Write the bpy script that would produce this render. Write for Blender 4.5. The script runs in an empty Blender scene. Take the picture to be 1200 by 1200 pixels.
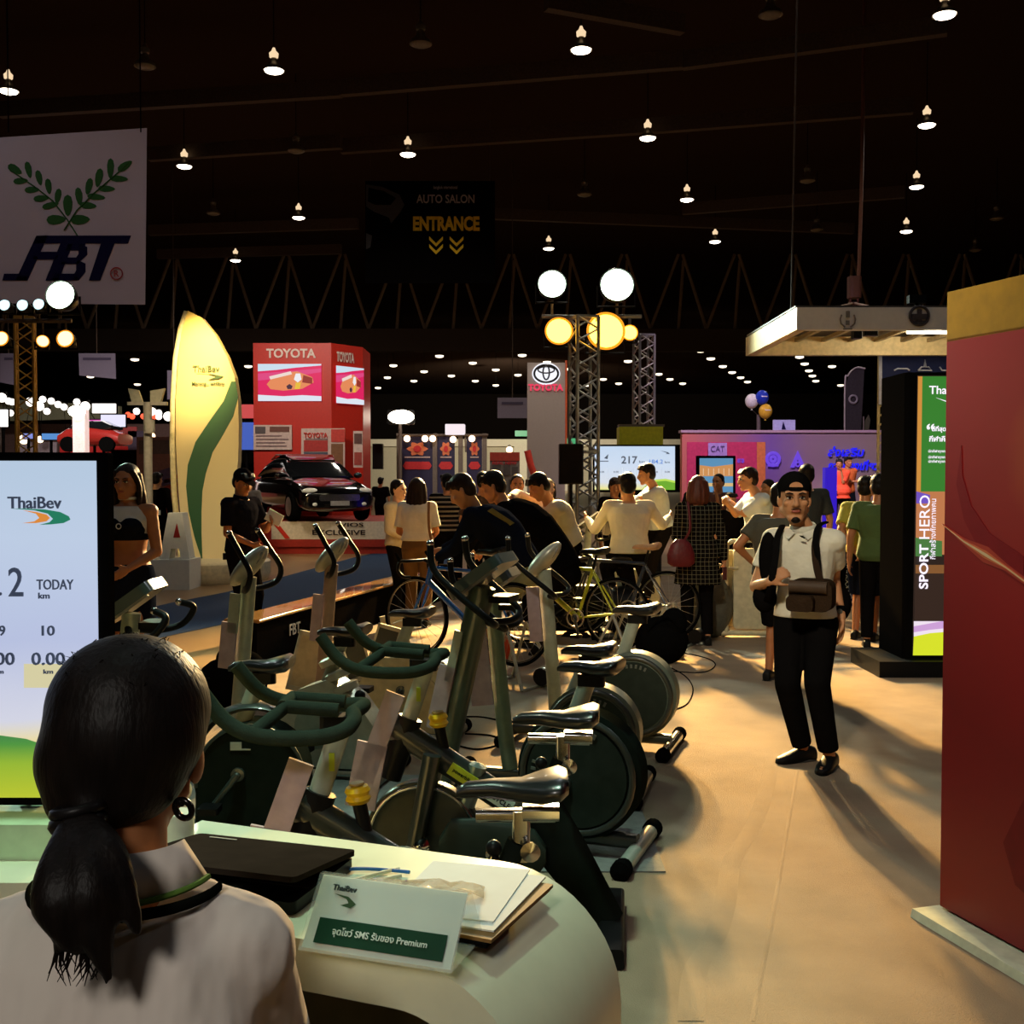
import bpy, bmesh, math, random
from mathutils import Vector, Matrix, Quaternion
V = Vector
random.seed(7)
SC = bpy.context.scene
COL = SC.collection
PI = math.pi

# ------------------------------------------------------------------ camera, world, lights, exposure
F = 1300.0                       # focal length in photograph pixels (1200 wide)
HZ = 560.0                       # horizon row
CAM = V((0.0, 0.0, 1.65))
PIT = math.atan((600 - HZ) / F)
cam_d = bpy.data.cameras.new('camera'); cam = bpy.data.objects.new('camera', cam_d); COL.objects.link(cam)
cam_d.sensor_width = 36; cam_d.lens = 36 * F / 1200; cam_d.clip_end = 600; cam_d.clip_start = 0.05
cam.location = CAM; cam.rotation_euler = (PI / 2 - PIT, 0, 0)
SC.camera = cam
SC.view_settings.view_transform = 'Standard'; SC.view_settings.look = 'None'
SC.view_settings.exposure = 0.0; SC.view_settings.gamma = 1.0; SC.view_settings.use_curve_mapping = False
SC.cycles.max_bounces = 6; SC.cycles.diffuse_bounces = 3; SC.cycles.glossy_bounces = 3; SC.cycles.transmission_bounces = 6
SC.cycles.sample_clamp_indirect = 4.0; SC.cycles.caustics_reflective = False; SC.cycles.caustics_refractive = False
SC.cycles.use_denoising = True

W = bpy.data.worlds.new('world'); SC.world = W; W.use_nodes = True
W.node_tree.nodes['Background'].inputs[0].default_value = (0.75, 0.62, 0.5, 1)
W.node_tree.nodes['Background'].inputs[1].default_value = 0.012

def ray(px, py):
    f = V((0, math.cos(PIT), -math.sin(PIT))); u = V((0, math.sin(PIT), math.cos(PIT)))
    return f + V((1, 0, 0)) * ((px - 600) / F) + u * ((600 - py) / F)
def at(px, py, Y):               # point seen at that row and column, Y metres ahead
    d = ray(px, py); return CAM + d * (Y / d.y)
def onz(px, py, z=0.0):          # point seen there on the level plane z
    d = ray(px, py); return CAM + d * ((z - CAM.z) / d.z)

def spot(name, loc, tgt, power, color, angle, radius=.12, blend=.5):
    l = bpy.data.lights.new(name, 'SPOT'); l.energy = power; l.color = color; l.spot_size = math.radians(angle)
    l.shadow_soft_size = radius; l.spot_blend = blend
    o = bpy.data.objects.new(name, l); COL.objects.link(o); o.location = loc
    o.rotation_euler = (V(tgt) - V(loc)).to_track_quat('-Z', 'Y').to_euler(); return o

TY = 17.0                        # depth of the lighting tower with the amber heads
AMB = (1.0, 0.58, 0.17); COOL = (0.80, 1.0, 0.86)
spot('amber_light_a', at(655, 388, TY) + V((0, -.35, -.05)), (-1.5, 9.2, .3), 11000, AMB, 52, blend=1.0)
spot('amber_light_b', at(710, 387, TY) + V((0, -.35, -.05)), (1.0, 9.8, 0), 16500, AMB, 50, blend=1.0)
spot('amber_light_c', at(738, 390, TY) + V((0, -.35, -.05)), (3.2, 9.0, 0), 6000, AMB, 50, blend=1.0)
spot('cool_light_a', at(647, 332, TY) + V((0, -.4, -.05)), (-1.0, 5.0, 0), 1500, COOL, 80)
spot('cool_light_b', at(723, 333, TY) + V((0, -.4, -.05)), (2.0, 5.0, 0), 1500, COOL, 80)
spot('cool_light_c', at(70, 346, 15.0) + V((.1, -.4, -.05)), (-1.2, 3.0, .6), 900, (.62, 1.0, .74), 60)
# high-bay lamps of the hall above the frame, with added unseen spots among them
spot('high_bay_a', (-1.6, 3.0, 11.5), (-1.1, 3.6, 0), 3400, (.62, 1.0, .76), 27, .25, .8)
spot('counter_fill', (-1.4, -3.2, 5.0), (-.45, 1.5, 1.0), 620, (1.0, .93, .84), 22, .5, .7)  # added unseen fill on the seated woman's back
spot('panel_fill', (-3.5, 2.5, 11.0), (1.7, 3.7, 1.7), 1500, (1.0, .86, .70), 24, .25, .9)  # added unseen spot brightening the red panel
for i_, (x_, y_) in enumerate(((-10, 5), (0, 4), (10, 5), (-10, 15), (0, 14), (10, 15))):
    spot('high_bay_row_%d' % i_, (x_, y_, 11.7), (x_, y_, 0), 230, (.86, .92, 1.0), 150, .25, .6)
for i_, p_ in enumerate([(10, 108), (321, 84), (216, 196), (350, 256), (276, 306), (478, 182), (681, 60), (759, 163), (805, 235), (643, 292), (838, 284), (1107, 19), (1086, 148), (1074, 220), (1062, 272)]):
    q_ = onz(p_[0], p_[1], 11.8); spot('high_bay_lit_%d' % i_, q_, (q_.x, q_.y, 0), 500, (1.0, .90, .74), 155, .25, .6)
spot('aisle_key', (-1.6, -1.2, 6.6), (2.2, 7.6, 1.4), 2300, (1.0, .88, .66), 26, .35, .7)  # added unseen key light from the front for the aisle figures
# unseen spots added to light the booths, leaf sign and far wall
spot('fill_red_booth', (-5.6, 21.0, 6.5), at(365, 470, 28), 1500, (1.0, .86, .72), 50, .2, .8)
spot('fill_stage', (-4.0, 19.0, 5.5), at(390, 620, 24), 420, (1.0, .86, .66), 40, .2, .8)
spot('flood_leaf_top', at(235, 300, 16.2), at(236, 424, 18), 1500, (1.0, .80, .42), 42, .1, 1.0)
spot('flood_leaf_low', (-4.6, 13.0, 4.5), at(240, 560, 18), 700, (1.0, .84, .52), 40, .1, 1.0)
spot('fill_mauve', (4.0, 21.0, 7.0), at(930, 550, 27), 2300, (.86, .66, 1.0), 80, .2, .8)
spot('fill_far_stage', (5.5, 19.0, 6.0), at(990, 585, 25.5), 1900, (1.0, .82, .66), 20, .2, .8)
spot('fill_pylon', (0.8, 25.0, 7.5), at(640, 500, 30), 600, (1.0, .86, .76), 40, .2, .8)
spot('fill_far_left', (-14, 34, 8.0), (-14, 42, 1.0), 2400, (1.0, .88, .82), 110, .2, .8)
spot('fill_far_wall', (0, 112, 9.0), (0, 139, 3), 26000, (1.0, .92, .74), 110, .3, .8)
spot('fill_navy_booth', (-2.0, 29.0, 6.0), at(520, 540, 34), 700, (1.0, .84, .70), 60, .2, .8)

# ------------------------------------------------------------------ materials
def lin(c):
    return tuple(((x / 255) / 12.92 if x / 255 <= .04045 else ((x / 255 + .055) / 1.055) ** 2.4) for x in c) + (1,)
MATS = {}
SELF_LIT = {'screen_ink', 'screen_blue_ink', 'near_ink', 'column_line', 'column_glow'}      # pixels of screens and the column's stand-in glow; glow() registers the rest
def mat(name, c=(128, 128, 128), rough=.55, metal=0.0, emit=0.0, var=.12, scale=18.0, bump=0.0, bscale=60.0, coat=0.0, alpha=1.0, trans=0.0, stretch=None):
    if name in MATS: return MATS[name]
    m = bpy.data.materials.new(name); m.use_nodes = True; nt = m.node_tree; b = nt.nodes['Principled BSDF']
    tc = nt.nodes.new('ShaderNodeTexCoord'); nz = nt.nodes.new('ShaderNodeTexNoise'); nz.inputs['Scale'].default_value = scale; nz.inputs['Detail'].default_value = 3
    src = tc.outputs['Object']
    if stretch:
        mp = nt.nodes.new('ShaderNodeMapping'); mp.inputs['Scale'].default_value = stretch; nt.links.new(src, mp.inputs[0]); src = mp.outputs[0]
    nt.links.new(src, nz.inputs['Vector'])
    rp = nt.nodes.new('ShaderNodeValToRGB'); L = lin(c)
    rp.color_ramp.elements[0].position = .3; rp.color_ramp.elements[1].position = .7
    rp.color_ramp.elements[0].color = tuple(x * (1 - var) for x in L[:3]) + (1,)
    rp.color_ramp.elements[1].color = tuple(min(1, x * (1 + var)) for x in L[:3]) + (1,)
    nt.links.new(nz.outputs['Fac'], rp.inputs[0]); nt.links.new(rp.outputs[0], b.inputs['Base Color'])
    b.inputs['Roughness'].default_value = rough; b.inputs['Metallic'].default_value = metal
    b.inputs['Coat Weight'].default_value = coat
    if not metal and not coat and not trans: b.inputs['Specular IOR Level'].default_value = (0.0 if rough >= .6 and 'hair' not in name else .12) if max(c) < 60 else .3
    if emit and name in SELF_LIT:
        nt.links.new(rp.outputs[0], b.inputs['Emission Color']); b.inputs['Emission Strength'].default_value = emit
    if trans: b.inputs['Transmission Weight'].default_value = trans
    if alpha < 1: b.inputs['Alpha'].default_value = alpha
    if bump:
        n2 = nt.nodes.new('ShaderNodeTexNoise'); n2.inputs['Scale'].default_value = bscale; nt.links.new(src, n2.inputs['Vector'])
        bp = nt.nodes.new('ShaderNodeBump'); bp.inputs['Strength'].default_value = bump; bp.inputs['Distance'].default_value = .02
        nt.links.new(n2.outputs['Fac'], bp.inputs['Height']); nt.links.new(bp.outputs[0], b.inputs['Normal'])
    MATS[name] = m; return m
def glow(name, c, s):            # a lamp, screen or stand-in glow surface
    if name in MATS: return MATS[name]
    SELF_LIT.add(name); m = mat(name, c, .3, emit=s, var=0.0); b = m.node_tree.nodes['Principled BSDF']
    for l in list(b.inputs['Base Color'].links): m.node_tree.links.remove(l)
    b.inputs['Base Color'].default_value = (.02, .02, .02, 1); b.inputs['Specular IOR Level'].default_value = .1
    return m
def grid_mat(name, base, line, scale, w=.08, rough=.8):      # checked cloth
    m = mat(name, base, rough); nt = m.node_tree; b = nt.nodes['Principled BSDF']
    tc = nt.nodes.new('ShaderNodeTexCoord'); sx = nt.nodes.new('ShaderNodeSeparateXYZ'); nt.links.new(tc.outputs['Object'], sx.inputs[0])
    outs = []
    for ax in (('X', 'Z') if scale[1] else ('Z',)):
        a = nt.nodes.new('ShaderNodeMath'); a.operation = 'MULTIPLY'; a.inputs[1].default_value = scale[0] if ax == 'X' else (scale[1] or scale[0]); nt.links.new(sx.outputs[ax], a.inputs[0])
        f = nt.nodes.new('ShaderNodeMath'); f.operation = 'FRACT'; nt.links.new(a.outputs[0], f.inputs[0])
        l = nt.nodes.new('ShaderNodeMath'); l.operation = 'LESS_THAN'; l.inputs[1].default_value = w; nt.links.new(f.outputs[0], l.inputs[0]); outs.append(l.outputs[0])
    o = outs[0]
    if len(outs) == 2:
        mx = nt.nodes.new('ShaderNodeMath'); mx.operation = 'MAXIMUM'; nt.links.new(outs[0], mx.inputs[0]); nt.links.new(outs[1], mx.inputs[1]); o = mx.outputs[0]
    mix = nt.nodes.new('ShaderNodeMix'); mix.data_type = 'RGBA'; nt.links.new(o, mix.inputs[0])
    mix.inputs[6].default_value = lin(base); mix.inputs[7].default_value = lin(line); nt.links.new(mix.outputs[2], b.inputs['Base Color'])
    return m
def ramp_mat(name, axis, stops, emit=0.0, rough=.5, dist=None, lo=0.0, hi=1.0):   # colour gradient along an axis or from a centre (object space)
    m = bpy.data.materials.new(name); m.use_nodes = True; nt = m.node_tree; b = nt.nodes['Principled BSDF']
    tc = nt.nodes.new('ShaderNodeTexCoord')
    if dist:
        vm = nt.nodes.new('ShaderNodeVectorMath'); vm.operation = 'DISTANCE'; vm.inputs[1].default_value = dist; nt.links.new(tc.outputs['Object'], vm.inputs[0]); src = vm.outputs['Value']
    else:
        sx = nt.nodes.new('ShaderNodeSeparateXYZ'); nt.links.new(tc.outputs['Object'], sx.inputs[0]); src = sx.outputs[axis]
    mr = nt.nodes.new('ShaderNodeMapRange'); mr.inputs[1].default_value = lo; mr.inputs[2].default_value = hi; nt.links.new(src, mr.inputs[0])
    nz = nt.nodes.new('ShaderNodeTexNoise'); nz.inputs['Scale'].default_value = 6; nt.links.new(tc.outputs['Object'], nz.inputs['Vector'])
    ad = nt.nodes.new('ShaderNodeMath'); ad.operation = 'MULTIPLY_ADD'; ad.inputs[1].default_value = .06; nt.links.new(nz.outputs['Fac'], ad.inputs[0]); nt.links.new(mr.outputs[0], ad.inputs[2])
    rp = nt.nodes.new('ShaderNodeValToRGB'); e = rp.color_ramp.elements
    while len(e) < len(stops): e.new(.5)
    for i, (p, c) in enumerate(stops): e[i].position = p; e[i].color = lin(c)
    nt.links.new(ad.outputs[0], rp.inputs[0]); nt.links.new(rp.outputs[0], b.inputs['Base Color']); b.inputs['Roughness'].default_value = rough
    if emit and name in ('near_display', 'far_display', 'hill_fill'):
        nt.links.remove(b.inputs['Base Color'].links[0]); b.inputs['Base Color'].default_value = (.02, .02, .02, 1)
        nt.links.new(rp.outputs[0], b.inputs['Emission Color']); b.inputs['Emission Strength'].default_value = emit
    return m

# ------------------------------------------------------------------ mesh building
OFF = {}
class MB:
    def __init__(s): s.v = []; s.f = []
    def add(s, vs, fs):
        n = len(s.v); s.v += [V(x) for x in vs]; s.f += [[i + n for i in f] for f in fs]; return s
    def box(s, c, size, rot=None, taper=1.0):
        c = V(c); x, y, z = [k / 2 for k in size]; vs = []
        for dz in (-1, 1):
            t = taper if dz > 0 else 1
            for dx, dy in ((-1, -1), (1, -1), (1, 1), (-1, 1)):
                p = V((dx * x * t, dy * y * t, dz * z)); vs.append(c + (rot @ p if rot else p))
        return s.add(vs, [(3, 2, 1, 0), (4, 5, 6, 7), (0, 1, 5, 4), (1, 2, 6, 5), (2, 3, 7, 6), (3, 0, 4, 7)])
    def rbox(s, c, size, r, axis=2, rot=None, n=4):     # box with rounded edges about one axis
        a, b = [k for k in range(3) if k != axis]; hx, hy = size[a] / 2, size[b] / 2; r = min(r, hx * .99, hy * .99); pts = []
        for q, (sx, sy) in enumerate(((1, 1), (-1, 1), (-1, -1), (1, -1))):
            for k in range(n + 1):
                t = (q + k / n) * PI / 2; pts.append((sx * (hx - r) + r * math.cos(t), sy * (hy - r) + r * math.sin(t)))
        vs = []
        for d in (-size[axis] / 2, size[axis] / 2):
            for p in pts:
                w = [0, 0, 0]; w[a] = p[0]; w[b] = p[1]; w[axis] = d; w = V(w); vs.append(V(c) + (rot @ w if rot else w))
        m = len(pts); fs = [[(i + 1) % m, i, i + m, (i + 1) % m + m] for i in range(m)] + [list(range(m)), list(range(2 * m - 1, m - 1, -1))]
        return s.add(vs, fs)
    def tube(s, pts, r, n=10, lat=None, cap=True):     # swept tube; r number, list, or list of (rx, ry)
        pts = [V(p) for p in pts]; k = len(pts)
        if not isinstance(r, (list, tuple)): r = [r] * k
        vs = []; up = None
        for i, p in enumerate(pts):
            t = (pts[min(i + 1, k - 1)] - pts[max(i - 1, 0)])
            if t.length < 1e-9: t = V((0, 0, 1))
            t.normalize()
            if lat is not None: a = V(lat) - t * V(lat).dot(t)
            elif up is None:
                a = V((0, 0, 1)).cross(t)
                if a.length < .05: a = V((1, 0, 0)) - t * t.x
            else: a = up - t * up.dot(t)
            a.normalize(); up = a; b = t.cross(a)
            rx, ry = r[i] if isinstance(r[i], (list, tuple)) else (r[i], r[i])
            for j in range(n):
                q = 2 * PI * j / n; vs.append(p + a * (rx * math.cos(q)) + b * (ry * math.sin(q)))
        fs = []
        for i in range(k - 1):
            for j in range(n):
                fs.append((i * n + j, i * n + (j + 1) % n, (i + 1) * n + (j + 1) % n, (i + 1) * n + j))
        if cap: fs += [list(range(n - 1, -1, -1)), list(range((k - 1) * n, k * n))]
        return s.add(vs, fs)
    def cyl(s, a, b, r, r2=None, n=14): return s.tube([a, b], [r, r if r2 is None else r2], n)
    def cap(s, a, b, ra, rb, n=10):                    # tapered capsule
        a = V(a); b = V(b); d = b - a; L = d.length
        if L < 1e-6: return s.ell(a, (ra, ra, ra))
        d /= L; pts = []; rs = []
        for q in (-1, -.8, -.45, 0): pts.append(a + d * ra * q); rs.append(ra * math.sqrt(max(1e-4, 1 - q * q)))
        for q in (0, .45, .8, 1): pts.append(b + d * rb * q); rs.append(rb * math.sqrt(max(1e-4, 1 - q * q)))
        return s.tube(pts, rs, n)
    def ell(s, c, r, rot=None, nu=16, nv=10):
        c = V(c); vs = [c + (rot @ V((0, 0, r[2])) if rot else V((0, 0, r[2])))]
        for i in range(1, nv):
            t = PI * i / nv
            for j in range(nu):
                q = 2 * PI * j / nu; p = V((r[0] * math.sin(t) * math.cos(q), r[1] * math.sin(t) * math.sin(q), r[2] * math.cos(t)))
                vs.append(c + (rot @ p if rot else p))
        p = V((0, 0, -r[2])); vs.append(c + (rot @ p if rot else p)); L = len(vs) - 1
        fs = [(0, 1 + j, 1 + (j + 1) % nu) for j in range(nu)]
        for i in range(nv - 2):
            for j in range(nu): fs.append((1 + i * nu + j, 1 + (i + 1) * nu + j, 1 + (i + 1) * nu + (j + 1) % nu, 1 + i * nu + (j + 1) % nu))
        b0 = 1 + (nv - 2) * nu; fs += [(L, b0 + (j + 1) % nu, b0 + j) for j in range(nu)]
        return s.add(vs, fs)
    def lathe(s, prof, c=(0, 0, 0), axis=(0, 0, 1), n=24):       # prof: (radius, height)
        ax = V(axis).normalized(); a = ax.orthogonal().normalized(); b = ax.cross(a); vs = []
        for r, h in prof:
            for j in range(n):
                q = 2 * PI * j / n; vs.append(V(c) + ax * h + a * (r * math.cos(q)) + b * (r * math.sin(q)))
        k = len(prof); fs = [(i * n + j, i * n + (j + 1) % n, (i + 1) * n + (j + 1) % n, (i + 1) * n + j) for i in range(k - 1) for j in range(n)]
        if prof[0][0] > 1e-6: fs.append(list(range(n - 1, -1, -1)))
        if prof[-1][0] > 1e-6: fs.append(list(range((k - 1) * n, k * n)))
        return s.add(vs, fs)
    def torus(s, c, R, r, axis=(0, 1, 0), n=36, m=8, ry=None):
        ax = V(axis).normalized(); a = ax.orthogonal().normalized(); b = ax.cross(a); vs = []; ry = ry or r
        for i in range(n):
            t = 2 * PI * i / n; d = a * math.cos(t) + b * math.sin(t)
            for j in range(m):
                q = 2 * PI * j / m; vs.append(V(c) + d * (R + r * math.cos(q)) + ax * (ry * math.sin(q)))
        return s.add(vs, [(i * m + j, ((i + 1) % n) * m + j, ((i + 1) % n) * m + (j + 1) % m, i * m + (j + 1) % m) for i in range(n) for j in range(m)])
    def poly(s, pts, ext=(0, 0.006, 0)):                # flat polygon given depth
        pts = [V(p) for p in pts]; e = V(ext); m = len(pts)
        return s.add(pts + [p + e for p in pts], [list(range(m)), list(range(2 * m - 1, m - 1, -1))] + [((i + 1) % m, i, i + m, (i + 1) % m + m) for i in range(m)])
    def loft(s, secs, n=18, p=2.3):                     # secs: (centre, lateral*rx, depth*ry) superellipse rings
        vs = []
        for c, a, b in secs:
            for j in range(n):
                q = 2 * PI * j / n; cx, sy = math.cos(q), math.sin(q)
                vs.append(V(c) + V(a) * (abs(cx) ** (2 / p) * (1 if cx >= 0 else -1)) + V(b) * (abs(sy) ** (2 / p) * (1 if sy >= 0 else -1)))
        k = len(secs); fs = [(i * n + j, i * n + (j + 1) % n, (i + 1) * n + (j + 1) % n, (i + 1) * n + j) for i in range(k - 1) for j in range(n)]
        fs += [list(range(n - 1, -1, -1)), list(range((k - 1) * n, k * n))]
        return s.add(vs, fs)
    def mesh(s, name, off=V((0, 0, 0))):
        me = bpy.data.meshes.new(name); me.from_pydata([tuple(v - off) for v in s.v], [], s.f); 
        bm = bmesh.new(); bm.from_mesh(me); bmesh.ops.recalc_face_normals(bm, faces=bm.faces); bm.to_mesh(me); bm.free(); return me

def crv(pts, k=6):               # Catmull-Rom refinement
    pts = [V(p) for p in pts]; out = []; n = len(pts)
    for i in range(n - 1):
        p0, p1, p2, p3 = pts[max(i - 1, 0)], pts[i], pts[i + 1], pts[min(i + 2, n - 1)]
        for j in range(k):
            t = j / k; out.append(.5 * ((2 * p1) + (p2 - p0) * t + (2 * p0 - 5 * p1 + 4 * p2 - p3) * t * t + (3 * p1 - p0 - 3 * p2 + p3) * t ** 3))
    out.append(pts[-1]); return out

def offset(o):
    p = V((0, 0, 0))
    while o is not None: p = p + o.location; o = o.parent
    return p
def link(o, parent=None):
    COL.objects.link(o)
    if parent is not None: o.parent = parent
    return o
def tag(o, label, cat, group=None):
    o['label'] = label; o['category'] = cat
    if group: o['group'] = group
    return o
def thing(name, label, cat, loc=(0, 0, 0), rz=0.0, group=None):
    o = bpy.data.objects.new(name, None); o.empty_display_size = .1; link(o); o.location = loc; o.rotation_euler = (0, 0, rz)
    return tag(o, label, cat, group)
def weighted(me, deg):           # smooth shading that keeps large flat faces flat (area-weighted corner normals)
    n = len(me.polygons); me.polygons.foreach_set('use_smooth', [True] * n)
    ar = [0.0] * n; me.polygons.foreach_get('area', ar); fn = [p.normal.copy() for p in me.polygons]; lim = math.cos(math.radians(deg))
    vf = [[] for _ in me.vertices]; pv = [tuple(p.vertices) for p in me.polygons]
    for i, vs in enumerate(pv):
        for v in vs: vf[v].append(i)
    out = []
    for i, vs in enumerate(pv):
        a = fn[i]
        for v in vs:
            s = a * ar[i]
            for j in vf[v]:
                if j != i and a.dot(fn[j]) > lim: s = s + fn[j] * ar[j]
            out.append(s.normalized() if s.length > 1e-12 else a)
    me.normals_split_custom_set(out)
def finish(me, m, smooth=35):
    if m: me.materials.append(m)
    if smooth:
        weighted(me, max(smooth, 47))
    return me
def part(name, mb, m, parent, local=False, smooth=35, label=None):   # a part; world coordinates unless local
    me = mb.mesh(name, V((0, 0, 0)) if local else offset(parent)); finish(me, m, smooth)
    o = link(bpy.data.objects.new(name, me), parent)
    if label: o['label'] = label
    return o
def solo(name, mb, m, label, cat, group=None, smooth=35):            # a thing that is one mesh (world coordinates)
    b = V((sum(v.x for v in mb.v) / len(mb.v), sum(v.y for v in mb.v) / len(mb.v), min(v.z for v in mb.v)))
    me = mb.mesh(name, b); finish(me, m, smooth); o = link(bpy.data.objects.new(name, me)); o.location = b
    return tag(o, label, cat, group)
def struct(name, mb, m, parent=None, smooth=0):
    me = mb.mesh(name); finish(me, m, smooth); o = link(bpy.data.objects.new(name, me), parent)
    if parent is None: o['kind'] = 'structure'
    return o
def copies(o, locs, label=None, group=None):                         # copies of a thing and its parts
    out = []
    for loc in locs:
        c = o.copy(); COL.objects.link(c); c.location = loc
        for ch in list(o.children):
            d = ch.copy(); COL.objects.link(d); d.parent = c
            for g in list(ch.children):
                e = g.copy(); COL.objects.link(e); e.parent = d
        if label: c['label'] = label
        out.append(c)
    return out

def text(s, m, parent, loc, size, rot=(PI / 2, 0, 0), name='lettering', bold=0.0, shear=0.0, ext=.002, width=None, align='CENTER', local=False, sp=1.0, height=None, kind=None):
    cu = bpy.data.curves.new(name, 'FONT'); cu.body = s; cu.size = size; cu.offset = bold * size; cu.shear = shear; cu.extrude = ext
    cu.align_x = align; cu.align_y = 'CENTER'; cu.space_character = sp; cu.resolution_u = 3
    t = bpy.data.objects.new('tmp', cu); COL.objects.link(t); dg = bpy.context.evaluated_depsgraph_get(); dg.update()
    me = bpy.data.meshes.new_from_object(t.evaluated_get(dg)); bpy.data.objects.remove(t)
    xs = [v.co.x for v in me.vertices] or [0, 1]; ys = [v.co.y for v in me.vertices] or [0, 1]
    k = width / (max(xs) - min(xs)) if width else 1; ky = height / (max(ys) - min(ys)) if height else k
    cx = (max(xs) + min(xs)) / 2 if align == 'CENTER' else min(xs); cy = (max(ys) + min(ys)) / 2
    R = rot if isinstance(rot, Matrix) else Matrix.Identity(3)
    if not isinstance(rot, Matrix):
        from mathutils import Euler
        R = Euler(rot).to_matrix()
    base = V(loc) - (V((0, 0, 0)) if local or parent is None else offset(parent))
    for v in me.vertices: v.co = base + R @ V(((v.co.x - cx) * k, (v.co.y - cy) * ky, v.co.z))
    me.materials.clear(); me.materials.append(m)
    o = bpy.data.objects.new(name, me); link(o, parent); return o

def remesh(mb, name, voxel, sm=4, off=V((0, 0, 0))):                  # one continuous skin from overlapping volumes
    me = bpy.data.meshes.new('tmp'); me.from_pydata([tuple(v - off) for v in mb.v], [], mb.f)
    bm = bmesh.new(); bm.from_mesh(me); bmesh.ops.recalc_face_normals(bm, faces=bm.faces); bm.to_mesh(me); bm.free()
    o = bpy.data.objects.new('tmp', me); COL.objects.link(o)
    r = o.modifiers.new('r', 'REMESH'); r.mode = 'VOXEL'; r.voxel_size = voxel; r.use_smooth_shade = True
    if sm: q = o.modifiers.new('s', 'SMOOTH'); q.factor = .5; q.iterations = sm
    dg = bpy.context.evaluated_depsgraph_get(); dg.update(); out = bpy.data.meshes.new_from_object(o.evaluated_get(dg)); out.name = name
    bpy.data.objects.remove(o); out.polygons.foreach_set('use_smooth', [True] * len(out.polygons)); return out
def skinpart(name, mb, m, parent, voxel, sm=4, label=None):
    me = remesh(mb, name, voxel, sm, offset(parent)); me.materials.clear(); me.materials.append(m)
    o = link(bpy.data.objects.new(name, me), parent)
    if label: o['label'] = label
    return o
# ------------------------------------------------------------------ the hall
M_floor = mat('polished_floor', (150, 118, 80), .28, var=.10, scale=1.3)
M_carpet = mat('carpet_weave', (142, 124, 102), .95, var=.13, scale=3.0, bump=.35, bscale=240)
M_ceil = mat('black_ceiling', (52, 40, 33), .9)
M_steel_dk = mat('dark_roof_steel', (74, 60, 50), .6, var=.25)
M_blackpl = mat('black_plastic', (16, 16, 17), .42)
M_blackrub = mat('black_rubber', (13, 13, 13), .7)
M_alu = mat('truss_aluminium', (170, 165, 155), .35, metal=.8)
M_white = mat('white_laminate', (225, 222, 208), .45, var=.04)
M_lampglass = glow('high_bay_glow', (255, 240, 215), 9.0)
M_lampfar = glow('far_lamp_glow', (255, 236, 205), 2.5)
M_black = mat('matt_black', (12, 11, 11), .6)

struct('floor', MB().box((0, 80, -.05), (160, 180, .1)), M_floor)
struct('ceiling', MB().box((0, 80, 14.6), (160, 180, .3)), M_ceil)
struct('wall_back', MB().box((0, 170, 7.5), (160, .4, 15)), mat('far_wall_dark', (34, 28, 24), .9))
struct('wall_left', MB().box((-70, 80, 7.5), (.4, 180, 15)), M_ceil)
struct('wall_right', MB().box((70, 80, 7.5), (.4, 180, 15)), M_ceil)
# carpet of the stand: one sheet plus two lifted seams
pts = [onz(300, 790), (-1.2, 14.2, 0), (.2, 20.5, 0), (9, 20.5, 0), (9, -2.5, 0), (-4.6, -2.5, 0), (-4.6, 5.6, 0), (-3.0, 6.4, 0)]
solo('carpet', MB().poly([V(p) + V((0, 0, .001)) for p in reversed(pts)], (0, 0, .007)), M_carpet, 'beige grey carpet laid under the exercise bikes', 'carpet', smooth=0)
seam = [(905, 890), (897, 930), (880, 975), (858, 1010), (850, 1060), (838, 1100), (815, 1140), (810, 1200)]
c = crv([onz(*p) for p in seam], 6); mb = MB()
mb.loft([(p + V((0, 0, .006)), V((.05, 0, 0)), V((0, 0, .0045))) for p in c], 8)
solo('carpet_fold', mb, M_carpet, 'wavy fold in the carpet running towards the standing man', 'carpet fold', smooth=60)
seam = [(935, 905), (925, 960), (915, 1020), (905, 1080), (893, 1140), (882, 1200)]
c = crv([onz(*p) for p in seam], 4); mb = MB()
mb.loft([(p + V((0, 0, .006)), V((.012, 0, 0)), V((0, 0, .003))) for p in c], 8)
solo('carpet_seam', mb, M_carpet, 'straight thin seam in the carpet beside the wavy fold', 'carpet seam', smooth=60)
pts = [onz(*p) for p in [(90, 733), (200, 707), (267, 694), (417, 653), (540, 628), (540, 662), (330, 716), (265, 731), (200, 745), (90, 772)]]
solo('aisle_carpet', MB().poly([V(p) + V((0, 0, .001)) for p in reversed(pts)], (0, 0, .006)), mat('blue_carpet', (38, 62, 92), .95, bump=.3, bscale=200), 'blue carpet strip along the aisle behind the low black barrier', 'carpet', smooth=0)
pts = [onz(*p) for p in [(130, 715), (200, 700), (417, 648), (560, 622), (560, 612), (300, 640), (130, 668)]]

# low black barrier with a glossy top board, reflected amber light put into its colour
A, B = onz(302, 727, .42), onz(532, 664, .42); A.z = B.z = 0; d = (B - A).normalized(); nrm = V((-d.y, d.x, 0)); L = (B - A).length
R3 = Matrix.Rotation(math.atan2(d.y, d.x), 3, 'Z')
t = thing('stage_barrier', 'low black barrier with amber light coloured top behind the exercise bikes', 'barrier', (A + B) / 2 + nrm * .15)
part('body', MB().box((A + B) / 2 + nrm * .15 + V((0, 0, .2)), (L, .28, .40), R3), M_black, t)
part('top_board', MB().rbox((A + B) / 2 + nrm * .15 + V((0, 0, .41)), (L, .34, .03), .012, 0, R3), mat('barrier_sheen', (150, 110, 62), .18, coat=.6), t)
text('FBT', mat('barrier_letter', (150, 150, 150), .5), t, A + d * .75 - nrm * .004 + V((0, 0, .25)), .15, R3 @ Matrix.Rotation(PI / 2, 3, 'X'), bold=.01)

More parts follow.
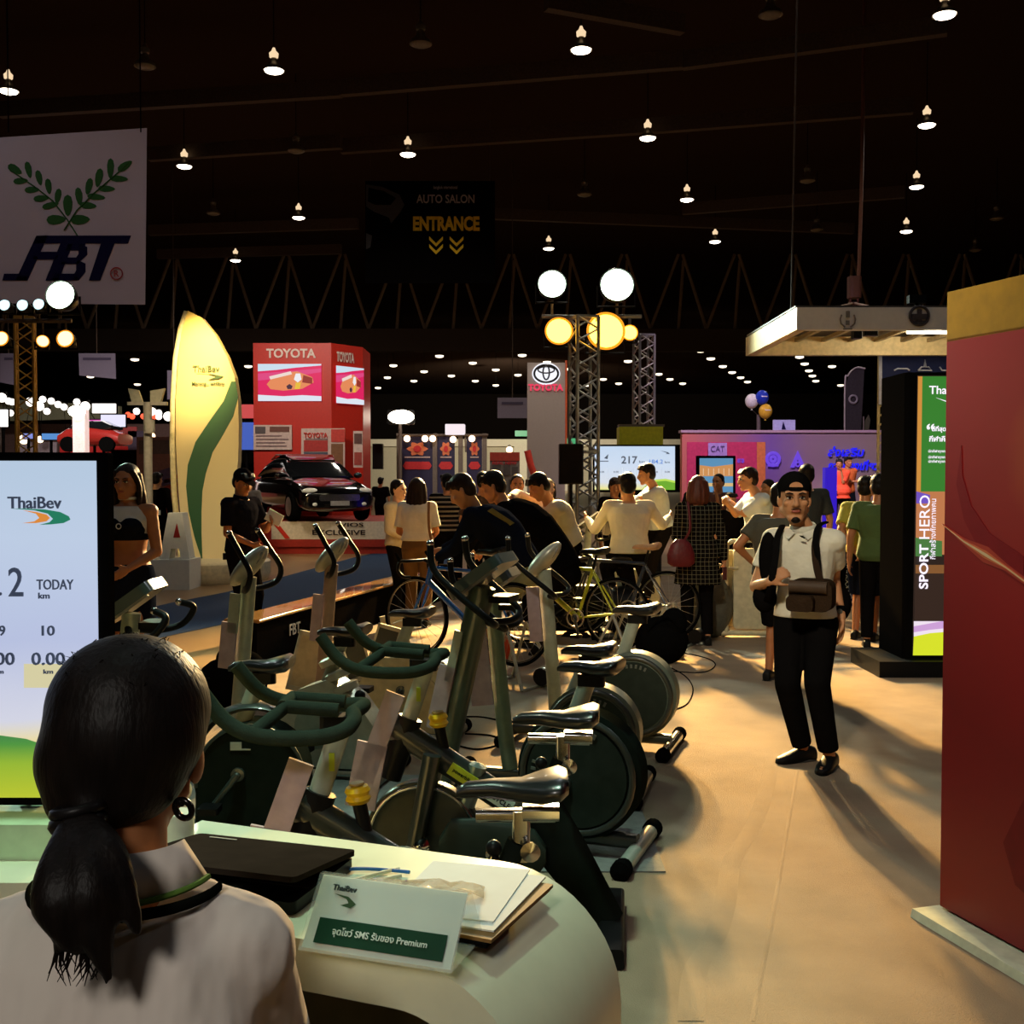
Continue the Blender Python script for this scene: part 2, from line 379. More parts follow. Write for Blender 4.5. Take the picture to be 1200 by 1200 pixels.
# roof beams, the bulkhead with its lattice, ceiling lamps
n = 0
for (p0, p1, z) in [((0, 129), (400, 104), 12.6), ((400, 103), (800, 70), 12.6), ((800, 71), (1110, 30), 12.6), ((175, 181), (400, 166), 12.6), ((400, 172), (800, 145), 12.6),
                    ((800, 145), (1070, 124), 12.6), ((175, 270), (420, 262), 12.6), ((185, 298), (400, 292), 12.6), ((800, 245), (1060, 225), 12.6), ((640, 0), (800, 29), 12.6), ((560, 250), (1000, 268), 12.6)]:
    a, b = onz(*p0, z), onz(*p1, z); n += 1
    struct('trim_%d' % n, MB().box((a + b) / 2, ((b - a).length, .25, .45), (b - a).to_track_quat('X', 'Z').to_matrix()), M_steel_dk)
YB = 62.0
za, zb = at(600, 412, YB).z, at(600, 386, YB).z
n += 1; bulk = struct('trim_%d' % n, MB().box((0, YB, (za + zb) / 2), (120, .6, zb - za)), mat('bulkhead_paint', (66, 55, 45), .8))
br = MB().cyl((0, 0, 0), (0, 0, 1), .09, n=6).mesh('brace'); finish(br, mat('lattice_steel', (135, 116, 95), .6), 60)
def brace(a, b):
    o = bpy.data.objects.new('brace', br); link(o, bulk); o.location = a; v = b - a
    o.rotation_euler = v.to_track_quat('Z', 'Y').to_euler(); o.scale = (1, 1, v.length)
x = -30
while x < 1230:
    brace(at(x, 386, YB), at(x + 33, 298, YB)); brace(at(x, 386, YB), at(x - 28, 298, YB)); brace(at(x + 33, 386, YB), at(x + 39, 305, YB)); x += 66

hood = mat('lamp_hood', (150, 140, 125), .35, metal=.7)
def bay_lamp(lit):
    o = thing('high_bay_lamp', 'round high bay lamp glowing white under the dark hall ceiling' if lit else 'unlit round lamp hanging under the dark hall ceiling', 'lamp', (0, 0, 0), 0, 'lit ceiling lamps of the hall' if lit else 'unlit ceiling lamps of the hall')
    k = 1.0 if lit else .55
    part('reflector', MB().lathe([(.07, .34), (.10, .30), (.12, .20), (.24, .10), (.27, .02), (.25, .03), (.0, .18)]), hood, o, True)
    part('lens', MB().lathe([(0, -.045), (.14, -.035), (.22, -.005), (.24, .03), (0, .05)]), M_lampglass if lit else mat('dull_lens', (120, 112, 100), .3), o, True)
    part('ballast', MB().lathe([(.05, .34), (.11, .36), (.12, .46), (.06, .52), (.03, .60), (0, .60)]), glow('ballast_glow', (230, 200, 160), 1.2) if lit else hood, o, True)  # ballast glow stands in for lamp light falling on it
    part('hanger_rod', MB().cyl((0, 0, .6), (0, 0, 2.47), .012, n=6), M_black, o, True)
    return o
lit = [(10, 108), (321, 84), (216, 196), (350, 256), (276, 306), (478, 182), (681, 60), (759, 163), (805, 235), (643, 292), (838, 284), (1107, 19), (1086, 148), (1074, 220), (1062, 272)]
o = bay_lamp(True); o.location = onz(*lit[0], 12); copies(o, [onz(*p, 12) for p in lit[1:]])
off = [(170, 79), (347, 178), (493, 53), (685, 229), (903, 19), (946, 213), (250, 251), (957, 270), (1168, 257), (1143, 294)]
o = bay_lamp(False); o.location = onz(*off[0], 12); copies(o, [onz(*p, 12) for p in off[1:]])
far = [(461, 429), (454, 443), (485, 447), (497, 436), (515, 418), (529, 441), (554, 426), (557, 447), (581, 434), (581, 452), (607, 440), (612, 417), (666, 433), (821, 412), (833, 421), (847, 430), (858, 437), (868, 443), (876, 448), (772, 439), (785, 445), (800, 450), (707, 445), (725, 450), (736, 424), (932, 410), (937, 419), (943, 427), (948, 435), (952, 441), (956, 447), (158, 422), (106, 442), (161, 451), (291, 430), (443, 455), (430, 447), (641, 425), (688, 452), (985, 452), (1005, 440), (975, 430)]
o = thing('downlight', 'small round lamp shining beyond the bulkhead of the hall', 'lamp', (0, 0, 0), 0, 'far ceiling lamps beyond the bulkhead')
part('lens', MB().lathe([(0, -.10), (.24, -.06), (.34, .0), (.34, .10), (0, .14)], n=14), M_lampfar, o, True); part('hanger_rod', MB().cyl((0, 0, .1), (0, 0, 2.97), .012, n=5), M_black, o, True)
def farp(p):
    q = onz(*p, 11.5)
    return q if q.y < 165 else at(p[0], p[1], 160)
o.location = farp(far[0]); copies(o, [farp(p) for p in far[1:]])
# unlit roof pieces: a loose cable, a hoist and its chain
mb = MB().tube(crv([V((at(1013, 20, 30).x, 30, 14.45)), at(1010, 200, 30), at(1006, 330, 30)]), .05, 6)
solo('hoist_chain', mb, mat('rusty_chain', (95, 55, 40), .7), 'rusty chain hanging down to the hoist above white canopy', 'chain')
t = thing('chain_hoist', 'reddish chain hoist hanging above the white ring canopy', 'hoist', at(1000, 352, 29))
part('motor', MB().rbox(at(1001, 337, 29), (.32, .35, .55), .1), mat('hoist_red', (80, 45, 35), .6), t)
part('hook', MB().torus(at(1001, 352, 29), .10, .03), mat('rusty_chain'), t)
part('sling', MB().tube([at(1000, 355, 29), at(968, 364, 27.8)], .03, 6).tube([at(1001, 355, 29), at(1030, 362, 27.8)], .03, 6), mat('sling_grey', (150, 130, 110), .7), t)

# pale far wall band with columns, below the dark ceiling
mb = MB(); Y = 140
n += 1; fw = struct('trim_%d' % n, MB().box((at(690, 530, Y).x, Y, (at(0, 522, Y).z + 0) / 2), (62, .5, at(0, 522, Y).z)), mat('far_wall_pale', (175, 165, 140), .8, emit=.18))
part('ledge', MB().box(at(690, 519, Y - .5), (62, .9, .9)), mat('far_ledge', (205, 195, 172), .8, emit=.22), fw)
for px in (610, 660, 700, 760, 790, 960, 1010): part('pilaster', MB().box((at(px, 530, Y - .6).x, Y - .6, 3.2), (1.6, 1.0, 6.4)), mat('far_ledge'), fw)
# ------------------------------------------------------------------ hanging banners and printed things
def facing(name, pts, Y, m, parent, depth=.01, label=None):          # flat print facing the camera side, at its real distance
    return part(name, MB().poly([at(x, y, Y) for x, y in pts], (0, depth, 0)), m, parent, label=label, smooth=0)
def label_text(s, m, parent, x0, x1, y, Y, h=None, bold=.01, shear=0., name='lettering', rz=0., ext=.002):
    a, b = at(x0, y, Y), at(x1, y, Y); hh = (h * Y / F) if h else None
    return text(s, m, parent, (a + b) / 2, .3, (PI / 2, 0, rz), name, bold, shear, ext, (b - a).length, height=hh)
def rect(x0, y0, x1, y1): return [(x0, y0), (x1, y0), (x1, y1), (x0, y1)]

# sports banner with laurel
Y = 20.0; M_ban = mat('banner_cloth', (205, 182, 190), .8, emit=.28, var=.03, scale=1.5)
t = thing('hanging_banner', 'large white square banner with green laurel hanging from the roof', 'banner', at(70, 356, Y))
facing('cloth', [(-30, 163), (172, 150), (170, 357), (-30, 355)], Y, M_ban, t)
for px in (10, 165): part('rope', MB().cyl(at(px, 155, Y), V((at(px, 155, Y).x, Y, 14.45)), .012, n=6), M_black, t)
M_lf = mat('laurel_green', (46, 92, 38), .8, emit=.10, var=.08); M_nv = mat('navy_print', (28, 24, 58), .8, emit=.08)
def leaf_px(cx, cy, ang, L, w):
    ca, sa = math.cos(ang), math.sin(ang); out = []
    for k in range(10):
        q = 2 * PI * k / 10; u = L * math.cos(q); v = w * math.sin(q) * (1 - .25 * math.cos(q)); out.append((cx + u * ca - v * sa, cy + u * sa + v * ca))
    return out
lv = [((52, 595), .55, 28, 14), ((100, 597), 1.35, 30, 11), ((72, 636), -.1, 26, 11), ((137, 625), 1.35, 28, 11), ((112, 667), -.05, 26, 11), ((170, 655), 1.45, 28, 11), ((145, 697), -.1, 28, 11), ((203, 690), 1.75, 28, 11), ((177, 722), -.25, 30, 11),
      ((238, 722), 1.57, 38, 16), ((197, 772), -.05, 34, 17), ((282, 772), -.05, 34, 17), ((439, 583), -.6, 30, 13), ((388, 592), 1.6, 36, 12), ((418, 628), .05, 32, 11), ((347, 625), 1.75, 34, 13), ((375, 663), .05, 30, 11), ((312, 655), 1.8, 30, 12), ((338, 692), .1, 32, 11), ((277, 690), 1.45, 32, 12), ((310, 722), .1, 30, 12)]
for (c, a, L, w) in lv: facing('leaf', leaf_px(c[0] / 3, c[1] / 3, a, L / 3, w / 3), Y - .012, M_lf, t)
mb = MB()
for pth in ([(40, 600), (120, 655), (185, 705), (235, 770), (272, 828)], [(455, 570), (400, 620), (330, 680), (270, 740), (225, 810)]):
    mb.tube([at(x / 3, y / 3, Y - .012) for x, y in pth], .012, 6)
part('stem', mb, M_lf, t)
z3 = lambda pts: [(x / 3, y / 3) for x, y in pts]
for pts in ([(128, 828), (460, 828), (450, 856), (118, 856)], [(128, 828), (168, 828), (96, 986), (54, 986)], [(14, 962), (100, 962), (92, 986), (8, 986)], [(125, 885), (210, 885), (200, 912), (116, 912)],
            [(212, 856), (256, 856), (205, 986), (160, 986)], [(240, 856), (300, 856), (296, 880), (232, 880)], [(225, 905), (285, 905), (278, 928), (216, 928)], [(190, 962), (280, 962), (270, 986), (180, 986)], [(280, 856), (306, 868), (306, 895), (284, 916), (264, 910), (276, 893), (276, 878)], [(270, 912), (300, 926), (300, 955), (276, 986), (250, 980), (268, 950), (268, 935)],
            [(355, 856), (402, 856), (352, 986), (312, 986)]):
    facing('letter_stroke', z3(pts), Y - .012, M_nv, t)
M_rd = mat('red_print', (175, 60, 62), .8, emit=.1)
part('trademark_ring', MB().torus(at(136.5, 320.5, Y - .015), .105, .012), M_rd, t); label_text('R', M_rd, t, 133.5, 139.5, 320.5, Y - .015)

# dim entrance banner hanging further off
Y = 40.0; t = thing('entrance_banner', 'dim black hanging banner with yellow entrance lettering', 'banner', at(504, 330, Y))
facing('cloth', rect(428, 212, 580, 332), Y, mat('banner_black', (9, 7, 7), 1.0), t)
M_y = mat('entrance_yellow', (230, 190, 40), .8, emit=.28); M_g = mat('dim_silver', (170, 162, 166), .8, emit=.12)
for px in (434, 574): part('rope', MB().cyl(at(px, 212, Y), V((at(px, 212, Y).x, Y, 14.45)), .015, n=6), M_steel_dk, t)
label_text('ENTRANCE', M_y, t, 484, 562, 262, Y - .03, 17, .045); label_text('AUTO SALON', M_g, t, 488, 556, 233, Y - .03, 10, .015); label_text('bangkok international', M_g, t, 508, 536, 220, Y - .03, 5)
for cx in (511, 535):
    for y0 in (279, 288):
        facing('chevron', [(cx - 8, y0 - 2), (cx, y0 + 6), (cx + 8, y0 - 2), (cx + 8, y0 + 2), (cx, y0 + 10), (cx - 8, y0 + 2)], Y - .03, M_y, t)
facing('car_print', [(429, 216), (448, 219), (468, 228), (474, 240), (468, 250), (458, 262), (456, 255), (438, 248), (429, 242)], Y - .03, mat('print_grey', (60, 58, 62), .7, emit=.05), t)
facing('car_print', [(429, 273), (436, 276), (434, 290), (429, 292)], Y - .03, mat('print_grey'), t)
facing('car_window_print', [(432, 220), (450, 224), (464, 232), (458, 240), (440, 240), (431, 236)], Y - .04, mat('banner_black'), t)

# small far banners
for (pts, lb) in (([(92, 414), (135, 414), (136, 444), (93, 440)], 'small pale banner hanging beyond the stage truss'), ([(196, 434), (212, 434), (212, 468), (196, 468)], 'narrow pale banner hanging behind the yellow leaf sign'), ([(0, 414), (20, 414), (20, 452), (0, 448)], 'small mauve banner hanging at the stage truss post'), ([(583, 466), (618, 466), (618, 490), (583, 490)], 'grey banner hanging beside the white car maker pylon')):
    Y = 45.0; t = thing('small_banner', lb, 'banner', at(sum(p[0] for p in pts) / 4, max(p[1] for p in pts), Y))
    facing('cloth', pts, Y, mat('far_banner', (120, 112, 132), .8, emit=.22, var=.04), t)
    x0, x1 = pts[0][0], pts[1][0]; facing('print', rect(x0 + 5, pts[0][1] + 5, x1 - 5, pts[0][1] + 8), Y - .03, mat('print_grey2', (70, 62, 85), .8, emit=.1), t)
    part('rope', MB().cyl(at((x0 + x1) / 2, pts[0][1], Y), V((at((x0 + x1) / 2, 400, Y).x, Y, 14.45)), .02, n=6), M_steel_dk, t)

# ------------------------------------------------------------------ lattice towers with stage lights
def lattice(name, label, base, w, h, m, cells, cat='truss', rz=0.3):
    t = thing(name, label, cat, base, rz)
    k = w / 2
    for sx in (-k, k):
        for sy in (-k, k): part('chord', MB().cyl((sx, sy, 0), (sx, sy, h), w * .085, n=8), m, t, True)
    dz = h / cells; shared = {}
    for i in range(cells):
        for (a, b) in (((-k, -k), (k, -k)), ((k, -k), (k, k)), ((k, k), (-k, k)), ((-k, k), (-k, -k))):
            if i % 2: a, b = b, a
            key = (a, b)
            if key not in shared:
                shared[key] = finish(MB().cyl((a[0], a[1], 0), (b[0], b[1], dz), w * .05, n=6).mesh('diagonal'), m, 60)
            o = link(bpy.data.objects.new('diagonal', shared[key]), t); o.location = (0, 0, i * dz)
    for z in (0.02, h * .5, h): part('collar_frame', MB().box((0, -k, z), (w, .03, .04)).box((0, k, z), (w, .03, .04)).box((-k, 0, z), (.03, w, .04)).box((k, 0, z), (.03, w, .04)), m, t, True)
    return t
M_gold = mat('gold_lit_truss', (185, 140, 60), .4, metal=.6)  # warm lamp light put into the truss colour
def base_at(px, Y): p = at(px, 600, Y); return V((p.x, Y, 0))
Z = lambda py, Y: at(600, py, Y).z
lattice('lighting_tower', 'gold tinted lattice tower carrying stage lights beside the laurel banner', base_at(32, 16), .24, Z(373, 16), M_gold, 22)
lattice('lighting_tower', 'aluminium lattice tower with amber stage lamps beside the black speaker', base_at(684, TY), .34, Z(372, TY), M_alu, 22)
lattice('lighting_tower', 'second aluminium lattice tower behind the wide cycling screen', base_at(754, 24), .34, Z(393, 24), M_alu, 24)
M_amb = glow('amber_lens', (255, 190, 60), 9.0); M_cool = glow('cool_lens', (225, 255, 225), 7.0); M_bl = glow('pale_blue_lens', (205, 240, 245), 1.6); M_or = glow('orange_lens', (255, 205, 130), 3.5)
def stage_lamp(px, py, Y, r, m, label, group=None, tilt=0.0):
    c = at(px, py, Y); t = thing('stage_lamp', label, 'stage lamp', c, tilt, group)
    part('housing', MB().lathe([(r * .4, -.30), (r * .8, -.24), (r * 1.06, -.08), (r * 1.1, .0), (r * 1.02, .03), (r, .0)], axis=(0, -1, .15)), M_blackpl, t, True)
    part('lens', MB().lathe([(r * .99, .005), (r * .9, .035), (r * .5, .06), (0, .07)], axis=(0, -1, .15)), m, t, True)
    if m is M_amb or m is M_or: part('glow_ring', MB().torus((0, -.02, 0), r * 1.07, r * .07, (0, -1, .15)), glow('amber_glow_ring', (255, 150, 30), 1.3), t, True)  # ring emission stands in for the orange halo around the lens
    part('yoke', MB().tube([(-r * 1.15, .1, 0), (-r * 1.15, .12, -r * 1.25), (r * 1.15, .12, -r * 1.25), (r * 1.15, .1, 0)], .018, 6), M_blackpl, t, True)
stage_lamp(647, 333, TY, .21, M_cool, 'round white stage lamp above the bare side of tower crossbar')
stage_lamp(723, 334, TY, .25, M_cool, 'larger round white stage lamp high over the amber lamps')
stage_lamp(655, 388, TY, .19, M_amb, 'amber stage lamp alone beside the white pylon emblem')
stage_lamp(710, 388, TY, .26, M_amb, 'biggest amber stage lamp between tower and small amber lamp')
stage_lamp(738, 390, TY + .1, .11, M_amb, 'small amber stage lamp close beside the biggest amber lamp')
t = thing('light_crossbar', 'horizontal bar holding the amber and white stage lamps', 'crossbar', at(695, 372, TY + .3))
part('bar', MB().cyl(at(635, 371, TY + .3), at(752, 371, TY + .3), .03), M_alu, t)
for px, py in ((647, 333), (723, 334)): part('riser', MB().cyl(at(px, 371, TY + .3), at(px, py + 14, TY + .2), .022), M_alu, t)
for px, py in ((655, 388), (710, 388), (738, 390)): part('drop_clamp', MB().cyl(at(px, 371, TY + .3), at(px, py, TY + .28), .022), M_alu, t)
stage_lamp(6, 358, 15, .075, M_bl, 'pale blue stage lamp, first of the row of three')
stage_lamp(27, 358, 15, .075, M_bl, 'pale blue stage lamp in the middle of the row of three')
stage_lamp(46, 357, 15, .075, M_bl, 'pale blue stage lamp beside the dazzling green white floodlight')
stage_lamp(71, 346, 15, .19, M_cool, 'dazzling green white floodlight in front of the laurel banner')
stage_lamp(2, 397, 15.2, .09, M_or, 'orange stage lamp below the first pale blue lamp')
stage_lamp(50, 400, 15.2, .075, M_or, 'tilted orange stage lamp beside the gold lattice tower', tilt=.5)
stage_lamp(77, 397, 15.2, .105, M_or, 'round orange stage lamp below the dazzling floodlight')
t = thing('light_crossbar', 'dark bar carrying the row of pale blue lamps', 'crossbar', at(35, 376, 15.3))
part('bar', MB().cyl(at(-60, 376, 15.3), at(84, 376, 15.3), .03), M_steel_dk, t)
for px, py in ((6, 358), (27, 358), (46, 357), (71, 346)): part('riser', MB().cyl(at(px, 376, 15.3), at(px, py + 6, 15.2), .014), M_steel_dk, t)
for px, py in ((2, 397), (50, 400), (77, 397)): part('drop_clamp', MB().cyl(at(px, 376, 15.3), at(px, py, 15.35), .014), M_steel_dk, t)

# ------------------------------------------------------------------ tall yellow leaf sign
Y = 18.0; t = thing('leaf_sign', 'tall floodlit cream and yellow leaf shaped sign with green wave', 'sign', (at(240, 657, Y).x, Y, 0))
outl = [(220, 364), (236, 372), (252, 392), (266, 418), (275, 442), (279, 470), (280, 500), (279, 540), (274, 585), (268, 625), (264, 657), (217, 657), (213, 620), (209, 575), (206, 520), (206, 470), (209, 420), (214, 385)]
mb = MB().poly([at(x, y, Y) for x, y in outl], (0, .22, 0))
zt = Z(364, Y); zb = Z(657, Y)
m = ramp_mat('leaf_face', 'Z', [(0, (226, 206, 158)), (.35, (226, 200, 140)), (1, (232, 190, 96))], lo=zb, hi=zt)  # yellower top puts the warm lamp light into the colour
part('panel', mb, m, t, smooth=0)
part('edge_trim', MB().tube([at(x, y, Y + .11) for x, y in [(213, 657), (208, 620), (204, 575), (202, 520), (203, 470), (206, 420), (212, 385), (219, 365)]], .05, 8), mat('cream_edge', (225, 205, 150), .5, emit=.35), t)
wave_l = [(271, 447), (262, 470), (245, 494), (229, 518), (220, 545), (218, 570), (221, 600), (228, 630), (236, 655)]
wave_r = [(237, 655), (236, 625), (236, 600), (237, 575), (241, 555), (249, 530), (262, 508), (273, 488), (279, 466), (276, 447)]
part('wave_print', MB().poly([at(x, y, Y - .012) for x, y in wave_l + wave_r], (0, .01, 0)), ramp_mat('wave_green', 'Z', [(0, (38, 84, 52)), (1, (58, 92, 44))], emit=.5, lo=zb, hi=Z(445, Y)), t, smooth=0)
M_sg = mat('sign_green', (70, 88, 48), .6, emit=.3)
label_text('ThaiBev', M_sg, t, 226, 257, 432, Y - .02, 7); label_text('Marong... wHlkrp', M_sg, t, 225, 263, 450, Y - .02, 5, .03)
facing('logo_swoosh', [(230, 437), (246, 438), (262, 441), (256, 444), (244, 445), (254, 441), (244, 438)], Y - .02, M_sg, t)
part('round_base', MB().lathe([(0, 0), (1.0, 0), (1.05, .1), (1.05, .30), (1.0, .33), (0, .34)], (at(240, 657, Y).x, Y, 0), n=40), mat('cream_plinth', (222, 205, 165), .4, emit=.12), t)
solo('power_outlet', MB().rbox(at(265, 652, Y - 1.2), (.10, .05, .1), .02), M_blackpl, 'tiny black outlet box at the leaf sign base', 'outlet box')

# white standing letters and lamp post by the leaf sign
Y = 16.5
t = thing('standing_letters', 'large white standing letters between the presenter and the leaf sign', 'letters', (at(187, 655, Y).x, Y, 0))
part('letter', MB().box(at(170, 628, Y), (.16, .3, Z(602, Y) - Z(655, Y))).box(at(172, 601, Y), (.3, .34, .07)), M_white, t)
part('letter', MB().poly([at(x, y, Y) for x, y in [(187, 655), (197, 601), (213, 601), (222, 655), (212, 655), (210, 643), (200, 643), (198, 655)]], (0, .3, 0)), M_white, t, smooth=0)
part('counter_print', MB().poly([at(x, y, Y - .012) for x, y in [(203, 630), (207, 613), (211, 630)]], (0, .01, 0)), mat('red_paint', (150, 35, 28), .5), t, smooth=0)
part('plinth', MB().box((at(187, 655, Y).x, Y + .1, Z(655, Y) / 2), (1.0, .6, Z(655, Y))), M_white, t)
t = thing('lamp_post', 'white lamp post with two folded flood panels behind the presenter', 'lamp post', (at(174, 600, 17).x, 17, 0))
part('pole', MB().cyl((at(174, 600, 17).x, 17, 0), at(173, 472, 17), .065), mat('dim_white', (150, 140, 125), .5), t)
part('arm', MB().box(at(173, 473, 17), (.6, .08, .05)), mat('dim_white'), t)
for pts in ([(150, 455), (162, 457), (167, 471), (154, 471)], [(176, 458), (193, 455), (188, 472), (176, 471)]): facing('flood_panel', pts, 17, mat('flood_panel_grey', (150, 142, 120), .5, emit=.12), t, .06)
part('shade', MB().rbox(at(175, 500, 16.9), (.16, .1, .2), .05), mat('dim_white'), t)

# ------------------------------------------------------------------ red car-maker booth, car, pylon
M_red = mat('booth_red', (190, 42, 28), .45, emit=.22, var=.05); M_red2 = mat('booth_red_side', (190, 42, 28), .45, emit=.22, var=.05)
Y = 28.0; bx = at(360, 600, Y)
t = thing('red_booth_tower', 'tall red booth tower with two screens behind the black car', 'booth', (bx.x, Y, 0))
def wpt(x, y, Yy): return at(x, y, Yy)
fl, fr, rr = at(298, 600, Y), at(389, 600, Y), at(426, 600, Y + .9)
zt = Z(402, Y)
part('tower_body', MB().poly([(fl.x, Y, 0), (fr.x, Y, 0), (rr.x, Y + .9, 0), (rr.x, Y + 2.4, 0), (fl.x, Y + 2.4, 0)], (0, 0, zt)), M_red, t, smooth=0)
M_wt = mat('letter_white', (225, 205, 195), .5, emit=.4)
label_text('TOYOTA', M_wt, t, 312, 370, 414, Y - .03, 11, .03)
sv = V((rr.x - fr.x, .9, 0)); angs = math.atan2(sv.y, sv.x)
def side(u, z, d=.03): nrm2 = V((sv.y, -sv.x, 0)).normalized(); p = V((fr.x, Y, 0)) + sv * u + nrm2 * d; p.z = z; return p
text('TOYOTA', M_wt, t, side(.42, Z(417, Y)), .3, (PI / 2, 0, angs), bold=.03, width=.62, height=.26)
def cartoon(poly, t):
    s = t
    scr = part('screen', MB().poly([poly(*q) for q in ((0, 0), (1, 0), (1, 1), (0, 1))], (0, .02, 0)), glow('pink_screen', (225, 30, 95), .95), s, smooth=0)
    def pz(nm, pts, c, k): part(nm, MB().poly([poly(a, b, k) for a, b in pts], (0, .004, 0)), glow('screen_%d_%d_%d' % c, c, .95), scr, smooth=0)
    pz('picture_sky', [(0, .80), (.3, .84), (.6, .90), (1, .96), (1, 1), (0, 1)], (205, 225, 240), .01); pz('picture_ground', [(0, 0), (1, 0), (1, .13), (.7, .16), (.4, .13), (0, .17)], (225, 232, 245), .01)
    pz('picture_road', [(0, .55), (.4, .62), (1, .78), (1, .88), (0, .74)], (225, 70, 130), .008)
    pz('picture_car_body', [(.14, .45), (.22, .62), (.4, .76), (.62, .80), (.86, .64), (.88, .5), (.7, .33), (.4, .28), (.2, .32)], (232, 140, 90), .02)
    pz('picture_car_stripe', [(.18, .66), (.52, .80), (.54, .72), (.2, .58)], (240, 220, 210), .03); pz('picture_wheel', [(.47, .32), (.53, .32), (.55, .4), (.5, .46), (.45, .4)], (70, 40, 60), .03)
    pz('picture_driver', [(.57, .58), (.6, .74), (.67, .74), (.69, .58), (.63, .5)], (240, 240, 245), .03); pz('picture_flag', [(.7, .5), (.72, .7), (.86, .62), (.86, .46)], (150, 50, 40), .03); pz('picture_number', [(.58, .32), (.66, .32), (.68, .5), (.6, .5)], (235, 190, 60), .03)
a, b = at(302.5, 470, Y - .05), at(376.5, 426.5, Y - .05)
cartoon(lambda u, v, k=0: V((a.x + (b.x - a.x) * u, a.y - k, a.z + (b.z - a.z) * v)), t)
z0, z1 = Z(472, Y), Z(428, Y)
cartoon(lambda u, v, k=0: side(.10 + .88 * u, z0 + (z1 - z0) * v, .05 + k), t)
def board(x0, y0, x1, y1, lines, picts, lb):
    bd = facing('info_board', rect(x0, y0, x1, y1), Y - .08, mat('board_white', (200, 175, 165), .6, emit=.25), t, .04)
    for (a0, b0, a1, b1, c) in picts: facing('photo_print', rect(a0, b0, a1, b1), Y - .10, mat('print_%d_%d_%d' % c, c, .6, emit=.2), bd)
    for (a0, b0, a1) in lines: facing('text_line', rect(a0, b0, a1, b0 + 1.2), Y - .10, mat('print_line', (130, 105, 105), .6, emit=.1), bd)
board(297, 498, 342, 527, [(300, 510, 330), (300, 514, 338), (300, 518, 334), (300, 522, 336)], [(299, 500, 311, 508, (90, 80, 80)), (316, 500, 339, 506, (110, 70, 60))], '')
board(353, 502, 404, 550, [(358, 514, 384)], [(356, 516, 384, 529, (170, 50, 45)), (356, 530, 384, 546, (70, 75, 90)), (388, 520, 402, 546, (120, 80, 50)), (388, 503, 404, 518, (190, 60, 50))], '')
label_text('TOYOTA', M_red, t, 356, 384, 510, Y - .12, 6, .03)
board(414, 505, 425, 548, [], [(415, 508, 424, 520, (90, 60, 55)), (415, 530, 424, 545, (150, 60, 50))], '')
# stage of the booth
t = thing('booth_stage', 'white and red display stage under the black car', 'stage', (at(385, 640, 24).x, 25.5, 0))
Ys = 24.0; x0, x1 = at(318, 600, Ys).x, at(468, 600, Ys).x; zs = Z(611, Ys)
part('deck', MB().box(((x0 + x1) / 2 - .4, Ys + 2.0, zs / 2), (x1 - x0 - .1 + .8, 3.9, zs)), mat('stage_red', (150, 36, 26), .5, emit=.08), t)
facing('front_panel', rect(318, 611, 464, 632), Ys, mat('stage_white', (205, 190, 170), .5, emit=.28), t, .03)
facing('stripe', [(318, 611), (324, 611), (340, 631), (334, 631)], Ys - .02, M_red, t); facing('stripe', [(452, 628), (462, 611), (465, 611), (465, 628)], Ys - .02, M_red, t)
facing('kick_board', rect(318, 632, 468, 641), Ys - .01, mat('stage_red'), t, .02)
label_text('EXCLUSIVE', mat('stage_black', (40, 30, 30), .5), t, 366, 428, 624, Ys - .03, 6, .02); label_text('VIOS', mat('stage_black'), t, 398, 426, 615, Ys - .03, 5, .02)
part('step_box', MB().box(at(304, 606, 23), (.3, .4, .18)), M_white, t)

# the black car, three-quarter front
t = thing('car', 'glossy black saloon car on the white and red stage', 'car', (at(362, 600, 25.6).x, 25.6, zs), math.radians(-62))
M_car = mat('black_car_paint', (10, 9, 11), .12, coat=1.0, var=.0); M_glass = mat('tinted_glass', (22, 26, 30), .08, coat=.5)
W2 = .86
sec = [(2.15, .30, .62, .70), (2.05, .22, .72, .80), (1.6, .20, .86, .84), (.95, .20, .98, .86), (.2, .19, 1.0, .87), (-1.0, .19, 1.02, .87), (-1.7, .22, 1.0, .84), (-2.1, .28, .92, .76), (-2.2, .34, .80, .68)]
mb = MB().loft([(V((x, 0, (lo + hi) / 2)), V((0, w, 0)), V((0, 0, (hi - lo) / 2))) for x, lo, hi, w in sec], 24, 4); part('body', mb, M_car, t, True, 50)
sec = [(1.0, .93, .98, .74), (.45, .95, 1.30, .70), (.05, .95, 1.45, .64), (-.7, .95, 1.47, .63), (-1.2, .95, 1.35, .66), (-1.75, .95, 1.02, .72)]
part('cabin', MB().loft([(V((x, 0, (lo + hi) / 2)), V((0, w, 0)), V((0, 0, (hi - lo) / 2))) for x, lo, hi, w in sec], 24, 3.5), M_glass, t, True, 50)
part('roof', MB().loft([(V((x, 0, z)), V((0, w, 0)), V((0, 0, .025))) for x, z, w in ((.35, 1.33, .52), (.05, 1.46, .58), (-.7, 1.48, .58), (-1.15, 1.38, .56))], 20, 4), M_car, t, True, 50)
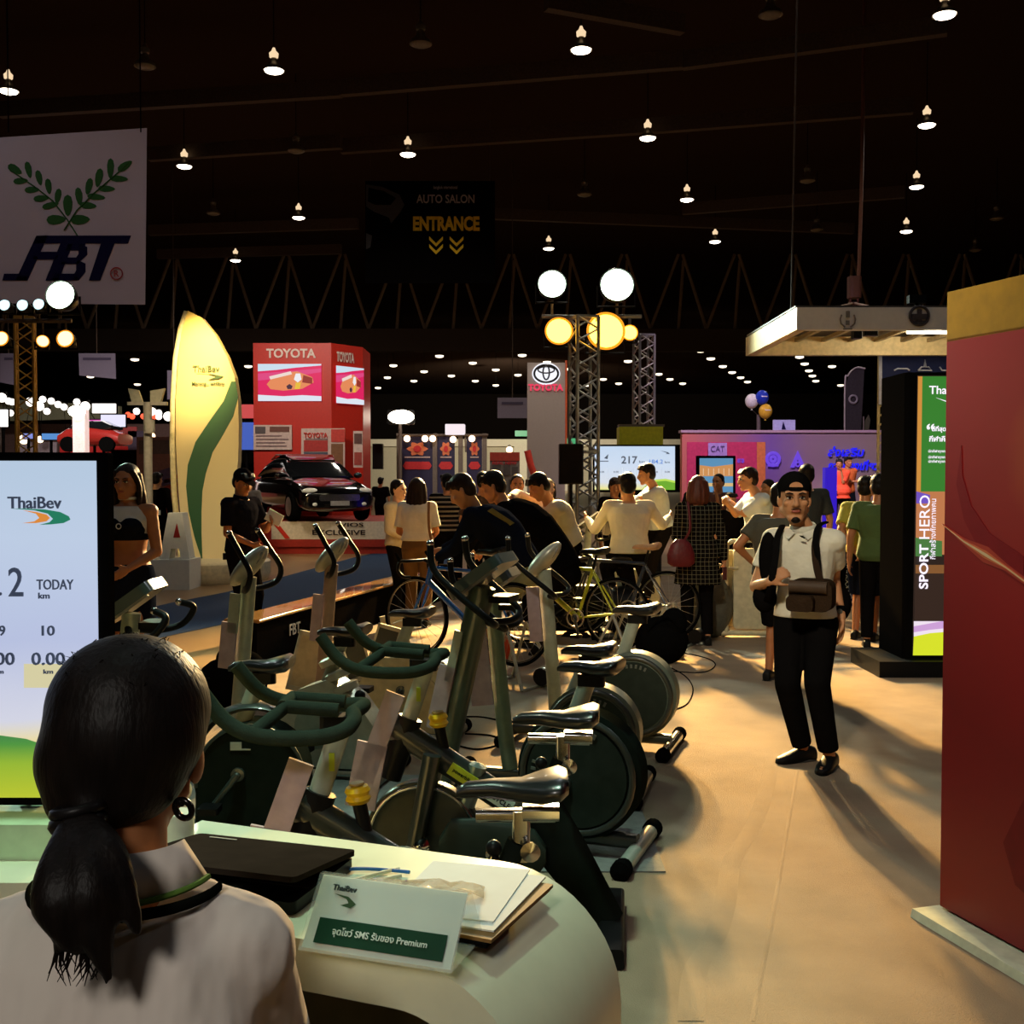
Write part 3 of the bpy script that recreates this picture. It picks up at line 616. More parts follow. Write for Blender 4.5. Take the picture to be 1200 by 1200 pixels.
for sy in (-1, 1):
    for sx in (1.35, -1.35):
        w = part('wheel', MB().lathe([(.10, -.1), (.30, -.1), (.32, -.06), (.32, .06), (.30, .1), (.1, .1)], (sx, sy * .78, .32), (0, 1, 0), 28), M_blackrub, t, True)
        part('rim', MB().lathe([(0, .11), (.06, .12), (.19, .105), (.21, .11)] if sy > 0 else [(0, -.11), (.06, -.12), (.19, -.105), (.21, -.11)], (sx, sy * .78, .32), (0, 1, 0), 20), M_alu, w, True)
    part('headlight', MB().ell((2.0, sy * .60, .66), (.12, .19, .07)), mat('headlight_glass', (235, 235, 225), .1, emit=.5), t, True)
    part('mirror', MB().ell((.75, sy * .92, 1.0), (.07, .10, .07)), M_car, t, True)
    part('fog_lamp', MB().ell((2.12, sy * .55, .38), (.05, .07, .05)), mat('headlight_glass'), t, True)
part('grille', MB().rbox((2.13, 0, .52), (.06, .9, .14), .04, 0), mat('chrome', (200, 200, 200), .15, metal=1.0), t, True)
part('number_plate', MB().box((2.17, 0, .40), (.02, .42, .1)), mat('plate_white', (160, 155, 150), .5), t, True)

# pylon
Y = 30.0; px0, px1 = at(618, 600, Y).x, at(662, 600, Y).x
t = thing('brand_pylon', 'tall white pylon with lit oval emblem and red lettering', 'pylon', ((px0 + px1) / 2, Y, 0))
part('column', MB().box(((px0 + px1) / 2, Y + .25, Z(425, Y) / 2), (px1 - px0, .5, Z(425, Y))), mat('pylon_white', (160, 148, 140), .5, emit=.30, var=.03), t)
part('edge_glint', MB().box((px1 + .03, Y + .05, Z(480, Y)), (.05, .1, Z(425, Y) - Z(540, Y))), mat('pylon_glint', (205, 90, 50), .5, emit=.4), t)  # orange strip paints reflected edge light onto the pylon
c = at(640, 438, Y - .04)
em = part('emblem_plate', MB().loft([(c, V((.38, 0, 0)), V((0, 0, .30))), (c + V((0, -.03, 0)), V((.36, 0, 0)), V((0, 0, .28)))], 32, 2), glow('emblem_light', (240, 240, 250), 1.1), t)
def ering(cx, cz, rx, rz, w):
    mb = MB(); n = 36; mb.tube([c + V((cx + rx * math.cos(2 * PI * k / n), -.05, cz + rz * math.sin(2 * PI * k / n))) for k in range(n + 1)], w, 6); return mb
for q in ((0, 0, .32, .23, .032), (0, .10, .22, .085, .022), (0, .03, .085, .19, .022)): part('emblem_ring', ering(*q), mat('emblem_dark', (45, 45, 52), .3, metal=.5), em)
label_text('TOYOTA', glow('red_letter_light', (240, 60, 95), 1.0), t, 619, 660, 454, Y - .05, 8, .04)
# ------------------------------------------------------------------ dark blue booths in the middle distance
M_navy = mat('booth_navy', (34, 30, 62), .6, emit=.15); M_orn = mat('orange_ornament', (190, 105, 70), .6, emit=.3); M_redp = mat('booth_red_pill', (175, 40, 45), .6, emit=.3); M_fr = mat('booth_frame', (95, 85, 78), .5, emit=.08)
Y = 34.0
t = thing('display_booth', 'dark blue booth front with orange ornaments and red plates', 'booth', (at(520, 600, Y).x, Y, 0))
zb, ztp = 0.0, Z(512, Y)
for (x0, x1) in ((470, 508), (512, 533), (547, 565)):
    a, b = at(x0, 600, Y).x, at(x1, 600, Y).x
    p = part('booth_panel', MB().box(((a + b) / 2, Y, ztp / 2), (b - a, .08, ztp)), M_navy, t); cx = (x0 + x1) / 2; w = (x1 - x0) / 2
    pts = [(cx + w * .55 * (1 + .22 * math.cos(6 * q)) * math.cos(q), 526 + 7.5 * (1 + .2 * math.cos(6 * q)) * math.sin(q)) for q in [2 * PI * k / 24 for k in range(24)]]
    facing('ornament', pts, Y - .06, M_orn, p); facing('ornament_centre', [(cx + w * .25 * math.cos(q), 526 + 4 * math.sin(q)) for q in [2 * PI * k / 12 for k in range(12)]], Y - .08, M_redp, p)
    facing('plate', [(x0 + 2, 546), (x0 + 5, 541), (x1 - 5, 541), (x1 - 2, 546), (x1 - 5, 550), (x0 + 5, 550)], Y - .06, M_redp, p); facing('text_line', rect(x0 + 4, 535, x1 - 4, 536.5), Y - .06, mat('pale_print', (170, 150, 150), .6, emit=.2), p)
for px in (468, 510, 540, 568): part('post', MB().box((at(px, 600, Y).x, Y - .05, Z(508, Y) / 2), (.14, .14, Z(508, Y))), M_fr, t)
part('light_rail', MB().cyl(at(466, 510, Y - .2), at(572, 510, Y - .2), .04), M_steel_dk, t)
part('counter', MB().box((at(520, 600, Y - 1).x, Y - 1, .5), (2.2, .6, 1.0)), M_navy, t)
M_warm = glow('warm_bulb', (255, 215, 165), 5.0)
def bulb(px, py, Y, r, m, lb, grp):
    t = thing('spot_bulb', lb, 'lamp', at(px, py, Y), 0, grp)
    part('glass', MB().ell((0, 0, 0), (r, r, r), nu=12, nv=8), m, t, True); part('socket', MB().cyl((0, r * .6, r * .3), (0, r * 1.8, r * 1.1), r * .5, n=8), M_blackpl, t, True)
    return t
for px, py in ((477, 514), (498, 514), (507, 514), (531, 515), (553, 514), (597, 527)): bulb(px, py, Y - .3, .10, M_warm, 'warm spot bulb along the top of the dark blue booth', 'bulbs over the blue booth')
t = thing('light_box', 'small white lit box sign above the dark blue booth', 'sign', at(534, 510, Y - .1))
part('face', MB().rbox(at(533.5, 503.5, Y - .1), (.60, .3, .33), .03, 1), glow('white_box', (250, 235, 240), 1.0), t); part('bracket', MB().cyl(at(545, 508, Y - .1), at(546, 530, Y - .1), .03), M_fr, t)
t = thing('flood_lamp', 'dazzling white flood lamp on post beside red booth tower', 'lamp', at(470, 560, 32))
part('post', MB().cyl((at(469, 600, 32).x, 32, 0), at(469, 494, 32), .05), M_fr, t); part('head', MB().rbox(at(470, 489, 32.1), (.78, .3, .42), .06, 1), M_blackpl, t); part('lens', MB().ell(at(470, 488.5, 31.9), (.38, .05, .2)), glow('flood_lens', (255, 240, 215), 9.0), t)
solo('loudspeaker', MB().rbox(at(443, 535, 33), (.3, .35, .75), .05), M_blackpl, 'small black hanging loudspeaker beside the white flood lamp', 'speaker')
t = thing('exhibit_panel', 'grey poster board with red head behind the man in navy jacket', 'board', (at(593, 600, 30).x, 30, 0))
facing('board', rect(574, 540, 609, 592), 30, mat('poster_grey', (120, 112, 104), .6, emit=.2), t, .05); facing('head_strip', rect(574, 530, 609, 540), 29.98, mat('poster_red', (165, 60, 45), .6, emit=.25), t, .05)
for x0, y0, w, h in ((577, 545, 10, 9), (590, 543, 8, 14), (600, 547, 7, 10), (580, 560, 12, 10), (596, 562, 10, 14)): facing('photo_print', rect(x0, y0, x0 + w, y0 + h), 29.96, mat('poster_photo', (82, 74, 70), .6, emit=.12), t)
label_text('REAL NEW', M_redp, t, 577, 606, 542.5, 29.95, 4, .04)
solo('red_ribbon_post', MB().tube([at(618, 528, 29), at(622, 545, 29), at(626, 556, 29)], .09, 8), mat('ribbon_red', (215, 70, 55), .5, emit=.4), 'slanting red ribbon strip against the white pylon', 'ribbon')
# green lit exit style boxes on far wall
for px, py, lb in ((611, 508, 'small green lit sign on the pale far wall beside pylon'), (671, 517, 'small green lit sign behind the lattice tower')):
    solo('green_sign', MB().rbox(at(px, py, 138.2), (1.6, .4, .7), .08, 1), glow('green_light', (70, 170, 110), .9), lb, 'sign')

# left-hand far booths: pale bright tower, screens, red cars and strings of bulbs
t = thing('pale_column', 'white column given a glow for lamp light behind the presenter', 'column', (at(96, 600, 38.5).x, 38.5, 0))
part('shaft', MB().box((at(96, 600, 38.5).x, 38.5, Z(480, 38.5) / 2), (.42, .4, Z(480, 38.5))), mat('column_glow', (225, 200, 195), .5, emit=.75), t); part('lamp_head', MB().ell(at(90, 482, 38.2), (.3, .2, .2)), glow('flood_lens', (255, 240, 215), 9), t)  # shaft emission stands in for the lamps overexposing it
for (x0, y0, x1, y1, c, lb, nm) in ((108, 473, 135, 484, (255, 245, 240), 'white lit panel above the far white booth', 'lit_sign'), (118, 486, 146, 500, (235, 232, 255), 'cluster of white lit panels beside the pink neon', 'lit_sign'), (104, 492, 118, 499, (235, 90, 190), 'short pink neon sign at the far booth', 'neon_sign'), (49, 508, 71, 515, (85, 140, 205), 'light blue lit board beyond the gold lattice tower', 'lit_board'),
                              (27, 508, 40, 514, (130, 140, 210), 'mauve blue lit board behind the gold lattice tower', 'lit_board'), (281, 495, 298, 527, (60, 90, 180), 'blue lit board between leaf sign and red tower', 'lit_board'), (281, 474, 298, 490, (200, 70, 70), 'red and white lit sign right beside red tower top', 'lit_board'), (0, 480, 8, 500, (255, 250, 245), 'dazzling white lamp panel at the edge behind the screen', 'lit_sign')):
    t = thing(nm, lb, 'lit sign', at((x0 + x1) / 2, y1, 42)); facing('face', rect(x0, y0, x1, y1), 42, glow('lit_%d_%d_%d' % c, c, 1.0 if c[0] < 240 else 2.0), t, .1); facing('back_box', rect(x0 - 1, y0 - 1, x1 + 1, y1 + 1), 42.1, M_black, t, .2); part('post', MB().cyl((at((x0 + x1) / 2, 600, 42.25).x, 42.25, 0), at((x0 + x1) / 2, y0, 42.25), .06, n=8), M_black, t)
string = [(2, 466), (10, 470), (14, 471), (36, 471), (50, 468), (60, 470), (46, 476), (68, 474), (75, 477), (100, 476), (90, 471), (55, 482), (28, 515), (47, 515), (78, 516), (133, 515), (122, 508), (160, 482), (178, 483), (186, 484), (186, 488), (197, 488), (203, 492), (178, 511), (5, 486), (12, 484)]
for i, p in enumerate(string):
    warm = p[1] > 505
    bulb(p[0], p[1], 43, .13 if i % 3 else .18, glow('string_bulb', (255, 245, 235), 3.0) if not warm else M_warm, 'warm bulb low among the far booths beyond the big screen' if warm else 'white bulb strung along far booths beyond gold lattice tower', 'low warm far bulbs' if warm else 'white bulbs of the far booths')
for i, p in enumerate([(155, 488), (168, 488), (181, 488), (150, 486)]): bulb(p[0], p[1], 43, .11, glow('red_bulb', (255, 80, 50), 2.0), 'small red bulb strung behind the white lamp post', 'red bulbs behind the lamp post')
for nm, lb, pts_, grp in (('bulb_cable', 'dark cable carrying the white bulbs of the far booths', string, 0), ('bulb_cable', 'dark cable carrying the small red bulbs', [(150, 486), (155, 488), (168, 488), (181, 488)], 0)):
    solo(nm, MB().tube([at(x, y - .8, 43.12) for x, y in sorted(pts_)], .015, 5), M_black, lb, 'cable')
solo('booth_wall', MB().box(((at(0, 600, 50).x + at(200, 600, 50).x) / 2, 50, Z(497, 50) / 2), (at(208, 600, 50).x - at(-30, 600, 50).x, .3, Z(497, 50))), mat('far_booth_paint', (96, 74, 70), .8), 'long dim reddish grey booth wall far behind the presenter', 'wall')
t = thing('booth_canopy', 'dim grey green canopy above the far bulbs', 'canopy', at(70, 494, 48)); facing('fascia', [(-20, 466), (140, 476), (140, 490), (-20, 494)], 48, mat('canopy_greygreen', (120, 122, 98), .8), t, .3)
for px in (0, 135): part('post', MB().cyl((at(px, 600, 48.1).x, 48.1, 0), at(px, 490, 48.1), .06, n=8), M_fr, t)
for (x0, y0, x1, y1, c, lb) in ((70, 523, 150, 534, (190, 40, 40), 'bright red low board beyond the big near screen'), (130, 500, 160, 512, (150, 60, 60), 'dull red board behind the pink neon and white panels'), (150, 505, 172, 535, (60, 50, 70), 'dark violet board behind the white lamp post'), (20, 518, 66, 530, (150, 140, 150), 'pale grey low board beyond the gold lattice tower')):
    t = thing('booth_board', lb, 'board', (at((x0 + x1) / 2, 600, 46).x, 46, 0)); facing('face', rect(x0, y0, x1, y1), 46, mat('far_board_%d_%d_%d' % c, c, .6), t, .1); part('post', MB().cyl((at((x0 + x1) / 2, 600, 46.1).x, 46.1, 0), at((x0 + x1) / 2, y1 - 1, 46.1), .05, n=8), M_fr, t)
t = thing('far_red_car', 'red car on far display stand beyond presenter', 'car', (at(112, 600, 41).x, 41, .7))
c = at(112, 515, 41); mb = MB().loft([(c + V((x, 0, z)), V((0, .8, 0)), V((0, 0, h))) for x, z, h in ((-1.1, 0, .2), (-.8, .1, .32), (0, .12, .36), (.8, .05, .3), (1.1, 0, .2))], 16, 3)
part('body', mb, mat('far_car_red', (170, 45, 40), .25, emit=.2, coat=.5), t); part('cabin', MB().loft([(c + V((x, 0, .42)), V((0, .65, 0)), V((0, 0, h))) for x, h in ((-.7, .08), (-.3, .26), (.4, .26), (.8, .06))], 14, 3), M_glass, t)
for sx in (-.7, .7): part('wheel', MB().lathe([(.0, -.1), (.28, -.1), (.28, .1), (0, .1)], c + V((sx, -.75, -.2)), (0, 1, 0), 16), M_blackrub, t)
solo('display_platform', MB().box((at(75, 600, 42).x, 42, .5), (6.0, 5.0, 1.0)), mat('pinkish_platform', (170, 90, 80), .6, emit=.15), 'pinkish red display platform behind the big near screen', 'platform')
solo('black_cabinet', MB().rbox((at(151, 600, 26).x, 26, 1.15), (.62, .5, 2.3), .03), M_black, 'tall black cabinet standing behind the presenter', 'cabinet')
t = thing('poster_wall', 'low poster wall with grey and red prints behind the lamp post', 'poster wall', (at(188, 600, 25).x, 25, 0))
facing('board', rect(160, 512, 208, 640), 25, mat('poster_wall_paint', (150, 105, 95), .6, emit=.15), t, .05)
facing('print', rect(163, 516, 206, 532), 24.97, mat('poster_photo2', (110, 92, 88), .6, emit=.12), t); facing('print', [(186, 552), (207, 545), (207, 565), (190, 570)], 24.97, mat('poster_mauve', (100, 80, 110), .6, emit=.15), t)
for k in range(5): facing('print_stripe', [(192, 562 + 9 * k), (208, 556 + 9 * k), (208, 561 + 9 * k), (192, 567 + 9 * k)], 24.97, mat('poster_red', (165, 60, 45)), t)

# ------------------------------------------------------------------ wide cycling screen, speaker, green block
Y = 17.6
t = thing('cycling_screen', 'wide screen showing 217 behind the white shirted riders', 'screen', (at(745, 600, Y).x, Y, 0))
def screen_face(name, x0, y0, x1, y1, Y, parent, k=1.0):
    zt, zb = at(x0, y0, Y).z, at(x0, y1, Y).z
    m = ramp_mat(name, 'Z', [(0, (200, 210, 90)), (.06, (232, 225, 150)), (.2, (215, 222, 232)), (.6, (205, 220, 240)), (1, (195, 215, 238))], emit=k, lo=zb - offset(parent).z, hi=zt - offset(parent).z)
    return facing('display', rect(x0, y0, x1, y1), Y, m, parent, .02)
facing('bezel', rect(695, 521, 797, 577), Y + .03, M_black, t, .07)
scr = screen_face('far_display', 697, 523, 791, 574, Y, t, 1.0)
M_ink = mat('screen_ink', (72, 82, 100), .5, emit=.9); M_inkb = mat('screen_blue_ink', (80, 125, 200), .5, emit=.9)
label_text('217', M_ink, scr, 728, 747, 539, Y - .01, 9, .02); label_text('km', M_ink, scr, 749, 756, 541, Y - .01, 2.5); label_text('184.2', M_inkb, scr, 761, 777, 541, Y - .01, 5, .01); label_text('km', M_ink, scr, 779, 785, 541.5, Y - .01, 2.5)
for x in (705, 722, 737, 752, 768, 782): label_text('0.00', M_ink, scr, x - 3, x + 3, 553, Y - .01, 2.2); facing('column_line', rect(x + 7, 548, x + 7.4, 560), Y - .01, mat('column_line', (190, 200, 215), .5, emit=.9), scr)
M_grn = glow('screen_green', (110, 170, 50), 1.0)
facing('green_hill', [(752, 574), (758, 568), (768, 564), (780, 563), (791, 566), (791, 574)], Y - .008, M_grn, scr); facing('hill_highlight', [(757, 567), (768, 562), (780, 561), (791, 563.5), (791, 566), (780, 563.5), (768, 564.5)], Y - .009, glow('screen_lime', (190, 225, 90), 1.0), scr)
facing('logo_swoosh', [(774, 528), (783, 530), (785, 532), (780, 532), (782, 531)], Y - .01, M_ink, scr); facing('rider_icon', [(708, 537), (713, 532), (712, 538)], Y - .01, M_ink, scr); facing('icon_text', rect(701, 540, 713, 541), Y - .01, M_ink, scr)
part('stand_post', MB().cyl((at(720, 600, Y).x, Y + .1, 0), at(720, 560, Y + .1), .05).cyl((at(772, 600, Y).x, Y + .1, 0), at(772, 560, Y + .1), .05), M_blackpl, t)
t = thing('green_block', 'yellow green fascia block above the wide cycling screen', 'fascia', at(745, 521, 19))
facing('front', rect(726, 500, 777, 522), 19, mat('lime_fascia', (205, 198, 40), .6, emit=.35), t, .5); part('top_rail', MB().box(at(751, 499, 19.2), (.78, .3, .04)), M_fr, t)
for px in (730, 773): part('post', MB().cyl((at(px, 600, 19.25).x, 19.25, 0), at(px, 520, 19.25), .04), M_fr, t)
t = thing('loudspeaker', 'big black loudspeaker on stand beside the wide cycling screen', 'speaker', (at(669, 600, 16.6).x, 16.6, 0))
part('cabinet', MB().rbox(at(669, 544, 16.6), (.36, .36, .60), .03), M_blackpl, t); part('grille', MB().rbox(at(669, 544, 16.4), (.32, .02, .56), .02, 1), mat('speaker_grille', (30, 26, 24), .8, bump=.6, bscale=400), t); part('pole', MB().cyl((at(669, 600, 16.6).x, 16.6, .1), at(669, 566, 16.6), .025), M_blackpl, t)
for k in range(3): part('leg', MB().cyl(V((at(669, 600, 16.6).x, 16.6, .55)), V((at(669, 600, 16.6).x + .4 * math.cos(2.1 * k + .5), 16.6 + .4 * math.sin(2.1 * k + .5), 0.015)), .014), M_blackpl, t)

# ------------------------------------------------------------------ purple booth, kiosk, neon writing
Y = 27.0; xa, xb = at(799, 600, Y).x, at(1046, 600, Y).x; zt = Z(506, Y)
t = thing('purple_booth', 'long mauve booth wall with blue neon writing and emblems', 'booth', ((xa + xb) / 2, Y, 0))
part('wall_panel', MB().box(((xa + xb) / 2, Y + .15, zt / 2), (xb - xa, .3, zt)), ramp_mat('mauve_wall', 'X', [(0, (200, 105, 85)), (.25, (160, 95, 110)), (.45, (118, 84, 150)), (.62, (140, 112, 128)), (1, (150, 130, 120))], emit=.42, lo=xa - (xa + xb) / 2, hi=xb - (xa + xb) / 2), t, smooth=0)
facing('cornice', rect(798, 504, 1047, 507), Y - .05, mat('mauve_cornice', (170, 140, 150), .6, emit=.35), t, .4)
facing('red_panel', rect(805, 518, 887, 585), Y - .03, mat('magenta_panel', (190, 50, 90), .6, emit=.55), t, .02); facing('orange_panel', rect(887, 518, 897, 585), Y - .03, mat('orange_panel', (205, 115, 60), .6, emit=.5), t, .02)
M_neon = glow('blue_neon', (25, 25, 235), 1.1)
label_text('ส่งเสริม', M_neon, t, 970, 1013, 529, Y - .06, 12, .04, .2); label_text('การท่องเที่ยว', M_neon, t, 970, 1030, 545, Y - .06, 12, .04, .2)
M_vio = glow('violet_neon', (110, 70, 225), .9)
c = at(906, 538, Y - .06); part('round_emblem', MB().torus(c, .15, .04, (0, 1, 0)).torus(c, .06, .04, (0, 1, 0)).box(c + V((0, 0, -.14)), (.26, .03, .08)), M_vio, t)
part('pointed_emblem', MB().poly([at(x, y, Y - .06) for x, y in [(926, 548), (935, 528), (944, 548), (939, 548), (935, 538), (931, 548)]], (0, .02, 0)).torus(at(935, 544, Y - .06), .05, .02, (0, 1, 0)), M_vio, t)
label_text('NEXT GEN', M_vio, t, 864, 872, 540, Y - .06, 5, .03)
facing('company_plate', rect(830, 519, 852, 535), Y - .25, mat('plate_lilac', (170, 140, 195), .5, emit=.6), t, .02); label_text('CAT', mat('plate_ink', (80, 60, 110), .5, emit=.3), t, 833, 849, 526, Y - .27, 7, .0)
t = thing('touch_kiosk', 'upright black framed touch screen under the lilac plate', 'kiosk', (at(839, 600, 21).x, 21, 0))
facing('frame', rect(817, 534, 862, 640), 21, M_black, t, .15); k0 = facing('display', rect(820, 537, 859, 580), 20.98, glow('kiosk_blue', (95, 150, 190), .9), t, .02)
facing('orange_band', [(820, 545), (835, 547), (859, 544), (859, 558), (820, 558)], 20.97, glow('kiosk_orange', (215, 150, 90), .9), k0)
for x in range(824, 858, 6): facing('grid_line', rect(x, 549, x + .7, 557), 20.96, glow('kiosk_line', (235, 205, 170), .9), k0)
facing('sand_band', rect(820, 566, 859, 570), 20.97, glow('kiosk_sand', (225, 190, 130), .9), k0)
# things on top of the mauve booth
Y = 28
for (px, py, c, lb) in ((881, 470, (205, 200, 190), 'white balloon of the cluster above the mauve booth'), (893, 466, (32, 52, 150), 'blue balloon of the cluster above the mauve booth'), (897, 482, (205, 160, 50), 'yellow balloon of the cluster above the mauve booth')):
    q = at(px, py, Y + (.1 if px < 890 else 0)); t = thing('balloon', lb, 'balloon', q, 0, 'balloon cluster')
    part('skin', MB().ell((0, 0, 0), (.17, .17, .19)), mat('balloon_%d_%d' % c[:2], c, .15), t, True); part('knot', MB().cyl((0, 0, -.19), (0, 0, -.23), .012, .03, 8), mat('balloon_%d_%d' % c[:2], c), t, True); part('string', MB().tube([V((0, 0, -.22)), at(889, 487, Y + .25) - q], .004, 5), M_fr, t, True); part('print', MB().box((.03, -.165, .02), (.14, .01, .02)), mat('balloon_print', (200, 195, 185), .5), t, True)
solo('balloon_post', MB().cyl((at(889, 600, Y + .3).x, Y + .3, 0), at(889, 486, Y + .3), .05), M_fr, 'grey post rising to the balloons behind the mauve booth', 'post')
t = thing('small_sign', 'pale blue white sign standing on the mauve booth wall', 'sign', at(918, 506, 27.12)); facing('plate', rect(906, 492, 932, 505.5), 27.12, mat('sign_pale', (165, 165, 200), .6, emit=.5), t, .05); facing('figure_print', [(916, 503), (918, 494), (921, 503)], 27.10, M_nv, t)
Y = 29
t = thing('feather_flag', 'curved grey feather flag behind the mauve booth', 'flag', (at(992, 600, Y).x, Y, 0))
facing('cloth', [(991, 506), (991, 452), (994, 442), (1000, 434), (1010, 430), (1013, 432), (1011, 470), (1009, 506)], Y, mat('flag_grey', (50, 46, 46), .8, emit=.15), t, .02); part('pole', MB().tube(crv([(at(990, 600, Y).x, Y - .03, 0), at(990, 460, Y - .03), at(994, 440, Y - .03), at(1003, 431, Y - .03), at(1014, 432, Y - .03)]), .02, 6), mat('flag_pole', (150, 140, 135), .4, emit=.15), t)
part('ring_print', MB().torus(at(1000, 468, Y - .03), .10, .03), mat('flag_print', (110, 104, 104), .7, emit=.1), t)
t = thing('feather_flag', 'small dark feather flag beside the curved grey flag', 'flag', (at(1015, 600, Y).x, Y, 0)); facing('cloth', [(1012, 506), (1013, 494), (1018, 486), (1020, 492), (1018, 506)], Y, mat('flag_dark', (60, 58, 40), .8, emit=.15), t, .02); part('pole', MB().cyl((at(1012, 600, Y).x, Y - .03, 0), at(1012, 488, Y - .03), .02), M_fr, t)

# white ring canopy with two emblems, its lamps; navy banner and lattice post
Y0, Y1 = 12.6, 15.2
t = thing('ring_canopy', 'white rectangular ring canopy with two round emblems', 'canopy', at(1060, 412, Y0))
x0, x1 = at(932, 380, Y0).x, at(1290, 380, Y0).x; z1, z0 = at(1000, 361, Y0).z, at(1000, 387, Y0).z
zz = (z0 + z1) / 2; hh = z1 - z0; wd = .12
M_can = mat('canopy_white', (228, 222, 214), .5, emit=.42, var=.03); M_can2 = mat('canopy_lit', (225, 200, 150), .5, emit=.55)  # canopy_lit puts warm lamp light into the inner beam colour
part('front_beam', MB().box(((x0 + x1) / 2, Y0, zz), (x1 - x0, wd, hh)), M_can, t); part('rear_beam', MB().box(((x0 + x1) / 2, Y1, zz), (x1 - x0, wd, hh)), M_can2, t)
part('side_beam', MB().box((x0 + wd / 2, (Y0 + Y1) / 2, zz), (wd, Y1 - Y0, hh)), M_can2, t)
for k in range(9): part('cross_slat', MB().box((x0 + .3 + k * .36, (Y0 + Y1) / 2, z1 - .05), (.05, Y1 - Y0 - .1, .05)), mat('canopy_slat', (170, 150, 115), .5, emit=.15), t)
part('roof_sheet', MB().box(((x0 + x1) / 2, (Y0 + Y1) / 2, z1 + .02), (x1 - x0, Y1 - Y0, .02)), M_steel_dk, t)
M_em = mat('emblem_ink', (60, 55, 60), .6)
c = at(1077.5, 370, Y0 - .07); part('round_emblem', MB().torus(c, .105, .016, (0, 1, 0)).box(c, (.05, .02, .14)).box(c + V((-.055, 0, -.01)), (.06, .02, .06)).box(c + V((.055, 0, -.01)), (.06, .02, .06)).box(c + V((0, 0, -.07)), (.16, .02, .02)), M_em, t)
c = at(993.5, 374, Y0 - .07); mb = MB()
for s in (-1, 1): mb.tube([c + V((s * .03, 0, -.09)), c + V((s * .075, 0, -.05)), c + V((s * .085, 0, .0)), c + V((s * .07, 0, .05))], .009, 6)
part('wreath_emblem', mb.cyl(c + V((0, 0, .02)), c + V((0, 0, .09)), .022).box(c + V((0, 0, -.04)), (.04, .01, .05)).box(c + V((0, 0, -.11)), (.10, .01, .015)), mat('wreath_grey', (125, 118, 112), .6), t)
part('lamp', MB().rbox(at(1004, 391, Y0 + .4), (.10, .14, .12), .02), M_blackpl, t); part('lamp', MB().rbox(at(1020, 390, Y0 + .6), (.16, .1, .07), .02), M_blackpl, t)
for px, yy in ((1088, Y0 + .9), (1150, Y0 + 1.2)): part('tube_lamp', MB().rbox((at(px, 390, yy).x, yy, z1 - .14), (.5, .10, .06), .02, 0), glow('canopy_tube', (255, 235, 190), 7.0), t)
l = bpy.data.lights.new('canopy_light', 'POINT'); l.energy = 45; l.color = (1, .88, .62); l.shadow_soft_size = .15; lo = bpy.data.objects.new('canopy_light', l); COL.objects.link(lo); lo.location = (at(1095, 390, Y0 + 1.2).x, Y0 + 1.2, z1 - .25)
for xx in (x0 + .25, x1 - .2): part('hanger', MB().cyl((xx, Y0 + 1.2, z1), (xx + .1, Y0 + 1.2, 12.4), .012, n=6), M_steel_dk, t)
t = thing('camera_mount', 'small dark lamp fitting on top of the ring canopy', 'lamp', at(1072, 356, Y0 + .3)); part('fitting', MB().rbox(at(1074, 351, Y0 + .3), (.2, .12, .09), .02), M_blackpl, t); part('foot', MB().cyl(at(1074, 353, Y0 + .3), at(1074, 360, Y0 + .3), .02), M_blackpl, t)
Y = 16.0
t = thing('lattice_post', 'slim lattice post carrying the navy banner behind the kiosk', 'post', (at(1034, 600, Y).x, Y, 0))
for dx in (-.07, .07): part('chord', MB().cyl((at(1034, 600, Y).x + dx, Y, 0), (at(1034, 600, Y).x + dx, Y, Z(412, Y)), .022, n=8), mat('post_lit', (200, 175, 120), .4, emit=.3), t)
nb = 26; dz = Z(412, Y) / nb; sh = finish(MB().cyl((-.07, 0, 0), (.07, 0, dz * .7), .014, n=6).mesh('rung'), mat('post_lit'), 60)
for k in range(nb): o = link(bpy.data.objects.new('rung', sh), t); o.location = (0, 0, k * dz)
t = thing('navy_banner', 'navy banner with white skyline outlines above digital kiosk', 'banner', at(1070, 475, 15.92))
facing('cloth', [(1034, 414), (1120, 410), (1120, 474), (1034, 474)], 15.92, mat('navy_cloth', (28, 36, 78), .8, emit=.3), t)
facing('edge', [(1030, 416), (1034, 414), (1034, 474), (1030, 474)], 15.93, mat('banner_edge', (190, 190, 205), .6, emit=.5), t)
mb = MB()
for pth in ([(1048, 434), (1052, 432), (1063, 432), (1066, 434)], [(1076, 434), (1080, 430), (1083, 430), (1084, 422), (1085, 430), (1088, 430), (1092, 434), (1076, 434)], [(1101, 430), (1104, 434), (1112, 434)]): mb.tube([at(x, y, 15.90) for x, y in pth], .012, 6)
part('skyline_print', mb, mat('white_print', (200, 200, 215), .6, emit=.5), t)

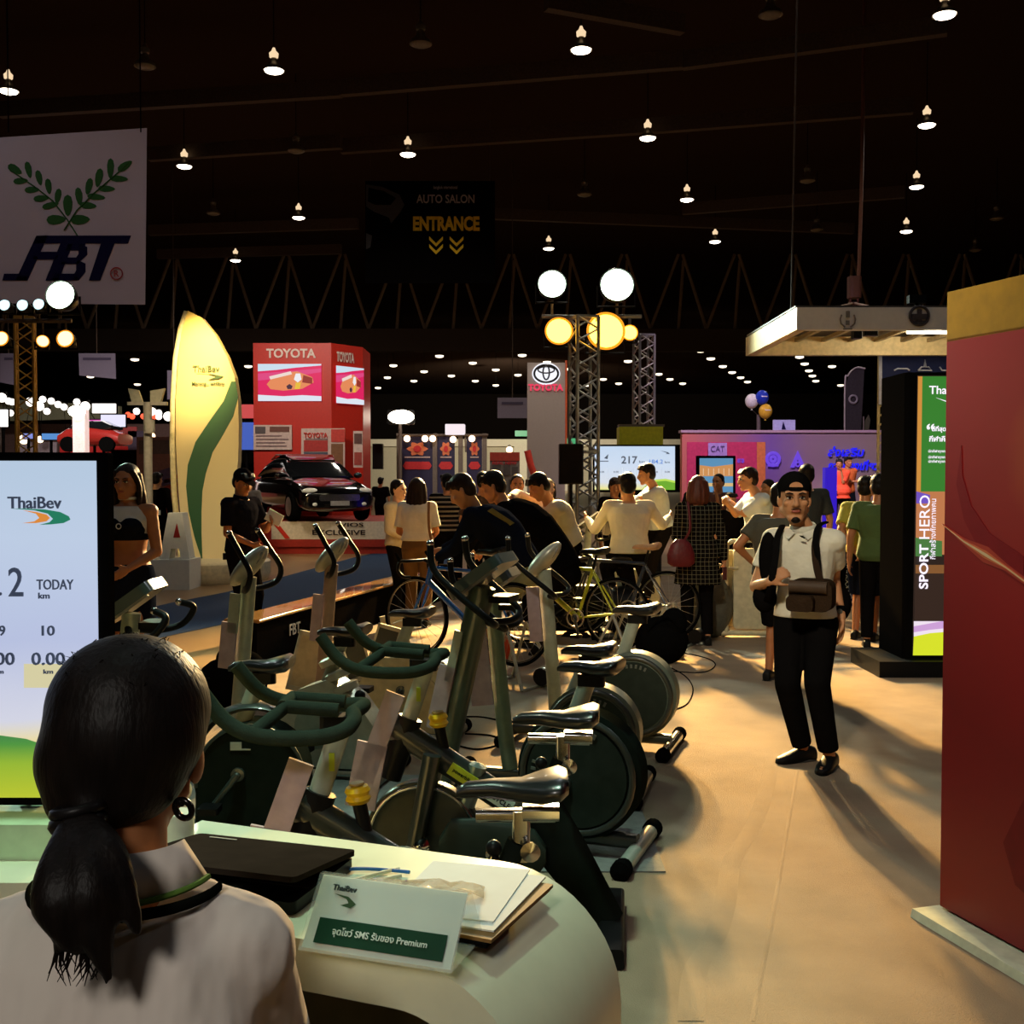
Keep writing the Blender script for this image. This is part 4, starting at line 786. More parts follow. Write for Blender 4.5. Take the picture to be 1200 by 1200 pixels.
# chain-link fence and counter behind the standing man
Y = 13.0; x0, x1 = at(985, 600, Y).x, at(1030, 600, Y).x
t = thing('chain_fence', 'low chain link fence panel with blue cloth behind the standing man', 'fence', ((x0 + x1) / 2, Y, 0))
part('top_rail', MB().cyl((x0, Y, Z(634, Y)), (x1, Y, Z(634, Y)), .02), mat('fence_rail', (170, 155, 125), .4), t)
for xx in (x0, x1): part('post', MB().cyl((xx, Y, 0), (xx, Y, Z(634, Y)), .02), mat('fence_rail'), t)
mb = MB()
for k in range(-8, 12):
    for s in (1, -1):
        a = V((x0 + k * .06, Y, .1)); b = a + V((s * .75, 0, .75)); lo_, hi_ = 0.0, 1.0
        ts = sorted([max(0, min(1, ((x0 if s > 0 else x1) - a.x) / (s * .75))), max(0, min(1, ((x1 if s > 0 else x0) - a.x) / (s * .75)))])
        if ts[1] - ts[0] > .02: mb.cyl(a + (b - a) * ts[0], a + (b - a) * ts[1], .004, n=4)
part('wire_mesh', mb, mat('fence_wire', (150, 145, 135), .4), t)['kind'] = 'stuff'
part('blue_cloth', MB().box(((x0 + x1) / 2 + .1, Y + .06, .45), (x1 - x0 - .1, .02, .66)), mat('fence_blue', (25, 30, 85), .7), t)
t = thing('goods_counter', 'dark counter with orange goods behind the chain link fence', 'counter', (at(1000, 600, 14.5).x, 14.5, 0))
part('body', MB().box((at(1000, 600, 14.5).x, 14.5, Z(625, 14.5) / 2), (.9, .5, Z(625, 14.5))), M_black, t); part('goods', MB().ell(at(995, 622, 14.4), (.14, .1, .05)).ell(at(1010, 622, 14.4), (.1, .1, .06)), mat('goods_orange', (150, 70, 45), .5), t)
solo('pink_stand', MB().rbox((at(972, 600, 17).x, 17, Z(548, 17) / 2), (.18, .2, Z(548, 17)), .03), glow('stand_blue', (60, 30, 220), .7), 'glowing violet blue display stand beside the orange shirts', 'stand')

# ------------------------------------------------------------------ tall digital kiosk
Yk = 9.2; b0 = onz(1070, 776); t = thing('digital_kiosk', 'tall black digital display kiosk beside the red wall panel', 'kiosk', (at(1092, 600, Yk).x, Yk, 0))
xl, xr = at(1069, 600, Yk).x, at(1150, 600, Yk).x; zt = Z(436, Yk); dep = .62
part('housing', MB().rbox(((xl + xr) / 2 - .03, Yk + dep / 2 + .02, zt / 2), (xr - xl + .06, dep, zt), .03), M_black, t)
part('foot_plate', MB().box(((xl + xr) / 2 - .05, Yk + dep / 2 - .05, .07), (xr - xl + .5, dep + .15, .14)), M_blackpl, t)
scr = facing('display', [(1076, 440), (1140, 440), (1140, 768), (1070, 768)], Yk - .005, glow('kiosk_dark', (40, 28, 24), .9), t, .02)
def kz(nm, pts, c, d=.01, s=1.0): return facing(nm, pts, Yk - d, glow('k_%d_%d_%d' % c, c, s), scr, .003)
kz('green_field', [(1081, 441), (1140, 441), (1140, 576), (1079, 576)], (52, 125, 44)); kz('orange_border', [(1076, 441), (1081, 441), (1079, 576), (1074, 576)], (205, 140, 60)); kz('orange_photo', [(1074, 576), (1140, 576), (1140, 650), (1073, 650)], (190, 120, 75), .008)
kz('violet_photo', [(1074, 576), (1090, 580), (1089, 590), (1074, 590)], (110, 80, 190), .012); kz('green_photo', [(1073, 630), (1104, 634), (1104, 652), (1073, 652)], (70, 120, 60), .012); kz('brown_photo', [(1073, 662), (1140, 662), (1140, 672), (1073, 672)], (130, 85, 45), .012); kz('lower_dark', [(1072, 672), (1140, 672), (1140, 732), (1072, 732)], (48, 32, 26), .012)
kz('white_wave', [(1071, 728), (1140, 728), (1140, 748), (1071, 748)], (240, 225, 240), .014); kz('violet_wave', [(1071, 734), (1104, 728), (1140, 728), (1140, 733), (1090, 738), (1071, 741)], (205, 160, 215), .016); kz('lime_base', [(1071, 746), (1090, 742), (1140, 738), (1140, 768), (1070, 768)], (215, 225, 40), .018)
M_kw = glow('kiosk_white', (245, 235, 250), 1.2)
text('ThaiBev', M_kw, scr, at(1089, 457, Yk - .015), .095, bold=.01, align='LEFT'); facing('logo_swoosh', [(1097, 466), (1110, 470), (1125, 473), (1112, 472)], Yk - .015, M_kw, scr)
text('“', M_kw, scr, at(1086, 500, Yk - .015), .16, align='LEFT', bold=.02); text('ดีที่สุด', M_kw, scr, at(1092, 503, Yk - .015), .05, align='LEFT', bold=.02); text('กีฬาคือ 3', M_kw, scr, at(1089, 514, Yk - .015), .06, align='LEFT', bold=.02)
for k, y in enumerate((529, 536, 541)): text('นักกีฬาทุกคน', M_kw, scr, at(1088, y, Yk - .015), .03, align='LEFT')
rv = Matrix.Rotation(PI / 2, 3, 'X') @ Matrix.Rotation(PI / 2, 3, 'Z')
text('SPORT', M_kw, scr, at(1082.5, 664, Yk - .025), .14, rv, bold=.02, width=.37, height=.075); text('HERO', M_kw, scr, at(1083.5, 606, Yk - .025), .14, rv, width=.36, height=.085); text('กีฬาสร้างศักยภาพคน', M_kw, scr, at(1093, 620, Yk - .025), .07, rv, width=.50)

# ------------------------------------------------------------------ red wall panel on white base
p0 = onz(1101.5, 1067, .03); p1 = onz(1200, 1121, .03); dr = V((p1.x - p0.x, p1.y - p0.y, 0)).normalized(); nr = V((dr.y, -dr.x, 0))    # nr faces the aisle (towards -x)
if nr.x > 0: nr = -nr
Lp = 1.9; zt = at(1108, 345, p0.y).z; zy = at(1108, 404, p0.y).z
t = thing('red_wall_panel', 'tall red display panel with yellow top edge on white base', 'display panel', (p0.x, p0.y, .009), math.atan2(dr.y, dr.x))
# local frame: x along the panel towards the viewer, y = away from the aisle side
M_pr = ramp_mat('red_print_glow', 'X', [(0, (232, 150, 75)), (.14, (214, 105, 62)), (.32, (178, 48, 46)), (.6, (160, 26, 34)), (1, (128, 14, 22))], rough=.4, dist=(.62, 0, 1.72), lo=0, hi=1.1)
sy = 1 if (Matrix.Rotation(t.rotation_euler.z, 3, 'Z') @ V((0, 1, 0))).dot(nr) < 0 else -1
part('red_face', MB().box((Lp / 2, sy * .03, (zy + .03) / 2 + .01), (Lp, .06, zy - .03)), M_pr, t, True, smooth=0)
part('yellow_face', MB().box((Lp / 2, sy * .03, (zy + zt) / 2), (Lp, .06, zt - zy - .002)), mat('mustard_print', (172, 128, 26), .45, emit=.12), t, True, smooth=0)
M_arc = mat('dark_red_arc', (150, 30, 40), .4, var=.05)
def loc(px, py):                 # a pixel on the panel face in its own frame
    d = ray(px, py); n0 = V((nr.x, nr.y, 0)); q = CAM + d * ((p0 - CAM).dot(n0) / d.dot(n0)); r = q - V((p0.x, p0.y, 0)); return V((r.dot(dr), 0, r.z))
mb = MB(); o1 = [(1127, 525), (1128, 560), (1138, 595), (1160, 628), (1200, 655)]; o2 = [(1200, 690), (1152, 655), (1130, 612), (1121, 570), (1127, 525)]
part('arc_print', MB().poly([loc(*p) + V((0, -sy * .002, 0)) for p in o1 + o2[:-1]], (0, sy * .004, 0)), M_arc, t, True, smooth=0)
M_fl = mat('flare_print', (250, 190, 120), .5, emit=.25)
for w, c in ((9, (200, 72, 58)), (4, (236, 130, 84)), (1.6, (255, 225, 180))):
    mid = [(1105, 617), (1130, 637), (1156, 653), (1180, 668), (1215, 694)]; k = [.05, .35, 1.0, .4, .35]; up = [loc(x + w * q * .35, y - w * q) for (x, y), q in zip(mid, k)]; dn = [loc(x - w * q * .35, y + w * q) for (x, y), q in zip(mid, k)]
    part('flare_print', MB().poly([p + V((0, -sy * (.006 - w * .0003), 0)) for p in up + dn[::-1]], (0, sy * .002, 0)), mat('flare_%d' % c[1], c, .5, var=.02), t, True, smooth=0)
hair = MB()
for pth in ([(1140, 950), (1131, 985), (1120, 1020), (1135, 1045), (1160, 1065), (1185, 1078)], [(1150, 945), (1140, 985), (1130, 1015), (1150, 1045), (1190, 1070)]): hair.loft([(loc(*p), V((.012, 0, .006)), V((0, .003, 0))) for p in pth], 6)
part('dark_print', MB().poly([loc(x, y) + V((0, -sy * .002, 0)) for x, y in [(1176, 990), (1200, 940), (1212, 940), (1212, 1060), (1190, 1040)]], (0, sy * .004, 0)), mat('print_dark', (112, 12, 22), .5), t, True, smooth=0)  # dark red polygon in the panel print
a = loc(1076, 1082); part('base_slab', MB().add([V((x, y, z)) for x, y, z in ((-.03, -sy * .11, 0), (Lp, -sy * .16, 0), (Lp, sy * .3, 0), (-.02, sy * .3, 0), (-.03, -sy * .10, .03), (Lp, -sy * .15, .03), (Lp, sy * .3, .03), (-.02, sy * .3, .03))], [(3, 2, 1, 0), (4, 5, 6, 7), (0, 1, 5, 4), (1, 2, 6, 5), (2, 3, 7, 6), (3, 0, 4, 7)]), mat('base_white', (205, 212, 185), .5), t, True, smooth=0)
part('rear_brace', MB().box((.5, sy * .18, .4), (.05, .25, .75)), M_white, t, True)
# ------------------------------------------------------------------ exercise bikes
M_grip = mat('foam_grip', (46, 54, 46), .6, bump=.15, bscale=200); M_seat = mat('seat_vinyl', (24, 24, 24), .28, coat=.3); M_chr = mat('chrome', (200, 200, 200), .15, metal=1.0)
M_dkgrey = mat('dark_grey_enamel', (48, 54, 50), .35, coat=.3); M_ltpost = mat('pale_grey_enamel', (150, 160, 148), .35, coat=.2); M_silver = mat('silver_enamel', (165, 165, 150), .35, metal=.3); M_beige = mat('beige_shell', (188, 178, 145), .5); M_teal = mat('teal_grey_shell', (88, 100, 90), .4)
M_shell = mat('black_shell', (26, 32, 28), .6); M_plac = mat('mauve_placard', (168, 150, 160), .7); M_lime = mat('lime_sticker', (170, 185, 40), .5); M_yel = mat('yellow_knob', (225, 185, 25), .4); M_paleprint = mat('pale_logo', (165, 168, 160), .5)
def seat_mb(c, w=.11, L=.27):
    c = V(c); secs = []
    for u, ww, h, dz in ((.60, .022, .012, -.012), (.5, .026, .022, -.004), (.25, .034, .026, 0), (-.02, .06, .03, -.004), (-.22, .105, .036, .004), (-.38, .112, .038, .014), (-.46, .085, .025, .02)):
        secs.append((c + V((u * L, 0, dz)), V((0, ww * w / .11, 0)), V((0, 0, h))))
    return MB().loft(secs, 18, 2.4)
def pedal_set(t, c, side, ang, m=None, r=.165):
    c = V(c); e = c + V((math.cos(ang) * r, side * .03, math.sin(ang) * r))
    k = part('crank', MB().cap(c + V((0, side * .02, 0)), e, .016, .012, 8).lathe([(0, -.015), (.03, -.012), (.03, .012), (0, .018)], c, (0, 1, 0), 14), m or M_dkgrey, t, True)
    part('pedal', MB().rbox(e + V((0, side * .06, 0)), (.09, .10, .028), .012, 2), M_blackpl, k, True)
def stabilizer(t, x, w, m, z=.045):
    s = part('stabilizer', MB().cyl((x, -w / 2, z), (x, w / 2, z), .034, n=14), m, t, True)
    for k in (-1, 1): part('end_cap', MB().lathe([(0, -.05), (.036, -.045), (.043, -.02), (.043, .03), (.0, .04)], (x, k * w / 2, z), (0, k, 0), 14), M_blackrub, s, True)
def upright(label, loc, rz, body='disc', post=M_ltpost, bodym=M_shell, seatx=-.30, seatz=.80, conz=1.18, horns='curl', postpts=None, stabm=M_dkgrey, placs=(), seatpost=M_ltpost, con='oval', r=.27, bx=-.25, top=None, r_post=.035):
    t = thing('exercise_bike', label, 'exercise bike', loc, rz)
    part('base_beam', MB().rbox((0, 0, .075), (1.0, .07, .06), .02, 0), M_dkgrey, t, True)
    stabilizer(t, -.5, .56, stabm); stabilizer(t, .5, .46, stabm)
    pp = postpts or [(.40, 0, .10), (.36, 0, .45), (.30, 0, conz - .12)]
    part('console_post', MB().tube(crv(pp, 5), [(r_post, r_post * 1.25)] * (5 * (len(pp) - 1) + 1), 12), post, t, True); p = V(pp[-1])
    # body
    if body == 'disc':
        b = part('body_shell', MB().lathe([(0, -.09), (r * .8, -.09), (r, -.06), (r, .06), (r * .82, .09), (0, .09)], (bx, 0, .08 + r), (0, 1, 0), 44), bodym, t, True)
        part('rim_ring', MB().torus((bx, .085, .08 + r), r * .88, .016), M_dkgrey, b, True); part('side_disc', MB().lathe([(0, .0), (r * .80, .0), (r * .80, .01), (0, .012)], (bx, .086, .08 + r), (0, 1, 0), 40), mat('disc_face', (46, 54, 49), .6), b, True)
        text('KETTLER', M_dkgrey, b, (bx + r * .4, .099, .08 + r * 1.62), .05, Matrix.Rotation(PI, 3, 'Z') @ Matrix.Rotation(PI / 2, 3, 'X') @ Matrix.Rotation(-.5, 3, 'Z'), local=True) if False else None
        mb = MB()
        for k in range(26):
            if k % 13 > 7: continue
            a = 2 * PI * k / 40 + (.9 if k < 13 else 3.4); mb.box((bx + r * .7 * math.cos(a), .099, .08 + r + r * .7 * math.sin(a)), (.012, .006, .022), Matrix.Rotation(-a + PI / 2, 3, 'Y'))
        part('ring_marks', mb, mat('ring_mark', (98, 104, 98), .5), b, True)
    elif body == 'dome':
        pts = [(bx + r * math.cos(q), .08 + r * .9 + r * math.sin(q)) for q in [PI * k / 16 - .25 for k in range(20)]] + [(bx - r * .98, .07), (bx + r * .98, .07)]
        b = part('body_shell', MB().poly([V((x, -.09, z)) for x, z in pts], (0, .18, 0)), bodym, t, True, 40)
        part('rim_ring', MB().tube([V((bx + r * .97 * math.cos(q), .09, .08 + r * .9 + r * .97 * math.sin(q))) for q in [PI * k / 20 - .15 for k in range(24)]], .009, 6), M_dkgrey, b, True)
        part('ridge', MB().tube([V((bx + (r + .03) * math.cos(q), .0, .1 + r * .95 + (r + .03) * math.sin(q))) for q in [PI * .15 + PI * .5 * k / 12 for k in range(13)]], [(.05, .02)] * 13, 8), M_dkgrey, b, True)
        part('oval_tag', MB().ell((bx - r * .62, .092, .26), (.032, .004, .02)), M_lime, b, True); part('logo', MB().box((bx + .04, .092, .44), (.09, .004, .006)).box((bx + .06, .092, .458), (.05, .004, .03)), M_paleprint, b, True)
    elif body == 'silver':
        pts = [(bx + .42, .08), (bx + .40, .34), (bx + .22, .50), (bx + .05, .56), (bx - .10, .46), (bx - .22, .30), (bx - .26, .08)]
        b = part('body_shell', MB().poly([V((x, -.10, z)) for x, z in pts], (0, .20, 0)), bodym, t, True, 30)
        part('side_disc', MB().lathe([(0, 0), (.12, 0), (.12, .012), (.10, .02), (0, .02)], (bx + .12, .10, .30), (0, 1, 0), 28), mat('silver_disc', (130, 140, 125), .4), b, True); part('screw_cap', MB().ell((bx - .14, .102, .22), (.02, .006, .014)), M_blackpl, b, True)
        for k in range(3): part('collar_ring', MB().lathe([(.05, 0), (.075, .005), (.078, .04), (.055, .05)], V((bx - .03, .04, .50)) + V((.035, 0, .075)) * (k - .2), (.42, 0, .9), 20), M_silver, b, True)
        part('adjust_knob', MB().ell((bx - .13, .09, .48), (.03, .03, .03)), M_blackpl, b, True)
    else:
        b = part('body_shell', MB().rbox((bx, 0, .30), (.62, .20, .46), .14, 1), bodym, t, True, 40)
        part('side_disc', MB().lathe([(0, 0), (.11, 0), (.11, .012), (0, .02)], (bx - .08, .10, .32), (0, 1, 0), 28), bodym, b, True); part('front_slope', MB().poly([V((bx + .1, -.08, .52)), V((bx + .30, -.08, .40)), V((bx + .55, -.08, .12)), V((bx + .2, -.08, .12))], (0, .16, 0)), bodym, b, True)
    pedal_set(t, (bx + .05, .10, .33), 1, -.9); pedal_set(t, (bx + .05, -.10, .33), -1, -.9 + PI)
    # seat
    part('seat_post', MB().tube([(seatx + .17, 0, .36), (seatx + .02, 0, seatz - .04)], [(.03, .038)] * 2, 12), seatpost, t, True)
    s = part('seat', seat_mb((seatx, 0, seatz)), M_seat, t, True, 60); part('seat_clamp', MB().rbox((seatx + .01, 0, seatz - .055), (.12, .06, .05), .02), M_blackpl, s, True)
    # handlebar and console
    if horns == 'curl':
        pts = [(p.x + .02, 0, p.z - .06), (p.x - .02, .10, p.z - .07), (p.x - .08, .19, p.z - .04), (p.x - .10, .20, p.z + .04), (p.x - .04, .19, p.z + .14), (p.x + .03, .18, p.z + .25)]
    elif horns == 'long':
        pts = [(p.x - .02, 0, p.z - .16), (p.x - .10, .10, p.z - .16), (p.x - .10, .20, p.z - .12), (p.x + .04, .22, p.z - .01), (p.x + .15, .21, p.z + .09), (p.x + .17, .20, p.z + .20)]
    else:
        pts = [(p.x + .02, 0, p.z - .06), (p.x - .05, .14, p.z - .10), (p.x - .16, .22, p.z - .08), (p.x - .22, .21, p.z), (p.x - .16, .18, p.z + .03)]
    h = crv(pts, 5); full = [V((q.x, -q.y, q.z)) for q in reversed(h)] + h[1:]
    hb = part('handlebar', MB().tube(full, .016, 10), M_blackpl, t, True, 60)
    for e in (pts[-1], (pts[-1][0], -pts[-1][1], pts[-1][2])): part('grip_tip', MB().ell(e, (.018, .018, .018), nu=10, nv=6), M_chr, hb, True)
    tilt = Matrix.Rotation(-.75, 3, 'Y')
    if con == 'oval':
        c = part('console', MB().ell(p + V((.0, 0, .06)), (.05, .10, .15), tilt), M_silver, t, True, 60); part('display', MB().ell(p + V((-.028, 0, .075)), (.035, .075, .11), tilt), mat('console_glass', (40, 60, 50), .1, coat=1.0), c, True, 60)
        part('yellow_glint', MB().ell(p + V((-.045, .045, .08)), (.02, .014, .085), tilt), mat('yellow_glint', (200, 165, 60), .25, metal=.6), c, True, 60)  # yellow lamp highlight built onto the console as a strip
    else:
        R = Matrix.Rotation(-.95, 3, 'Y')
        c = part('console', MB().rbox(p + V((0, 0, .05)), (.05, .28, .30), .05, 0, R), M_dkgrey, t, True); part('display', MB().rbox(p + V((-.022, 0, .082)), (.012, .20, .20), .02, 0, R), mat('console_glass'), c, True)
        part('yellow_glint', MB().rbox(p + R @ V((-.03, .125, .0)) + V((0, 0, .05)), (.012, .02, .24), .004, 0, R), mat('yellow_glint'), c, True); part('bottle_tray', MB().rbox(p + V((-.10, 0, -.05)), (.10, .16, .03), .02, 2), M_blackpl, c, True)
    for (fr, dx, w, hgt, mm) in placs:
        q = V(pp[0]).lerp(V(pp[-1]), fr); ax = (V(pp[-1]) - V(pp[0])).normalized(); a = math.atan2(ax.x, ax.z)
        part('placard', MB().box(q + V((dx, .05, 0)), (w, .014, hgt), Matrix.Rotation(a, 3, 'Y')), mm, t, True, 0)
    return t
rt = lambda d: math.radians(d)
upright('black bodied exercise bike beside the big near screen', (-1.42, 5.0, 0), rt(180), 'dome', M_ltpost, M_shell, horns='low', con='flat', conz=1.16, placs=((.75, .06, .09, .20, M_white),), r=.25, seatz=.80)
upright('silver bodied exercise bike with three ring collar, curled handlebar', (-1.17, 6.1, 0), rt(168), 'silver', M_ltpost, M_silver, horns='curl', conz=1.22, placs=((.62, .07, .09, .26, M_plac), (.80, .05, .06, .22, M_ltpost)), seatx=-.27, seatz=.81)
upright('beige bodied exercise bike behind the silver bodied one', (-.86, 7.0, 0), rt(166), 'box', mat('pinkish_post', (150, 128, 115), .4), M_beige, horns='curl', conz=1.22, placs=((.66, .05, .07, .30, M_plac),), seatx=-.25, seatz=.80)
upright('exercise bike with largest ringed disc and thick dark post', (.075, 4.93, 0), rt(160), 'disc', mat('dark_green_enamel', (58, 76, 66), .35, coat=.3), M_shell, horns='long', con='flat', conz=1.28, r_post=.048, placs=((.52, .07, .08, .30, M_plac), (.70, .05, .04, .24, M_ltpost)), postpts=[(.46, 0, .10), (.40, 0, .40), (.22, 0, 1.16)], r=.28, seatz=.82, stabm=M_ltpost)
upright('exercise bike with pale curved post between its two neighbours', (.185, 5.82, 0), rt(166), 'disc', mat('green_grey_enamel', (105, 128, 110), .35, coat=.3), M_teal, horns='long', con='flat', conz=1.14, postpts=[(.20, 0, .10), (.235, 0, .35), (.27, 0, .7), (.30, 0, 1.02)], placs=((.6, .10, .12, .42, M_plac),), seatx=-.24, seatz=.75, r=.25)
upright('farther teal bodied exercise bike with chrome rear stabilizer', (.485, 6.79, 0), rt(162), 'disc', M_ltpost, M_teal, horns='long', con='oval', conz=1.20, postpts=[(.22, 0, .10), (.24, 0, .4), (.30, 0, 1.08)], placs=((.72, .07, .08, .34, M_plac),), seatz=.85, r=.26, stabm=M_chr, bx=-.28)
upright('exercise bike under the rider with arms spread wide', (1.12, 11.7, 0), rt(90), 'box', M_ltpost, M_blackpl, con='flat', conz=1.2, horns='low')
upright('exercise bike under the bending white shirted rider near speaker', (.42, 11.6, 0), rt(178), 'box', M_ltpost, M_blackpl, con='flat', conz=1.15, horns='low')
upright('exercise bike under the white shirted rider beside the folding cart', (2.35, 12.4, 0), rt(185), 'box', M_ltpost, M_silver, con='flat', conz=1.2, horns='curl')
upright('exercise bike in front of the wide cycling screen', (1.25, 13.6, 0), rt(180), 'box', M_ltpost, M_silver, con='flat', conz=1.2, horns='low')

def spin_bike(label, loc, rz):
    t = thing('spin_bike', label, 'spin bike', loc, rz)
    part('main_tube', MB().tube([(.28, 0, .745), (.235, 0, .715), (-.27, 0, .40), (-.33, 0, .33)], [(.036, .05)] * 4, 12), mat('spin_frame', (34, 40, 36), .3, coat=.4), t, True)
    part('rear_strut', MB().tube([(-.24, 0, .45), (-.34, 0, .30), (-.50, 0, .06)], [(.045, .10), (.045, .09), (.04, .06)], 12), M_shell, t, True)
    part('fork', MB().tube([(.13, .06, .66), (.19, .075, .34), (.22, .075, .26)], [.034, .03, .03], 10).tube([(.13, -.06, .66), (.19, -.075, .34), (.22, -.075, .26)], [.034, .03, .03], 10), mat('spin_frame'), t, True)
    part('front_leg', MB().cyl((.20, 0.07, .28), (.50, 0.05, .06), .03).cyl((.20, -.07, .28), (.50, -.05, .06), .03).cyl((.5, -.05, .06), (.5, .05, .06), .03), M_shell, t, True)
    part('lower_beam', MB().tube([(.15, 0, .12), (-.30, 0, .12), (-.48, 0, .07)], [(.03, .04)] * 3, 10), M_shell, t, True)
    for x, w in ((-.51, .56), (.51, .5)):
        s = part('base_bar', MB().rbox((x, 0, .045), (.09, w, .07), .015, 1), M_blackpl, t, True); 
        for k in (-1, 1): part('levelling_foot', MB().cyl((x, k * w * .42, .002), (x, k * w * .42, .02), .025), M_blackrub, s, True)
    w = part('flywheel', MB().lathe([(.04, -.03), (.17, -.02), (.185, -.03), (.21, -.03), (.215, -.02), (.215, .02), (.21, .03), (.185, .03), (.17, .02), (.04, .03)], (.17, 0, .34), (0, 1, 0), 44), mat('flywheel_iron', (62, 66, 60), .3, metal=.5), t, True)
    part('rim_band', MB().torus((.17, .03, .34), .197, .008), M_chr, w, True); part('hub', MB().lathe([(0, .04), (.03, .05), (.035, .09), (.015, .11), (0, .11)], (.17, 0, .34), (0, 1, 0), 16), M_chr, w, True)
    part('chain_guard', MB().loft([(V((x, .075, z)), V((0, 0, h)), V((0, .025, 0))) for x, z, h in ((.10, .34, .03), (.06, .34, .10), (-.05, .33, .115), (-.16, .32, .115), (-.24, .32, .09), (-.28, .32, .03))], 18, 2.6), mat('guard_green', (36, 46, 40), .45), t, True, 50)
    pedal_set(t, (-.10, .11, .33), 1, -1.2, M_chr); pedal_set(t, (-.10, -.09, .33), -1, -1.2 + PI, M_chr)
    part('seat_tube', MB().cyl((-.21, 0, .36), (-.33, 0, .64), .034), M_shell, t, True); part('seat_post', MB().rbox((-.335, 0, .66), (.05, .05, .14), .01), M_chr, t, True)
    sl = part('seat_slider', MB().rbox((-.32, 0, .715), (.22, .045, .035), .012, 0).rbox((-.39, 0, .725), (.10, .07, .04), .012, 0), M_chr, t, True)
    part('adjust_lever', MB().ell((-.26, .05, .64), (.022, .022, .022)).cap((-.26, .04, .64), (-.27, .05, .57), .008, .014, 8), M_blackpl, sl, True); part('adjust_lever', MB().lathe([(0, 0), (.022, .004), (.028, .03), (0, .035)], (-.36, .03, .63), (0, 1, 0), 12), M_chr, sl, True)
    part('seat', seat_mb((-.33, 0, .79), .115, .29), M_seat, t, True, 60)
    hp = part('handlebar_post', MB().tube([(.30, 0, .56), (.22, 0, .78)], [(.034, .045)] * 2, 12), M_blackpl, t, True); part('post_slider', MB().tube([(.23, 0, .76), (.16, 0, .97)], [(.024, .03)] * 2, 12), M_ltpost, hp, True); part('sticker', MB().box((.185, .026, .87), (.015, .004, .05)), M_lime, hp, True)
    part('bar_clamp', MB().rbox((.17, 0, .975), (.10, .06, .04), .015), M_blackpl, t, True)
    side = [(.13, 0, 1.0), (.115, .09, 1.0), (.13, .17, .99), (.20, .21, .98), (.34, .215, .985), (.43, .20, 1.02), (.50, .19, 1.10)]
    h = crv(side, 5); full = [V((q.x, -q.y, q.z)) for q in reversed(h)] + h[1:]
    hb = part('handlebar', MB().tube(full, .021, 12), M_grip, t, True, 60)
    inner = [(.36, .205, .99), (.33, .10, 1.01), (.30, .06, 1.03), (.16, .06, 1.02)]
    part('inner_grip', MB().tube(inner, .019, 10).tube([(x, -y, z) for x, y, z in inner], .019, 10).tube([(.31, .07, 1.03), (.31, -.07, 1.03)], .019, 10), M_grip, hb, True)
    part('placard', MB().box((.32, .06, .72), (.07, .012, .34), Matrix.Rotation(-.35, 3, 'Y')).box((.37, .06, .58), (.11, .012, .24), Matrix.Rotation(-.2, 3, 'Y')), M_plac, t, True, 0)
    part('tension_stem', MB().cyl((.09, 0, .64), (.115, 0, .755), .02), M_blackpl, t, True); k = part('tension_knob', MB().lathe([(0, -.005), (.028, 0), (.036, .012), (.03, .022), (.036, .034), (.03, .046), (0, .05)], (.115, 0, .75), (.1, 0, 1), 20), M_yel, t, True)
    part('knob_cap', MB().lathe([(.0, 0), (.022, .0), (.02, .005), (0, .006)], (.12, 0, .801), (.1, 0, 1), 16), mat('knob_print', (150, 120, 60), .5), k, True)
    d = V((-.505, 0, -.315)).normalized()
    R = Matrix.Rotation(math.atan2(.315, -.505) + PI, 3, 'Y')
    def on(u): return V((.235, .040, .715)) + d * u
    a = part('frame_sticker', MB().box(on(.25), (.11, .006, .045), R), M_lime, t, True, 0); text('powerbike', M_shell, a, on(.25) + V((0, .004, 0)), .022, Matrix.Rotation(PI, 3, 'Z') @ Matrix.Rotation(PI / 2, 3, 'X') @ Matrix.Rotation(-.56, 3, 'Z'), local=True, bold=.01, width=.08)
    a = part('frame_sticker', MB().box(on(.40), (.12, .006, .045), R), mat('pale_sticker', (170, 200, 190), .5), t, True, 0); text('M-CYCLE', M_shell, a, on(.40) + V((0, .004, 0)), .022, Matrix.Rotation(PI, 3, 'Z') @ Matrix.Rotation(PI / 2, 3, 'X') @ Matrix.Rotation(-.56, 3, 'Z'), local=True, bold=.02, width=.10)
    part('bottle', MB().lathe([(0, 0), (.034, .003), (.036, .05), (.03, .10), (.036, .13), (.036, .16), (0, .17)], (.02, .0, .46), (-.3, .0, 1), 16), mat('grey_bottle', (110, 125, 118), .25, metal=.4), t, True)
    return t
spin_bike('black spin bike right behind the white counter, seat nearest the name stand', (-.31, 3.05, 0), rt(180))
spin_bike('black spin bike standing behind the one at the white counter', (-.15, 3.98, 0), rt(174))

